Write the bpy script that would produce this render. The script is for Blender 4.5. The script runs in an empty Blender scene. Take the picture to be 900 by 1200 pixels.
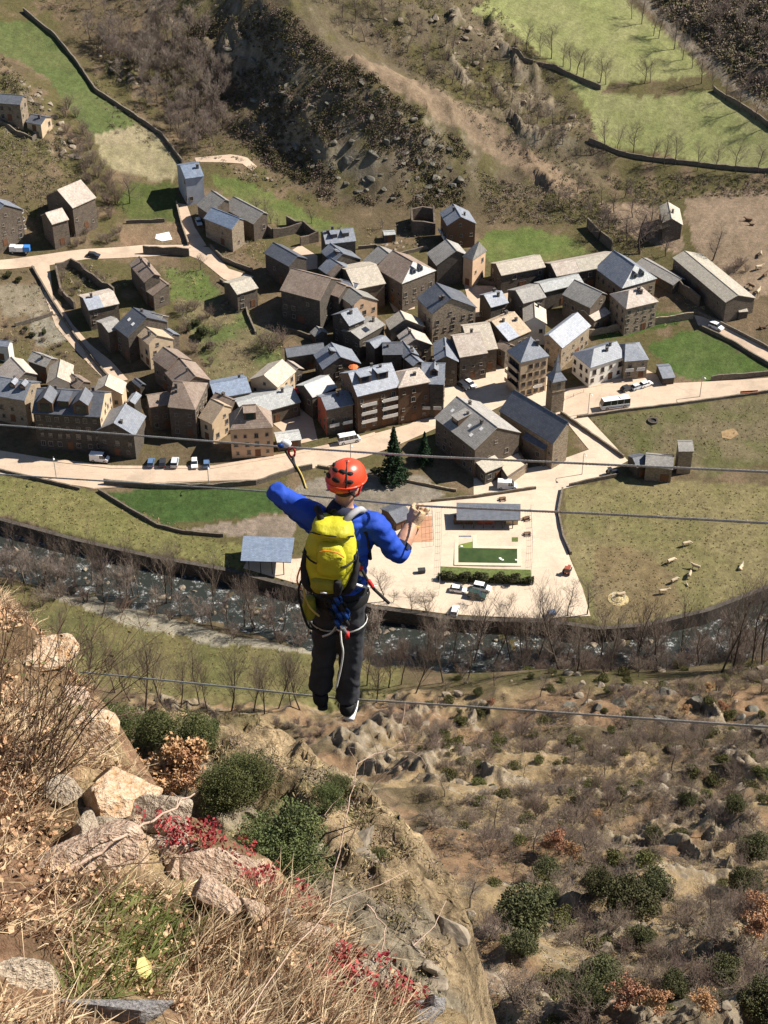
import bpy, bmesh, math, random
import numpy as np
from mathutils import Vector, Matrix, Euler

# ------------------------------------------------------------------ camera, light, exposure
SC = bpy.context.scene
COL = SC.collection
CAMH = 259.0
PITCH = math.radians(37.0)
FPX = 1900.0                       # focal length in pixels of the 900 x 1200 photograph
S_, C_ = math.sin(PITCH), math.cos(PITCH)
cam_d = bpy.data.cameras.new('camera')
cam = bpy.data.objects.new('camera', cam_d); COL.objects.link(cam)
cam.location = (0, 0, CAMH)
cam.rotation_euler = (math.radians(90) - PITCH, 0, 0)
cam_d.sensor_fit = 'VERTICAL'; cam_d.sensor_height = 36.0; cam_d.lens = 36.0 * FPX / 1200.0
cam_d.clip_start = 0.2; cam_d.clip_end = 5000
SC.camera = cam
SUN_EL = math.radians(44.0)
SUN_AZ = math.radians(13.0)        # measured from +X towards +Y: the sun stands right of and behind the village
sdir = Vector((math.cos(SUN_EL) * math.cos(SUN_AZ), math.cos(SUN_EL) * math.sin(SUN_AZ), math.sin(SUN_EL)))
world = bpy.data.worlds.new('World'); SC.world = world; world.use_nodes = True
wn = world.node_tree.nodes; wl = world.node_tree.links
bg = wn['Background']
sky = wn.new('ShaderNodeTexSky'); sky.sky_type = 'NISHITA'; sky.sun_disc = False
sky.sun_elevation = SUN_EL
sky.sun_rotation = math.pi / 2 - SUN_AZ
sky.altitude = 1300; sky.dust_density = 0.6
wl.new(sky.outputs[0], bg.inputs[0]); bg.inputs[1].default_value = 0.055
sun_d = bpy.data.lights.new('sun', 'SUN'); sun = bpy.data.objects.new('sun', sun_d); COL.objects.link(sun)
sun_d.energy = 5.0; sun_d.angle = math.radians(0.53); sun_d.color = (1.0, 0.93, 0.82)
sun.rotation_euler = sdir.to_track_quat('Z', 'Y').to_euler()
sun.location = (200, 100, 600)
SC.view_settings.view_transform = 'Standard'; SC.view_settings.look = 'None'
SC.view_settings.gamma = 1.0; SC.view_settings.use_curve_mapping = False
SC.view_settings.exposure = 0.86
SC.render.engine = 'CYCLES'
SC.cycles.max_bounces = 5; SC.cycles.diffuse_bounces = 2; SC.cycles.glossy_bounces = 2
SC.cycles.transparent_max_bounces = 4
SC.cycles.use_denoising = True

RNG = np.random.default_rng(7)
random.seed(11)

# ------------------------------------------------------------------ helpers
def raydir(px, py):
    u = (px - 450.0) / FPX; v = (py - 600.0) / FPX
    return np.array([u, C_ - v * S_, -(S_ + v * C_)])
CAMP = np.array([0, 0, CAMH])
def PD(px, py, d):                  # point seen at a photo pixel, d metres along the view axis
    return CAMP + raydir(px, py) * d
def PY(px, py, Y):                  # point seen at a photo pixel, Y metres ahead horizontally
    r = raydir(px, py); return CAMP + r * (Y / r[1])
def PZ(px, py, z):                  # point seen at a photo pixel at height z
    r = raydir(px, py); return CAMP + r * ((z - CAMH) / r[2])

def tag(o, label=None, cat=None, group=None, kind=None):
    if label: o['label'] = label
    if cat: o['category'] = cat
    if group: o['group'] = group
    if kind: o['kind'] = kind
    return o

def link(name, me, mats=None, parent=None, loc=None, rz=None):
    o = bpy.data.objects.new(name, me); COL.objects.link(o)
    if mats is not None and me is not None:
        if not isinstance(mats, (list, tuple)): mats = [mats]
        for m in mats: me.materials.append(m)
    if parent: o.parent = parent
    if loc is not None: o.location = loc
    if rz is not None: o.rotation_euler = (0, 0, rz)
    return o

def empty(name, loc, rz=0.0):
    o = bpy.data.objects.new(name, None); COL.objects.link(o)
    o.empty_display_size = 0.5
    o.location = loc; o.rotation_euler = (0, 0, rz); return o

def children(o): return list(o.children)
def copy_tree(o, parent=None):
    c = o.copy(); COL.objects.link(c)
    if parent is not None: c.parent = parent
    for ch in children(o): copy_tree(ch, c)
    return c

def np_mesh(name, V, F, smooth=False, mi=None):
    """V (n,3), F (m,k) all faces with k corners."""
    V = np.asarray(V, dtype=np.float32); F = np.asarray(F, dtype=np.int32)
    me = bpy.data.meshes.new(name)
    k = F.shape[1]
    me.vertices.add(len(V)); me.vertices.foreach_set('co', V.ravel())
    me.loops.add(F.size); me.loops.foreach_set('vertex_index', F.ravel())
    me.polygons.add(len(F))
    me.polygons.foreach_set('loop_start', np.arange(0, F.size, k, dtype=np.int32))
    try: me.polygons.foreach_set('loop_total', np.full(len(F), k, dtype=np.int32))
    except Exception: pass
    if smooth: me.polygons.foreach_set('use_smooth', np.ones(len(F), dtype=bool))
    if mi is not None: me.polygons.foreach_set('material_index', np.asarray(mi, dtype=np.int32))
    me.update(calc_edges=True); me.validate()
    return me

class MB:
    """collects simple shapes into ONE mesh"""
    def __init__(s): s.v = []; s.f = []; s.m = []
    def add(s, vs, fs, m=0):
        n = len(s.v); s.v += [tuple(map(float, p)) for p in vs]
        s.f += [tuple(i + n for i in f) for f in fs]; s.m += [m] * len(fs)
    def box(s, x0, x1, y0, y1, z0, z1, m=0, taper=0.0):
        t = taper
        s.add([(x0, y0, z0), (x1, y0, z0), (x1, y1, z0), (x0, y1, z0),
               (x0 + t, y0 + t, z1), (x1 - t, y0 + t, z1), (x1 - t, y1 - t, z1), (x0 + t, y1 - t, z1)],
              [(3, 2, 1, 0), (4, 5, 6, 7), (0, 1, 5, 4), (1, 2, 6, 5), (2, 3, 7, 6), (3, 0, 4, 7)], m)
    def prism(s, pts, z0, z1, m=0):                     # pts counter-clockwise
        n = len(pts)
        s.add([(x, y, z0) for x, y in pts] + [(x, y, z1) for x, y in pts],
              [tuple(range(n - 1, -1, -1)), tuple(range(n, 2 * n))] +
              [(i, (i + 1) % n, n + (i + 1) % n, n + i) for i in range(n)], m)
    def tube(s, pts, rad, n=8, m=0, cap=True):
        pts = [Vector(p) for p in pts]
        rads = rad if isinstance(rad, (list, tuple)) else [rad] * len(pts)
        rings = []; up = None
        for i, p in enumerate(pts):
            d = (pts[min(i + 1, len(pts) - 1)] - pts[max(i - 1, 0)]).normalized()
            if up is None:
                up = Vector((0, 0, 1)) if abs(d.z) < 0.9 else Vector((1, 0, 0))
            a = d.cross(up).normalized(); b = a.cross(d).normalized(); up = b
            rings.append([p + (a * math.cos(2 * math.pi * k / n) + b * math.sin(2 * math.pi * k / n)) * rads[i] for k in range(n)])
        vs = [q for r in rings for q in r]; fs = []
        for i in range(len(pts) - 1):
            for k in range(n):
                fs.append((i * n + k, (i + 1) * n + k, (i + 1) * n + (k + 1) % n, i * n + (k + 1) % n))
        if cap:
            fs.append(tuple(range(n))); fs.append(tuple(reversed(range((len(pts) - 1) * n, len(pts) * n))))
        s.add(vs, fs, m)
    def lathe(s, prof, n=16, c=(0, 0), m=0, caps=True):    # prof: list of (r, z)
        vs = [(c[0] + r * math.cos(2 * math.pi * k / n), c[1] + r * math.sin(2 * math.pi * k / n), z) for r, z in prof for k in range(n)]
        fs = [(i * n + k, i * n + (k + 1) % n, (i + 1) * n + (k + 1) % n, (i + 1) * n + k) for i in range(len(prof) - 1) for k in range(n)]
        if caps: fs += [tuple(reversed(range(n))), tuple(range((len(prof) - 1) * n, len(prof) * n))]
        s.add(vs, fs, m)
    def slab(s, vs, fs, t, m=0):
        """open surface given a thickness t downwards"""
        n = len(vs); top = [tuple(v) for v in vs]; bot = [(v[0], v[1], v[2] - t) for v in vs]
        edges = {}
        for f in fs:
            for i in range(len(f)):
                e = (f[i], f[(i + 1) % len(f)])
                if (e[1], e[0]) in edges: del edges[(e[1], e[0])]
                else: edges[e] = 1
        F = [tuple(f) for f in fs] + [tuple(i + n for i in reversed(f)) for f in fs]
        F += [(b, a, a + n, b + n) for a, b in edges]
        s.add(top + bot, F, m)
    def mesh(s, name, smooth=False):
        me = bpy.data.meshes.new(name); me.from_pydata(s.v, [], s.f)
        if any(s.m): me.polygons.foreach_set('material_index', s.m)
        if smooth: me.polygons.foreach_set('use_smooth', [True] * len(me.polygons))
        me.update(); return me
    def build(s, name, mats, parent=None, smooth=False, loc=None, rz=None):
        return link(name, s.mesh(name, smooth), mats, parent, loc, rz)

# value noise -------------------------------------------------------
def _hash(ix, iy, seed):
    h = (ix.astype(np.int64) * 374761393 + iy.astype(np.int64) * 668265263 + seed * 974711) & 0x7fffffff
    h = ((h ^ (h >> 13)) * 1274126177) & 0x7fffffff
    return ((h ^ (h >> 16)) & 0xffff) / 65535.0
def vnoise(x, y, seed=0):
    x = np.asarray(x, float); y = np.asarray(y, float)
    ix = np.floor(x); iy = np.floor(y); fx = x - ix; fy = y - iy
    fx = fx * fx * (3 - 2 * fx); fy = fy * fy * (3 - 2 * fy)
    ix = ix.astype(np.int64); iy = iy.astype(np.int64)
    a = _hash(ix, iy, seed); b = _hash(ix + 1, iy, seed); c = _hash(ix, iy + 1, seed); d = _hash(ix + 1, iy + 1, seed)
    return (a + (b - a) * fx) * (1 - fy) + (c + (d - c) * fx) * fy
def fbm(x, y, oct=4, seed=0):
    r = 0; a = 0.5; t = 0
    for k in range(oct):
        r = r + a * vnoise(x * 2 ** k + 17.3 * k, y * 2 ** k - 9.1 * k, seed + k); t += a; a *= 0.5
    return r / t
def ridged(x, y, oct=4, seed=0):
    r = 0; a = 0.5; t = 0
    for k in range(oct):
        n = 1 - np.abs(2 * vnoise(x * 2 ** k + 5.3 * k, y * 2 ** k + 3.7 * k, seed + k) - 1); r = r + a * n * n; t += a; a *= 0.5
    return r / t
def sstep(a, b, x):
    t = np.clip((x - a) / (b - a), 0, 1); return t * t * (3 - 2 * t)

def inpoly(X, Y, poly):
    X = np.asarray(X, float); Y = np.asarray(Y, float)
    P = np.asarray(poly, float); r = np.zeros(X.shape, bool)
    x0, y0 = P.min(0)[:2]; x1, y1 = P.max(0)[:2]
    box = (X >= x0) & (X <= x1) & (Y >= y0) & (Y <= y1)
    if not box.any(): return r
    xs = X[box]; ys = Y[box]; q = np.zeros(xs.shape, bool)
    for i in range(len(P)):
        ax, ay = P[i][:2]; bx, by = P[(i + 1) % len(P)][:2]
        if ay == by: continue
        c = ((ay > ys) != (by > ys)) & (xs < (bx - ax) * (ys - ay) / (by - ay) + ax)
        q ^= c
    r[box] = q; return r
def dpoly(X, Y, line):
    """distance to a polyline and the sign of the side (negative = right of travel)"""
    best = np.full(X.shape, 1e9); sign = np.ones(X.shape)
    for i in range(len(line) - 1):
        ax, ay = line[i][:2]; bx, by = line[i + 1][:2]
        dx, dy = bx - ax, by - ay; L = dx * dx + dy * dy + 1e-9
        t = np.clip(((X - ax) * dx + (Y - ay) * dy) / L, 0, 1)
        d = np.hypot(X - ax - t * dx, Y - ay - t * dy)
        s = np.sign(dx * (Y - ay) - dy * (X - ax))
        m = d < best; best = np.where(m, d, best); sign = np.where(m, s, sign)
    return best, sign

# ------------------------------------------------------------------ terrain heights
CTRL = [
 # valley floor, pool, pasture
 (450,700,0),(600,650,0),(680,720,0),(600,590,.5),(700,600,0),(850,600,.5),(880,680,0),(800,712,0),(520,640,0),(640,700,0),(960,640,0),
 (0,580,0),(150,610,0),(300,640,0),(200,590,.5),(330,590,.5),(80,600,0),(240,640,0),(420,620,0),(-60,590,0),
 # main road
 (0,540,2),(100,555,2),(250,555,2),(400,530,2),(500,500,2.5),(560,455,4),(600,550,1),(700,540,1.5),(700,470,4),(800,460,4),(900,450,4.5),(800,510,3),(900,520,2.5),(640,500,3),
 # village
 (50,480,5),(100,430,7),(180,470,5),(130,420,8),(70,380,11),(30,320,16),(0,300,18),(100,300,17),(230,290,16),(290,330,13),(240,420,8),(300,440,6),(350,470,4),(330,400,9),(400,400,8),
 (430,330,12),(450,440,5),(480,350,10),(560,370,8),(540,420,6),(520,300,14),(600,300,13),(680,300,12),(650,350,9),(700,390,7),(760,390,7),(830,410,6),(900,430,5.5),(740,350,8),
 (800,370,9),(850,390,8),(900,350,12),(870,300,15),(800,265,16),(900,230,20),(760,290,12),(0,430,9),(0,370,13),
 # slopes behind, left
 (60,270,20),(30,220,28),(100,250,20),(150,280,17),(200,230,19),(250,240,20),(300,250,18),(350,250,17),(420,260,16),(470,270,15),(500,255,16),(300,205,22),(250,190,24),(160,180,26),
 (120,160,30),(60,165,32),(20,140,36),(0,110,41),(50,110,38),(90,90,37),(40,50,41),(0,30,45),(100,40,42),(60,20,45),(150,100,34),(200,140,29),(180,60,39),(240,120,31),
 # central spur
 (270,150,28),(330,195,22),(390,235,17),(450,245,16),(520,245,16),(545,238,16),(330,20,58),(365,48,53),(400,75,50),(435,98,46),(470,120,42),(520,150,34),(555,185,26),(565,215,20),
 (240,40,46),(280,90,38),(210,20,46),(290,0,58),(250,0,52),
 # dirt strip and second spur
 (430,60,47),(480,90,41),(560,140,32),(640,190,24),(690,220,18),(600,200,20),(620,235,16),(720,240,16),(480,20,54),(520,30,50),(580,60,42),(640,100,34),(690,150,26),(705,200,19),(400,10,57),
 # meadows top right and the dark slope
 (720,40,42),(640,70,40),(700,105,33),(800,140,28),(880,170,25),(800,190,22),(700,165,25),(800,60,38),(760,10,44),(850,110,32),(900,145,30),(590,15,46),(840,60,38.5),(860,60,40),(900,60,42),(900,0,50),(830,0,46.5),(960,100,36),(1000,20,49),
 # beyond the frame
 (0,-100,62),(200,-100,62),(450,-100,66),(700,-100,58),(900,-100,62),(-200,600,2),(1100,600,4),(-200,300,28),(1100,300,15),(-200,50,58),(1150,50,48),(0,-160,75),(450,-160,75),(900,-160,75),
 # near bank and the near mountainside
 (0,700,1),(100,720,0),(250,770,0),(400,790,0),(500,770,0),(300,822,1),(450,820,2),(150,812,3),(0,765,4),(600,775,0),(750,775,1),(900,772,3),
 (520,800,3),(600,797,9),(700,791,13),(800,790,12),(900,788,13),(600,850,21),(750,850,24),(900,850,26),(450,860,20),(300,860,16),(600,900,40),(800,900,42),(900,950,60),(600,1000,75),(750,1000,76),
 (900,1050,92),(600,1100,104),(800,1100,105),(600,1200,130),(900,1200,133),(450,1000,74),(300,1000,72),(100,900,34),(100,1000,72),(300,1200,130),(0,1200,130),(-200,900,45),(1100,900,50),(1100,1200,140),(-200,1200,140),
 (450,1350,160),(900,1350,165),(0,1350,160)]
cp = np.array([PZ(a, b, c) for a, b, c in CTRL])
def _phi(r2): return -np.sqrt(r2 + 64.0)
def rbf_fit(P, lam=3.0):
    n = len(P); d2 = ((P[:, None, :2] - P[None, :, :2]) ** 2).sum(-1)
    A = np.zeros((n + 3, n + 3)); A[:n, :n] = _phi(d2) + lam * np.eye(n)
    A[:n, n] = 1; A[:n, n + 1:] = P[:, :2]; A[n, :n] = 1; A[n + 1:, :n] = P[:, :2].T
    return np.linalg.solve(A, np.concatenate([P[:, 2], [0, 0, 0]]))
def rbf_eval(P, w, X, Y):
    sh = X.shape; X = X.ravel(); Y = Y.ravel(); out = np.empty(X.shape); n = len(P)
    for i in range(0, len(X), 20000):
        x = X[i:i + 20000]; y = Y[i:i + 20000]
        d2 = (x[:, None] - P[None, :, 0]) ** 2 + (y[:, None] - P[None, :, 1]) ** 2
        out[i:i + 20000] = _phi(d2) @ w[:n] + w[n] + w[n + 1] * x + w[n + 2] * y
    return out.reshape(sh)
_w = rbf_fit(cp)
GX0, GX1, GY0, GY1, GS = -460.0, 460.0, 40.0, 1100.0, 2.0
_gx = np.arange(GX0, GX1 + 1, GS); _gy = np.arange(GY0, GY1 + 1, GS)
_GXX, _GYY = np.meshgrid(_gx, _gy)
BASE = rbf_eval(cp, _w, _GXX, _GYY)
BASE = np.clip(BASE, -2, 200)
def bilin(G, X, Y):
    fx = np.clip((np.asarray(X, float) - GX0) / GS, 0, len(_gx) - 1.001); fy = np.clip((np.asarray(Y, float) - GY0) / GS, 0, len(_gy) - 1.001)
    ix = fx.astype(int); iy = fy.astype(int); fx = fx - ix; fy = fy - iy
    return (G[iy, ix] * (1 - fx) + G[iy, ix + 1] * fx) * (1 - fy) + (G[iy + 1, ix] * (1 - fx) + G[iy + 1, ix + 1] * fx) * fy
def wpoly(px, dz=0.0):
    """photo polygon -> ground polygon"""
    return [G(a, b)[:2] for a, b in px]
def project(X, Y, Z):
    r = np.stack([np.asarray(X, float), np.asarray(Y, float), np.asarray(Z, float) - CAMH], -1)
    d = r[..., 1] * C_ - r[..., 2] * S_
    return 450 + FPX * r[..., 0] / d, 600 - FPX * (r[..., 1] * S_ + r[..., 2] * C_) / d
# river wall (top edge) from left to right
RIVW_PX = [(-120,575),(-30,600),(0,608),(90,632),(180,652),(270,668),(360,690),(440,712),(520,722),(640,728),(700,737),(760,732),(830,716),(900,690),(960,672),(1080,650)]
RIVW = [PZ(a, b, 0.3)[:2] for a, b in RIVW_PX]
# masks of roughness over the base grid: spur, second spur, dark slope, near mountainside
def _mask(px, soft=10):
    poly = [PZ(a, b, bilin(BASE, *PZ(a, b, 20)[:2]))[:2] for a, b in px]
    m = inpoly(_GXX, _GYY, poly).astype(float)
    return m
def ray_ground(px, py, H):
    r = raydir(px, py); t0 = (CAMH - 200) / -r[2]; t1 = (CAMH + 5) / -r[2]
    if r[2] > -0.02: t1 = 2500
    ts = np.linspace(t0 * 0.5, t1, 3000); P = CAMP + ts[:, None] * r
    h = H(P[:, 0], P[:, 1]); below = np.nonzero(P[:, 2] < h)[0]
    if len(below) == 0: return P[-1]
    i = below[0]
    if i == 0: return P[0]
    a, b = ts[i - 1], ts[i]
    for _ in range(12):
        m = 0.5 * (a + b); p = CAMP + m * r
        if p[2] < H(p[0:1], p[1:2])[0]: b = m
        else: a = m
    return CAMP + b * r
_b0 = lambda x, y: bilin(BASE, x, y)
def GB(px, py): return ray_ground(px, py, _b0)
M_SPUR = inpoly(_GXX, _GYY, [GB(*p)[:2] for p in [(150,2),(330,-40),(520,-40),(610,40),(690,140),(715,205),(640,240),(545,242),(500,240),(430,242),(380,230),(310,190),(255,140),(225,90)]]).astype(float)
M_DARK = inpoly(_GXX, _GYY, [GB(*p)[:2] for p in [(745,-60),(745,0),(800,40),(850,85),(930,140),(1050,160),(1150,20),(900,-100)]]).astype(float)
M_LEFT = inpoly(_GXX, _GYY, [GB(*p)[:2] for p in [(-100,70),(0,75),(40,100),(60,140),(90,180),(110,215),(90,200),(40,175),(-40,160)]]).astype(float)
M_LEFT2 = inpoly(_GXX, _GYY, [GB(*p)[:2] for p in [(95,40),(130,40),(180,90),(170,120),(130,105)]]).astype(float)
def blur(M, n):
    for _ in range(n):
        M = (M + np.roll(M, 1, 0) + np.roll(M, -1, 0) + np.roll(M, 1, 1) + np.roll(M, -1, 1)) / 5
    return M
M_SPUR = blur(M_SPUR, 8); M_DARK = blur(M_DARK, 8); M_LEFT = blur(M_LEFT, 4); M_LEFT2 = blur(M_LEFT2, 4)
_pX, _pY = project(_GXX, _GYY, BASE)
M_NEAR = blur(((_pY > 806) & (_GYY < 290)).astype(float), 5) * sstep(284, 262, _GYY)
M_BACK = sstep(640, 700, _GYY)
# river channel
_dw, _sw = dpoly(_GXX, _GYY, RIVW)
RIVM = np.where(_sw < 0, 1.0, 0.0)

def crag(X, Y):
    return sstep(.46, .80, ridged(X / 9 + Y / 22, Y / 10 - X / 30, 4, 88)) * sstep(.44, .60, fbm(X / 17, Y / 17, 3, 89)) * (.62 + .55 * ridged(X / 2.6 + Y / 6, Y / 2.2 - X / 7, 3, 90))
def terrain(X, Y):
    X = np.asarray(X, float); Y = np.asarray(Y, float)
    z = bilin(BASE, X, Y)
    ms = bilin(M_SPUR, X, Y); md = bilin(M_DARK, X, Y); ml = bilin(M_LEFT, X, Y) + bilin(M_LEFT2, X, Y); mn = bilin(M_NEAR, X, Y); mb = bilin(M_BACK, X, Y)
    rg = ridged(X / 26 + Y / 60, Y / 30, 5, 3)
    z = z + (ms * 0.8 + md * 0.8) * (rg - 0.4) * 8 + ml * (ridged(X / 12, Y / 12, 4, 9) - 0.35) * 5
    z = z + mn * ((ridged(X / 30 - Y / 55, Y / 26 + X / 90, 5, 21) - 0.42) * 9.0 + (fbm(X / 9, Y / 9, 3, 5) - 0.5) * 2.5 + crag(X, Y) * 2.6)
    z = z + ms * crag(X * .8 + 300, Y * .8) * 3.0
    z = z + mb * (fbm(X / 80, Y / 80, 4, 31) - 0.5) * 30
    z = z + (1 - np.clip(ms + md + mn + mb, 0, 1)) * (fbm(X / 14, Y / 14, 2, 77) - 0.5) * 0.35
    d, s = dpoly(X, Y, RIVW)
    ds = np.where(s < 0, d, -d)          # metres towards the river, from the wall line
    d = np.maximum(ds, 0)
    chan = (ds > -1.1) & (ds < 24)
    bed = -4.2 + (fbm(X / 3.5, Y / 3.5, 3, 41) - 0.5) * 1.6
    k = sstep(14, 23, d)
    z = np.where(chan, bed * (1 - k) + z * k, z)
    return z
def G(px, py): return ray_ground(px, py, terrain)
def T(x, y): return float(terrain(np.array([x]), np.array([y]))[0])
# ------------------------------------------------------------------ materials
def _nt(name):
    m = bpy.data.materials.new(name); m.use_nodes = True
    nt = m.node_tree; b = nt.nodes['Principled BSDF']
    return m, nt, b
def nd(nt, typ, **kw):
    n = nt.nodes.new(typ)
    for k, v in kw.items(): setattr(n, k, v)
    return n
def _in(nt, sock, v):
    if hasattr(v, 'type') and hasattr(v, 'is_output'): nt.links.new(v, sock)
    else: sock.default_value = v
def mixc(nt, f, a, b, mode='MIX'):
    n = nd(nt, 'ShaderNodeMix', data_type='RGBA', blend_type=mode)
    _in(nt, n.inputs[0], f); _in(nt, n.inputs[6], a); _in(nt, n.inputs[7], b); return n.outputs[2]
def mth(nt, op, a, b=0.0, c=None):
    n = nd(nt, 'ShaderNodeMath', operation=op); _in(nt, n.inputs[0], a); _in(nt, n.inputs[1], b)
    if c is not None: _in(nt, n.inputs[2], c)
    return n.outputs[0]
def ramp(nt, f, stops):
    n = nd(nt, 'ShaderNodeValToRGB'); e = n.color_ramp.elements
    while len(e) < len(stops): e.new(0.5)
    for i, (p, c) in enumerate(stops):
        e[i].position = p; e[i].color = (c, c, c, 1) if not isinstance(c, (tuple, list)) else (*c[:3], 1)
    _in(nt, n.inputs[0], f); return n.outputs[0]
def rgba(c): return (c[0], c[1], c[2], 1.0)
def coords(nt, scale=(1, 1, 1), kind='Object'):
    tc = nd(nt, 'ShaderNodeTexCoord'); mp = nd(nt, 'ShaderNodeMapping'); mp.inputs['Scale'].default_value = scale
    nt.links.new(tc.outputs[kind], mp.inputs[0]); return mp.outputs[0]
def noise(nt, vec, scale, detail=4.0, rough=0.6):
    n = nd(nt, 'ShaderNodeTexNoise'); nt.links.new(vec, n.inputs['Vector'])
    n.inputs['Scale'].default_value = scale; n.inputs['Detail'].default_value = detail; n.inputs['Roughness'].default_value = rough
    return n.outputs[0]
def bump(nt, b, h, strength=0.5, dist=0.05):
    n = nd(nt, 'ShaderNodeBump'); n.inputs['Strength'].default_value = strength; n.inputs['Distance'].default_value = dist
    nt.links.new(h, n.inputs['Height']); nt.links.new(n.outputs[0], b.inputs['Normal'])
def plain(name, c, rough=0.7, var=0.25, scale=3.0, bmp=0.0, spec=0.3, metal=0.0, c2=None, stretch=(1, 1, 1), rnd=0.0):
    m, nt, b = _nt(name); v = coords(nt, stretch)
    n = noise(nt, v, scale)
    col = mixc(nt, ramp(nt, n, [(0.3, 0.0), (0.7, 1.0)]), rgba([x * (1 - var) for x in c]), rgba(c2 if c2 else [min(1, x * (1 + var)) for x in c]))
    if rnd:
        oi = nd(nt, 'ShaderNodeObjectInfo')
        hs = nd(nt, 'ShaderNodeHueSaturation'); nt.links.new(col, hs.inputs['Color'])
        nt.links.new(mth(nt, 'MULTIPLY_ADD', oi.outputs['Random'], 2 * rnd, 1 - rnd), hs.inputs['Value']); col = hs.outputs[0]
    nt.links.new(col, b.inputs['Base Color'])
    b.inputs['Roughness'].default_value = rough; b.inputs['Metallic'].default_value = metal; b.inputs['Specular IOR Level'].default_value = spec
    if bmp: bump(nt, b, n, bmp, 0.05)
    return m
M = {}
def roof_mat(name, c, c2, rough=0.75, spec=0.4, patch=0.5):
    m, nt, b = _nt(name); v = coords(nt)
    br = nd(nt, 'ShaderNodeTexBrick'); nt.links.new(v, br.inputs[0]); br.inputs['Scale'].default_value = 1.0
    br.inputs['Brick Width'].default_value = 0.7; br.inputs['Row Height'].default_value = 0.42; br.inputs['Mortar Size'].default_value = 0.03
    br.inputs['Color1'].default_value = rgba([x * 0.78 for x in c]); br.inputs['Color2'].default_value = rgba([x * 1.18 for x in c]); br.inputs['Mortar'].default_value = rgba([x * 0.5 for x in c])
    big = noise(nt, v, 0.35, 5, 0.65); st = noise(nt, coords(nt, (1.6, 0.25, 1)), 1.2, 3)
    col = mixc(nt, mth(nt, 'MULTIPLY', ramp(nt, big, [(0.42, 0.0), (0.66, 1.0)]), patch), br.outputs[0], rgba(c2))
    col = mixc(nt, mth(nt, 'MULTIPLY', ramp(nt, st, [(0.35, 1.0), (0.6, 0.0)]), 0.35), col, rgba([x * 0.55 for x in c]))
    oi = nd(nt, 'ShaderNodeObjectInfo'); hs = nd(nt, 'ShaderNodeHueSaturation'); nt.links.new(col, hs.inputs['Color'])
    nt.links.new(mth(nt, 'MULTIPLY_ADD', oi.outputs['Random'], 0.3, 0.85), hs.inputs['Value'])
    nt.links.new(hs.outputs[0], b.inputs['Base Color'])
    b.inputs['Roughness'].default_value = rough; b.inputs['Specular IOR Level'].default_value = spec
    bump(nt, b, br.outputs[1], 0.4, 0.04); return m
M['slate'] = roof_mat('slate_roof', (.20, .22, .265), (.26, .275, .29), 0.5, 0.5)
M['slate_dark'] = roof_mat('dark_slate_roof', (.11, .12, .145), (.15, .155, .165), 0.5, 0.5)
M['slate_pale'] = roof_mat('pale_slate_roof', (.32, .35, .41), (.40, .41, .43), 0.5, 0.5)
M['greybrown'] = roof_mat('grey_brown_roof', (.30, .285, .265), (.37, .345, .31))
M['brown'] = roof_mat('brown_roof', (.25, .185, .145), (.33, .275, .225))
M['beige'] = roof_mat('beige_stone_roof', (.48, .42, .34), (.36, .32, .275))
M['pinkish'] = roof_mat('pinkish_slab_roof', (.46, .385, .325), (.54, .49, .43))
M['orange'] = roof_mat('ochre_slab_roof', (.50, .38, .26), (.42, .34, .26))
M['white'] = roof_mat('whitish_roof', (.48, .49, .48), (.38, .39, .385), 0.5)
M['fibre'] = roof_mat('fibre_cement_roof', (.43, .39, .32), (.34, .31, .26))
M['metal'] = roof_mat('blue_metal_roof', (.20, .25, .34), (.25, .29, .36), 0.4, 0.5, 0.3)
def stone_mat(name, c, c2, sc=1.0):
    m, nt, b = _nt(name); tc = nd(nt, 'ShaderNodeTexCoord')
    vo = nd(nt, 'ShaderNodeTexVoronoi'); mp = nd(nt, 'ShaderNodeMapping'); mp.inputs['Scale'].default_value = (1.9 * sc, 1.9 * sc, 3.6 * sc)
    nt.links.new(tc.outputs['Object'], mp.inputs[0]); nt.links.new(mp.outputs[0], vo.inputs['Vector']); vo.inputs['Scale'].default_value = 1.0
    v = coords(nt); big = noise(nt, v, 0.5, 5)
    sep = nd(nt, 'ShaderNodeSeparateColor'); nt.links.new(vo.outputs['Color'], sep.inputs[0])
    col = mixc(nt, sep.outputs[0], rgba([x * 0.65 for x in c]), rgba([x * 1.3 for x in c]))
    col = mixc(nt, mth(nt, 'MULTIPLY', ramp(nt, big, [(0.4, 0.0), (0.65, 1.0)]), 0.55), col, rgba(c2))
    edge = nd(nt, 'ShaderNodeTexVoronoi', feature='DISTANCE_TO_EDGE'); nt.links.new(mp.outputs[0], edge.inputs['Vector']); edge.inputs['Scale'].default_value = 1.0
    ef = ramp(nt, edge.outputs['Distance'], [(0.0, 1.0), (0.09, 0.0)])
    col = mixc(nt, mth(nt, 'MULTIPLY', ef, 0.6), col, rgba([x * 0.45 for x in c]))
    oi = nd(nt, 'ShaderNodeObjectInfo'); hs = nd(nt, 'ShaderNodeHueSaturation'); nt.links.new(col, hs.inputs['Color'])
    nt.links.new(mth(nt, 'MULTIPLY_ADD', oi.outputs['Random'], 0.3, 0.85), hs.inputs['Value'])
    nt.links.new(hs.outputs[0], b.inputs['Base Color']); b.inputs['Roughness'].default_value = 0.9; b.inputs['Specular IOR Level'].default_value = 0.2
    bump(nt, b, edge.outputs['Distance'], 0.6, 0.08); return m
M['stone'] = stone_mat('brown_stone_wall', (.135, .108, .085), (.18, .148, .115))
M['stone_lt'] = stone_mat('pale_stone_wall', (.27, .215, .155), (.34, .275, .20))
M['stone_dk'] = stone_mat('dark_stone_wall', (.085, .072, .06), (.115, .098, .08))
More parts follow.
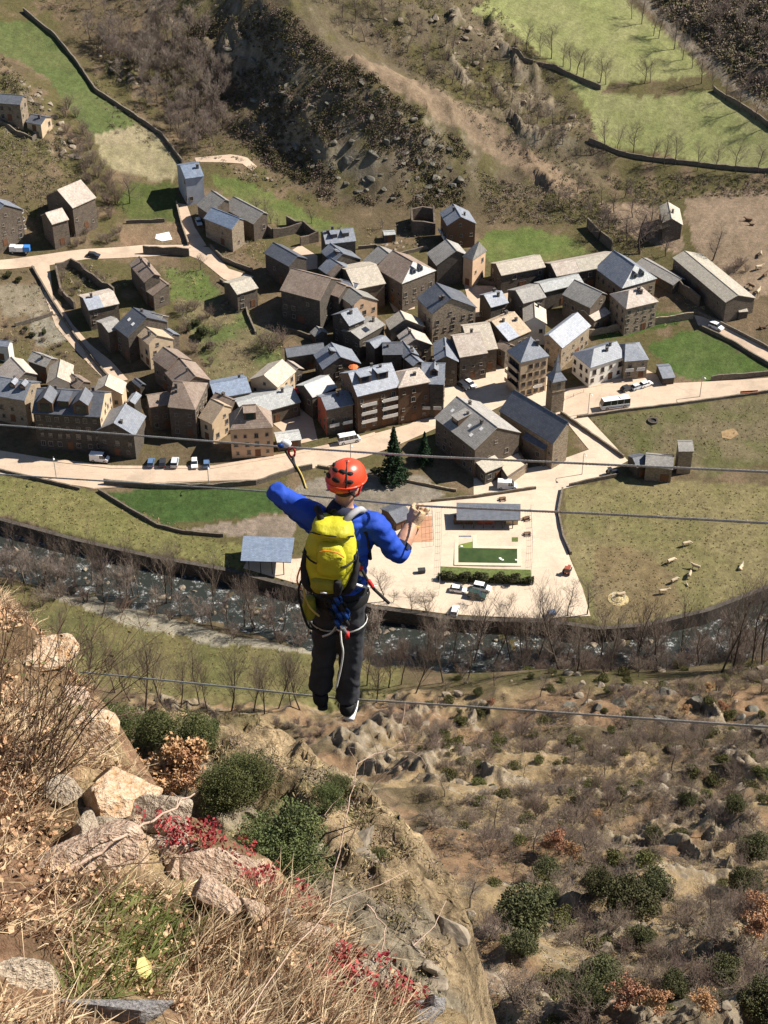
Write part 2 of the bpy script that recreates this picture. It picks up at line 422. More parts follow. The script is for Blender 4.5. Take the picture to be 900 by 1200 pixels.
M['dry'] = stone_mat('dry_stone', (.15, .125, .10), (.20, .17, .13), 1.3)
def plaster(name, c): return plain(name, c, 0.9, 0.13, 0.6, 0.15, 0.2, rnd=0.06)
M['cream'] = plaster('cream_render', (.52, .40, .27))
M['whitewall'] = plaster('white_render', (.72, .69, .62))
M['pinkwall'] = plaster('pink_ochre_render', (.55, .38, .25))
M['greywall'] = plaster('grey_render', (.36, .38, .43))
M['brick'] = plaster('red_brick_cladding', (.36, .10, .06))
M['timber'] = plain('brown_timber', (.13, .075, .045), 0.8, 0.35, 2.5, 0.2, stretch=(6, 6, 0.6))
M['glass'] = plain('window_glass', (.025, .03, .04), 0.12, 0.3, 0.8, spec=0.6)
M['frame'] = plain('window_frame', (.24, .20, .16), 0.7, 0.2, 2.0)
M['darkframe'] = plain('dark_window_frame', (.10, .065, .045), 0.7, 0.2, 2.0)
M['door'] = plain('wooden_door', (.16, .075, .04), 0.7, 0.3, 3.0)
M['concrete'] = plain('white_concrete_trim', (.66, .63, .58), 0.8, 0.15, 1.2)
M['chim'] = plain('chimney_stone', (.09, .08, .075), 0.9, 0.35, 3.0)
M['iron'] = plain('dark_iron', (.05, .05, .055), 0.6, 0.2, 4.0, metal=0.4)
M['steel'] = plain('galvanised_steel', (.42, .43, .44), 0.45, 0.15, 3.0, metal=0.6)
M['rust'] = plain('rusty_metal', (.30, .12, .06), 0.8, 0.4, 3.0)
M['white_paint'] = plain('white_paint', (.80, .79, .76), 0.45, 0.06, 2.0)

# ------------------------------------------------------------------ ground colours by zone (real surface colours)
ZONES = [  # (colour, variation colour, photo polygon)
 ((.090,.115,.042),(.11,.125,.05),[(-60,25),(0,27),(38,22),(62,40),(90,70),(110,105),(150,133),(162,147),(115,160),(100,150),(75,120),(60,95),(30,75),(0,62),(-60,60)]),
 ((.30,.255,.165),(.25,.22,.13),[(113,157),(160,147),(185,152),(200,170),(215,200),(200,212),(165,207),(140,202),(115,185)]),
 ((.075,.095,.030),(.10,.11,.04),[(150,213),(200,213),(212,235),(205,258),(150,258),(140,240)]),
 ((.23,.155,.10),(.19,.14,.09),[(138,262),(215,262),(217,286),(140,291)]),
 ((.205,.22,.090),(.235,.235,.11),[(553,14),(580,-10),(640,-60),(728,-50),(735,0),(770,30),(815,70),(828,86),(790,92),(720,98),(705,104),(680,92),(640,70),(610,46),(585,25)]),
 ((.20,.215,.088),(.23,.23,.11),[(655,78),(705,108),(760,114),(828,107),(850,112),(900,148),(960,185),(960,205),(900,198),(830,194),(760,178),(700,163),(690,130)]),
 ((.10,.135,.040),(.14,.15,.055),[(558,285),(575,270),(620,266),(670,280),(697,298),(640,306),(580,310)]),
 ((.10,.13,.040),(.135,.14,.055),[(245,203),(290,213),(330,233),(380,258),(425,270),(380,278),(330,266),(290,243),(262,228)]),
 ((.070,.110,.030),(.085,.115,.038),[(755,407),(808,387),(840,395),(900,430),(900,438),(830,447),(797,441),(785,430)]),
 ((.15,.125,.075),(.10,.105,.04),[(690,490),(760,480),(800,474),(900,462),(1000,450),(1000,540),(900,542),(860,552),(820,560),(790,535),(745,537)]),
 ((.165,.150,.068),(.195,.165,.085),[(665,572),(735,560),(820,565),(900,570),(1010,560),(1010,660),(900,688),(830,714),(760,730),(700,735),(680,700),(660,625)]),
 ((.19,.15,.085),(.17,.13,.07),[(700,640),(740,640),(790,670),(800,710),(740,730),(702,730),(695,690)]),
 ((.155,.152,.058),(.18,.165,.07),[(-120,545),(0,555),(118,579),(190,616),(280,641),(345,640),(300,672),(270,668),(180,650),(90,630),(0,604),(-120,575)]),
 ((.050,.088,.026),(.060,.095,.030),[(127,577),(165,573),(250,571),(340,571),(330,601),(195,616),(160,600)]),
 ((.21,.17,.135),(.25,.20,.16),[(212,622),(330,602),(350,610),(345,632),(290,628)]),
 ((.19,.165,.13),(.24,.21,.17),[(330,575),(420,548),(500,560),(520,580),(485,600),(430,612),(340,606)]),
 ((.10,.125,.045),(.17,.14,.08),[(190,312),(240,320),(262,345),(330,400),(332,440),(250,450),(225,400),(200,350)]),
 ((.105,.14,.042),(.12,.14,.05),[(195,315),(238,318),(255,350),(200,352)]),
 ((.25,.21,.155),(.21,.18,.13),[(0,332),(50,333),(60,368),(0,372)]),
 ((.26,.24,.19),(.22,.20,.16),[(36,372),(74,374),(80,400),(55,406),(36,396)]),
 ((.115,.112,.046),(.15,.13,.06),[(-100,700),(0,690),(60,690),(150,716),(250,745),(360,765),(480,745),(470,800),(450,825),(300,824),(150,812),(0,770)]),
 ((.235,.172,.118),(.20,.15,.105),[(400,66),(450,76),(500,98),(570,136),(640,186),(692,222),(660,238),(600,196),(545,155),(480,118),(430,90)]),
 ((.26,.195,.14),(.22,.165,.115),[(800,232),(850,222),(910,225),(910,345),(880,350),(850,325),(815,290)]),
 ((.24,.18,.13),(.28,.21,.15),[(700,235),(760,240),(800,262),(800,300),(760,285),(720,265)]),
 ((.26,.24,.19),(.30,.27,.21),[(55,685),(95,695),(170,716),(260,742),(420,765),(420,775),(250,756),(150,732),(50,697)]),
 ((.055,.10,.022),(.07,.11,.03),[(680,366),(700,360),(815,366),(812,376),(700,398),(690,392)]),
 ((.22,.19,.15),(.26,.22,.17),[(758,10),(735,-10),(750,-10),(800,40),(860,95),(930,145),(930,152),(850,98),(790,45)]),
]
ROADMAT_PX = {
 'main_road': [(-120,508),(-30,522),(60,538),(130,546),(250,546),(330,533),(400,518),(480,497),(505,484),(515,500),(470,520),(430,535),(380,547),(330,555),(300,563),(180,567),(110,573),(60,565),(-30,550),(-120,532)],
 'village_square': [(478,492),(500,470),(540,437),(590,420),(640,440),(665,457),(660,487),(600,470),(535,500),(505,500)],
 'valley_road': [(640,470),(665,456),(700,449),(757,433),(790,449),(850,446),(930,440),(1050,430),(1050,448),(930,457),(850,464),(760,478),(690,488),(655,490)],
 'churchyard_paving': [(655,484),(688,488),(736,540),(718,550),(700,563),(660,573),(590,578),(555,582),(555,560),(600,552),(640,545),(690,527)],
 'pool_terrace_paving': [(425,610),(480,592),(555,581),(590,577),(660,569),(652,600),(658,625),(668,655),(683,690),(692,722),(640,725),(520,719),(440,709),(360,687),(285,666),(290,655),(345,655),(420,650)],
 'hillside_lane': [(-60,306),(-20,305),(40,300),(100,292),(170,287),(225,287),(245,290),(268,315),(297,324),(290,337),(262,327),(235,305),(215,297),(100,304),(58,311),(62,345),(85,380),(105,403),(130,423),(150,445),(128,450),(90,412),(65,382),(40,312),(-20,316),(-60,318)],
 'tower_lane': [(207,238),(219,240),(228,266),(242,288),(222,291),(212,262)],
 'high_track': [(228,185),(270,181),(290,185),(301,195),(296,201),(284,192),(230,190)],
 'field_lane': [(813,369),(826,372),(900,406),(1000,455),(1000,470),(900,424),(850,398),(818,381)],
 'village_yard': [(455,352),(470,345),(486,352),(486,362),(462,366)],
 'upper_yard': [(332,300),(352,287),(372,300),(372,315),(350,318)],
 'lower_street': [(290,470),(350,462),(362,470),(372,515),(352,520),(330,505)],
 'stone_yard': [(540,322),(560,335),(575,335),(612,345),(605,358),(575,370),(555,372),(548,350)],
}
print('zones')
ZW = [(np.array(c), np.array(c2), wpoly(p)) for c, c2, p in ZONES]
RW = {k: wpoly(p) for k, p in ROADMAT_PX.items()}

def ground_colour(X, Y, Z, slope):
    n1 = fbm(X / 22, Y / 22, 5, 101); n2 = fbm(X / 6, Y / 6, 4, 102); n3 = fbm(X / 1.7, Y / 1.7, 3, 103)
    ms = bilin(M_SPUR, X, Y); md = bilin(M_DARK, X, Y); mn = bilin(M_NEAR, X, Y)
    scrub = np.array([.120, .093, .056]); olive = np.array([.105, .092, .042]); earth = np.array([.17, .125, .08]); rock = np.array([.25, .215, .17]); dark = np.array([.12, .098, .066])
    t = sstep(.40, .60, n1)[..., None]
    c = scrub * (1 - t) + olive * t
    t = sstep(.52, .68, n2)[..., None]; c = c * (1 - t) + earth * t
    # heath on the spur and the dark slope
    t = (np.clip(ms + md, 0, 1) * sstep(.36, .55, n2))[..., None] * 0.8; c = c * (1 - t) + dark * t
    # near mountainside: straw, earth, rock
    straw = np.array([.29, .215, .125]); red = np.array([.215, .14, .085])
    t = (mn * sstep(.42, .60, n1))[..., None]; c = c * (1 - t) + (straw * .9) * t
    t = (mn * sstep(.50, .70, fbm(X / 11, Y / 11, 3, 120)))[..., None]; c = c * (1 - t) + red * t
    cg = (np.clip(sstep(.05, .5, crag(X, Y)) * mn + sstep(.05, .5, crag(X * .8 + 300, Y * .8)) * ms, 0, 1) * (.5 + .5 * n3))[..., None]; c = c * (1 - cg) + np.array([.23, .185, .13]) * (.25 + 1.4 * fbm(X / 1.6, Y / 1.6, 3, 140))[..., None] * cg
    # rock on the steep parts
    t = (sstep(.75, 1.25, slope + (n3 - .5) * .8) * np.clip(ms * .55 + mn * .75 + md * .4 + bilin(M_LEFT, X, Y) + bilin(M_LEFT2, X, Y), 0, 1))[..., None]
    c = c * (1 - t) + rock * (0.6 + .8 * n3[..., None]) * t
    for col, col2, poly in ZW:
        jx = X + (fbm(X / 3, Y / 3, 3, 55) - .5) * 3.0; jy = Y + (fbm(X / 3, Y / 3, 3, 56) - .5) * 3.0
        m = inpoly(jx, jy, poly)
        if m.any():
            k = sstep(.35, .65, .5 * n2[m] + .5 * fbm(X[m] / 13, Y[m] / 13, 3, 60))[..., None]
            c[m] = (col * (1 - k) + col2 * k) * (0.82 + .36 * n3[m][..., None])
    c = c * (0.85 + .3 * n3[..., None])
    return c

def ground_material():
    m, nt, b = _nt('hillside_soil_and_grass'); at = nd(nt, 'ShaderNodeVertexColor'); at.layer_name = 'Col'
    v = coords(nt)
    f1 = noise(nt, v, 0.9, 6, 0.7); f2 = noise(nt, v, 4.0, 5, 0.7)
    col = mixc(nt, ramp(nt, f1, [(0.3, 0.0), (0.72, 1.0)]), mixc(nt, 1.0, at.outputs[0], (.70, .70, .70, 1), 'MULTIPLY'), mixc(nt, 1.0, at.outputs[0], (1.28, 1.26, 1.22, 1), 'MULTIPLY'))
    col = mixc(nt, ramp(nt, f2, [(0.35, 0.55), (0.6, 0.0)]), col, mixc(nt, 1.0, col, (.55, .56, .52, 1), 'MULTIPLY'))
    nt.links.new(col, b.inputs['Base Color']); b.inputs['Roughness'].default_value = 0.95; b.inputs['Specular IOR Level'].default_value = 0.1
    h = mth(nt, 'ADD', f1, mth(nt, 'MULTIPLY', f2, 0.5)); bump(nt, b, h, 0.8, 0.35)
    return m
M['ground'] = ground_material()

def set_col(me, c):
    a = me.color_attributes.new('Col', 'FLOAT_COLOR', 'POINT')
    a.data.foreach_set('color', np.concatenate([c, np.ones((len(c), 1))], 1).astype(np.float32).ravel())

def build_ground():
    ny, nx = 820, 640
    ys = 58.0 * (1080.0 / 58.0) ** (np.arange(ny) / (ny - 1.0))
    us = np.linspace(-0.44, 0.44, nx)
    Y = np.repeat(ys[:, None], nx, 1); X = us[None, :] * (Y + 12)
    Z = terrain(X, Y)
    gy = np.gradient(Z, axis=0) / np.gradient(Y, axis=0); gx = np.gradient(Z, axis=1) / np.gradient(X, axis=1)
    slope = np.hypot(gx, gy)
    c = ground_colour(X, Y, Z, slope)
    rm = np.zeros(X.shape, bool)
    for p in RW.values(): rm |= inpoly(X, Y, p)
    Z = Z - rm * 0.12
    V = np.stack([X, Y, Z], -1).reshape(-1, 3)
    i = (np.arange(ny - 1)[:, None] * nx + np.arange(nx - 1)[None, :]).ravel()
    F = np.stack([i, i + 1, i + nx + 1, i + nx], 1)
    me = np_mesh('terrain', V, F, smooth=True); set_col(me, c.reshape(-1, 3))
    return tag(link('terrain', me, M['ground']), kind='structure')
build_ground()
print('ground')

def drape(name, poly, mat, dz=0.05, step=2.0, thick=0.0, parent=None):
    """a sheet following the terrain inside a ground polygon"""
    bm = bmesh.new(); vs = [bm.verts.new((p[0], p[1], 0)) for p in poly]
    f = bm.faces.new(vs)
    if f.normal.z < 0 or True:
        f.normal_update()
        if f.normal.z < 0: f.normal_flip()
    bmesh.ops.triangulate(bm, faces=[f])
    P = np.array(poly)
    for ax in (0, 1):
        lo, hi = P[:, ax].min(), P[:, ax].max()
        n = np.zeros(3); n[ax] = 1
        for c in np.arange(math.ceil(lo / step) * step, hi, step):
            geom = bm.verts[:] + bm.edges[:] + bm.faces[:]
            co = np.zeros(3); co[ax] = c
            bmesh.ops.bisect_plane(bm, geom=geom, plane_co=co, plane_no=n, dist=1e-4)
    X = np.array([v.co.x for v in bm.verts]); Y = np.array([v.co.y for v in bm.verts]); Z = terrain(X, Y) + dz
    for v, z in zip(bm.verts, Z): v.co.z = z
    me = bpy.data.meshes.new(name); bm.to_mesh(me); bm.free()
    for p in me.polygons: p.use_smooth = True
    return link(name, me, mat, parent)
def road_mat(name, c, c2, sc=0.25):
    m, nt, b = _nt(name); v = coords(nt); n1 = noise(nt, v, sc, 6, 0.65); n2 = noise(nt, v, 3.0, 4, 0.7)
    col = mixc(nt, ramp(nt, n1, [(0.35, 0.0), (0.65, 1.0)]), rgba(c), rgba(c2)); col = mixc(nt, ramp(nt, n2, [(0.35, 0.35), (0.6, 0.0)]), col, rgba([x * .7 for x in c]))
    n3 = noise(nt, v, .11, 5, .7); col = mixc(nt, ramp(nt, n3, [(.50, 0.0), (.68, .55)]), col, rgba([c[0] * .62, c[1] * .64, c[2] * .66]))
    n4 = noise(nt, coords(nt, (.25, 1.2, 1)), .8, 4, .7); col = mixc(nt, ramp(nt, n4, [(.52, 0.0), (.66, .35)]), col, rgba([x * .72 for x in c]))
    cr = nd(nt, 'ShaderNodeTexVoronoi', feature='DISTANCE_TO_EDGE'); nt.links.new(v, cr.inputs['Vector']); cr.inputs['Scale'].default_value = 0.16
    col = mixc(nt, ramp(nt, cr.outputs['Distance'], [(0.0, 0.3), (0.012, 0.0)]), col, rgba([x * .5 for x in c]))
    nt.links.new(col, b.inputs['Base Color']); b.inputs['Roughness'].default_value = 0.9; b.inputs['Specular IOR Level'].default_value = 0.25
    return m
M['road'] = road_mat('pale_road_surface', (.50, .385, .285), (.56, .44, .33))
M['lane'] = road_mat('pale_lane_surface', (.50, .38, .28), (.56, .43, .32))
M['paving'] = road_mat('pale_concrete_paving', (.56, .455, .345), (.62, .50, .38))
for k, poly in RW.items():
    mm = M['road'] if k in ('main_road', 'valley_road') else M['paving'] if k in ('pool_terrace_paving', 'churchyard_paving', 'village_square') else M['lane']
    drape(k, poly, mm, 0.06 if k != 'village_square' else 0.075).__setitem__('kind', 'structure')

# ------------------------------------------------------------------ river
def water_mat():
    m, nt, b = _nt('mountain_river_water'); v = coords(nt, (1, 1, 1)); n = noise(nt, v, 0.30, 5, 0.7); n2 = noise(nt, v, 1.8, 5, 0.75)
    f = mth(nt, 'MULTIPLY', ramp(nt, n, [(0.52, 0.0), (0.66, 1.0)]), ramp(nt, n2, [(0.46, 0.0), (0.62, 1.0)]))
    nt.links.new(mixc(nt, f, (.026, .030, .026, 1), (.74, .76, .76, 1)), b.inputs['Base Color'])
    nt.links.new(mth(nt, 'MULTIPLY_ADD', f, 0.5, 0.34), b.inputs['Roughness']); b.inputs['Specular IOR Level'].default_value = .25; bump(nt, b, n2, 0.5, 0.25); return m
M['water'] = water_mat()
def river():
    line = [np.array(p) for p in RIVW]
    V = []; 
    # offset strip on the near side
    pts = []
    for i in range(len(line) - 1):
        n = max(2, int(np.linalg.norm(line[i + 1] - line[i]) / 1.5))
        for k in range(n): pts.append(line[i] + (line[i + 1] - line[i]) * k / n)
    pts = np.array(pts); t = np.gradient(pts, axis=0); t /= np.linalg.norm(t, axis=1)[:, None]
    for _ in range(6): t[1:-1] = (t[:-2] + t[1:-1] + t[2:]) / 3
    nrm = np.stack([t[:, 1], -t[:, 0]], 1)
    nw = 16; VV = []
    for j in range(nw):
        o = j / (nw - 1) * 17.0
        q = pts + nrm * o
        z = -3.75 + (fbm(q[:, 0] / 2.0, q[:, 1] / 2.0, 3, 12) - .5) * 0.5
        VV.append(np.column_stack([q, z]))
    VV = np.array(VV); n = len(pts)
    i = (np.arange(nw - 1)[:, None] * n + np.arange(n - 1)[None, :]).ravel()
    F = np.stack([i + n, i + n + 1, i + 1, i], 1)
    tag(link('river', np_mesh('river', VV.reshape(-1, 3), F, True), M['water']), kind='structure')
    return pts, nrm
RIV_PTS, RIV_N = river()
# ------------------------------------------------------------------ houses
_meshcache = {}
def window_meshes(w, h, style='frame'):
    k = (round(w, 1), round(h, 1), style)
    if k in _meshcache: return _meshcache[k]
    w, h = k[0], k[1]; t = 0.13
    f = MB()
    f.box(-w / 2 - t, -w / 2, -0.09, 0.02, -h / 2, h / 2); f.box(w / 2, w / 2 + t, -0.09, 0.02, -h / 2, h / 2)
    f.box(-w / 2 - t, w / 2 + t, -0.10, 0.02, h / 2, h / 2 + 0.16); f.box(-w / 2 - t - .08, w / 2 + t + .08, -0.2, 0.02, -h / 2 - 0.14, -h / 2)
    f.box(-0.035, 0.035, -0.07, 0.02, -h / 2, h / 2)
    p = MB(); p.box(-w / 2, w / 2, -0.045, 0.015, -h / 2, h / 2)
    fm = f.mesh('window'); fm.materials.append(M['frame'] if style == 'frame' else M['darkframe'])
    pm = p.mesh('pane'); pm.materials.append(M['glass'])
    _meshcache[k] = (fm, pm); return fm, pm
def door_mesh(w, h):
    k = ('door', round(w, 1), round(h, 1))
    if k in _meshcache: return _meshcache[k]
    d = MB(); d.box(-w / 2, w / 2, -0.05, 0.02, 0, h); d.box(-w / 2 - .15, -w / 2, -0.09, 0.02, 0, h + .15); d.box(w / 2, w / 2 + .15, -0.09, 0.02, 0, h + .15)
    d.box(-w / 2, w / 2, -0.09, 0.02, h, h + .15)
    for i in (-.25, .25): d.box(i * w - .18 * w, i * w + .18 * w, -0.07, -.05, .2, h - .2)
    me = d.mesh('door'); me.materials.append(M['door']); _meshcache[k] = me; return me
def put(name, me, parent, loc, rz):
    o = bpy.data.objects.new(name, me); COL.objects.link(o); o.parent = parent; o.location = loc; o.rotation_euler = (0, 0, rz); return o
def add_window(parent, x, y, z, rz, w=0.9, h=1.25, style='frame'):
    fm, pm = window_meshes(w, h, style)
    f = put('window', fm, parent, (x, y, z), rz); put('pane', pm, f, (0, 0, 0), 0); return f

def solve(A, B, C, h, pitch, C2=None):
    tp = math.tan(math.radians(pitch)); zb = T(*PZ(*A, 14)[:2]); D = 4.0; D2 = None
    for it in range(16):
        zr = zb + h + D * tp
        a, b, c = PZ(*A, zr), PZ(*B, zr), PZ(*C, zb + h)
        m = (a + b) / 2; d = (a - b)[:2]; L = np.linalg.norm(d); d = d / max(L, .01)
        n = np.array([d[1], -d[0]])
        if np.dot((c - a)[:2], n) < 0: n = -n
        Dn = abs(np.dot((c - a)[:2], n)); D = 0.5 * D + 0.5 * min(max(Dn, 1.0), 14)
        along = np.dot((c - a)[:2], d)
        dd = 0.0
        if C2 is not None:
            D2 = D2 or D
            c2 = PZ(*C2, zr - D2 * tp); D2 = 0.5 * D2 + 0.5 * min(max(np.dot((c2 - a)[:2], -n), 1.0), 14)
        ctr = m[:2] + n * ((D - (D2 or D)) / 2)
        zb = 0.5 * zb + 0.5 * T(*ctr)
    return dict(m=m, d=d, n=n, L=L, D=D, D2=D2 or D, zb=zb, zr=zb + h + D * tp, tp=tp, along=along, a=a, b=b)

HOUSES = []
def house(name, label, A, B, C, h, wall='stone', roof='slate', pitch=30, C2=None, hip=False, CB=None, chim=1, dorm=(), win=1.0, floors=None, cat='house', door=True,
          group='houses of the mountain village', oh=0.4, dD2=None, wstyle='frame', balcony=0, seed=None, roof_name='roof', wallF=None, wallL=None, D2=None, patch=None, hipmat=None, sky=(), hipdorm=False):
    s = solve(A, B, C, h, pitch, C2)
    if D2: s['D2'] = D2
    rz = math.atan2(s['n'][0], -s['n'][1])
    xd = np.array([math.cos(rz), math.sin(rz)])
    Apos = np.dot(s['d'], xd) > 0
    L, D1, Dp, zb, zr, tp = s['L'], s['D'], s['D2'], s['zb'], s['zr'], s['tp']
    ha = max(0.0, s['along']) if hip else 0.0; hb = ha if hip else 0.0
    if hip and CB is not None:
        c = PZ(*CB, zb + h); hb = max(0.0, np.dot((c - s['b'])[:2], -s['d']))
    if hip and hip == 'A': hb = 0.0
    hp, hm = (ha, hb) if Apos else (hb, ha)
    root = empty(name, (s['m'][0], s['m'][1], zb), rz)
    tag(root, label, cat, group)
    H = zr - zb                                       # ridge height in the local frame
    x0, x1 = -L / 2 - hm, L / 2 + hp
    r0, r1 = -L / 2, L / 2
    ze1, ze2 = H - D1 * tp, H - Dp * tp
    t = 0.18
    rng = random.Random(hash(label) % 1000 if seed is None else seed) if False else random.Random(sum(ord(ch) * (i + 1) for i, ch in enumerate(label)))
    # roof slab
    jz = [rng.uniform(-.10, .10) for _ in range(4)]
    vs = [(x0, -D1, ze1 + jz[0]), (x1, -D1, ze1 + jz[1]), (x1, Dp, ze2), (x0, Dp, ze2), (r0, 0, H + jz[2] + .05), (r1, 0, H + jz[3] + .05)]
    fs = [(0, 1, 5, 4), (2, 3, 4, 5)]
    if hp > 0.3: fs.append((1, 2, 5))
    if hm > 0.3: fs.append((3, 0, 4))
    mb = MB(); mb.slab(vs, fs, t)
    # ridge capping
    if L > 1: mb.tube([(r0 + .05, 0, H + .06 + jz[2]), (r1 - .05, 0, H + .06 + jz[3])], 0.12, 6)
    if hipmat: mb.m[2] = 1
    ro = mb.build(roof_name, [M[roof], M[hipmat or roof]], root)
    sx = 1 if Apos else -1
    if patch:
        pm, t0, t1 = patch; xa, xb = sorted((sx * (L / 2 - t0 * L), sx * (L / 2 - t1 * L))); pb = MB(); o_ = .11
        pb.slab([(xa, -D1 - .02, ze1 + o_), (xb, -D1 - .02, ze1 + o_), (xb, -.15, H + o_ - .15 * tp), (xa, -.15, H + o_ - .15 * tp)], [(0, 1, 2, 3)], .12); pb.build('roof_patch', M[pm], ro)
    for tt, fr, dark in sky:
        cx = sx * (L / 2 - tt * L); y1 = -D1 * fr; pb = MB(); w_ = .9 if dark else .45; zz = H + y1 * tp + .12
        pb.slab([(cx - w_, y1 - w_, zz - w_ * tp), (cx + w_, y1 - w_, zz - w_ * tp), (cx + w_, y1 + w_, zz + w_ * tp), (cx - w_, y1 + w_, zz + w_ * tp)], [(0, 1, 2, 3)], .2); pb.build('roof_opening' if dark else 'skylight', M['glass' if dark else 'white_paint'], ro)
    if hipdorm:
        hx = hp if Apos else hm
        for dy in (-.2, .2):
            f = .52; cx = sx * (L / 2 + hx * f); cy = dy * D1; zz = H - f * (H - ze1); pb = MB(); xo, xi = cx + sx * .7, cx - sx * 1.1
            pts = [(xo, cy - .7, zz - .5), (xo, cy + .7, zz - .5), (xo, cy + .7, zz + .8), (xo, cy, zz + 1.5), (xo, cy - .7, zz + .8)]; n_ = 5
            pb.add(pts + [(xi, y, z) for x, y, z in pts], [tuple(range(n_)), tuple(reversed(range(n_, 2 * n_)))] + [((i + 1) % n_, i, n_ + i, n_ + (i + 1) % n_) for i in range(n_)]); d_ = pb.build('dormer', M['slate_dark'], ro)
            pb = MB(); pb.box(min(xo, xo + sx * .03), max(xo, xo + sx * .03), cy - .45, cy + .45, zz - .2, zz + .75); pb.build('pane', M['glass'], d_)
    # walls
    def roofz(x, y):
        z = H + y * tp if y < 0 else H - y * tp
        if hp > 0.3 and x > r1: z = min(z, H - (x - r1) / hp * (H - min(ze1, ze2)))
        if hm > 0.3 and x < r0: z = min(z, H - (r0 - x) / hm * (H - min(ze1, ze2)))
        return z - t - 0.09
    wx0, wx1 = x0 + oh * .6, x1 - oh * .6; wy0, wy1 = -D1 + oh, Dp - oh
    zbot = -4.0
    w = MB()
    c4 = [(wx0, wy0), (wx1, wy0), (wx1, wy1), (wx0, wy1)]
    if hp > .3 or hm > .3: zt = min(ze1, ze2) - t + .04; tops = [zt] * 4
    else: tops = [roofz(x, y) for x, y in c4]
    vs = [(x, y, zbot) for x, y in c4] + [(x, y, z) for (x, y), z in zip(c4, tops)]
    fs = [(0, 1, 5, 4), (2, 3, 7, 6), (3, 2, 1, 0)]
    if hp > .3 or hm > .3: fs += [(1, 2, 6, 5), (3, 0, 4, 7), (4, 5, 6, 7)]
    else:
        vs += [(wx1, 0, H - t - .09), (wx0, 0, H - t - .09)]
        fs += [(1, 2, 6, 8, 5), (3, 0, 4, 9, 7), (4, 5, 8, 9), (8, 6, 7, 9)]
    w.add(vs, fs)
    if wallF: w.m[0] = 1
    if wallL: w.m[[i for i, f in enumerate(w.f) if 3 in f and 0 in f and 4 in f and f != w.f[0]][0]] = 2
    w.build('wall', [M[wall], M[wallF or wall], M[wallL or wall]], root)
    # openings
    cl = Vector((-s['m'][0], -s['m'][1], CAMH - zb)); cl.rotate(Euler((0, 0, -rz)))
    sides = [('front', wx0, wx1, wy0, 0.0, (0, -1)), ('right', wy0, wy1, wx1, math.pi / 2, (1, 0)), ('left', wy0, wy1, wx0, -math.pi / 2, (-1, 0))]
    first_door = door
    for nm, a, b, q, rot, nn in sides:
        ctr = Vector(((a + b) / 2, q, 0)) if nm == 'front' else Vector((q, (a + b) / 2, 0))
        vis = (cl.x - ctr.x) * nn[0] + (cl.y - ctr.y) * nn[1]
        if vis < 6: continue
        hw = (min(ze1, ze2) if nm != 'front' else ze1) - t
        width = b - a
        nf = floors or max(1, int((hw - 0.3) / 2.7))
        ncol = max(1, int((width - 0.6) / 2.5))
        for fl in range(nf):
            zc = 1.5 + fl * 2.75 if nf > 1 else hw * 0.52
            if zc + 0.75 > hw: continue
            for cc in range(ncol):
                u = a + (cc + 0.5) * width / ncol
                if first_door and fl == 0 and cc == ncol // 2 and hw > 2.4:
                    me = door_mesh(1.2 if cat != 'barn' else 2.0, 2.1)
                    if nm == 'front': put('door', me, root, (u, q, 0.05), rot)
                    else: put('door', me, root, (q, u, 0.05), rot)
                    first_door = False; continue
                if rng.random() > win * .75: continue
                u2 = u + rng.uniform(-.4, .4)
                ww, wh = rng.choice(((.8, 1.1), (.9, 1.3), (.7, .9), (1.0, 1.4), (.6, .8))); zc2 = zc + rng.uniform(-.12, .12)
                if nm == 'front': add_window(root, u2, q, zc2, rot, ww, wh, wstyle)
                else: add_window(root, q, u2, zc2, rot, ww, wh, wstyle)
        if nm != 'front' and win > .5 and not (hp > .3 or hm > .3) and H - hw > 2.4:
            add_window(root, q, 0.0, hw + .25, rot, 0.7, 0.8, wstyle)
    # balconies on the front
    for k in range(balcony):
        bz = 2.9 + k * 2.75
        if bz > ze1 - 1.2: break
        for cx, bw in ((wx0 * .5, (wx1 - wx0) * .36), (wx1 * .5, (wx1 - wx0) * .36)):
            bb = MB(); bb.box(cx - bw / 2, cx + bw / 2, wy0 - 1.0, wy0 - .005, bz - .14, bz)
            bb.box(cx - bw / 2, cx + bw / 2, wy0 - 1.0, wy0 - .92, bz + .003, bz + .95)
            bb.build('balcony', M['concrete'], root)
    # chimneys
    for k in range(chim):
        cx = rng.uniform(-.35, .35) * L; cy = -rng.uniform(.12, .45) * D1 if rng.random() < .65 else rng.uniform(.1, .4) * Dp
        zz = roofz(cx, cy); hh = rng.uniform(.9, 1.5); sz = rng.uniform(.3, .42)
        cm = MB(); cm.box(cx - sz, cx + sz, cy - sz * .8, cy + sz * .8, zz - .5, zz + hh)
        cm.box(cx - sz - .1, cx + sz + .1, cy - sz * .8 - .1, cy + sz * .8 + .1, zz + hh + .15, zz + hh + .26)
        for sx in (-1, 1): cm.box(cx + sx * sz * .8 - .06, cx + sx * sz * .8 + .06, cy - sz * .6, cy + sz * .6, zz + hh, zz + hh + .15)
        cm.build('chimney', M['chim'], ro)
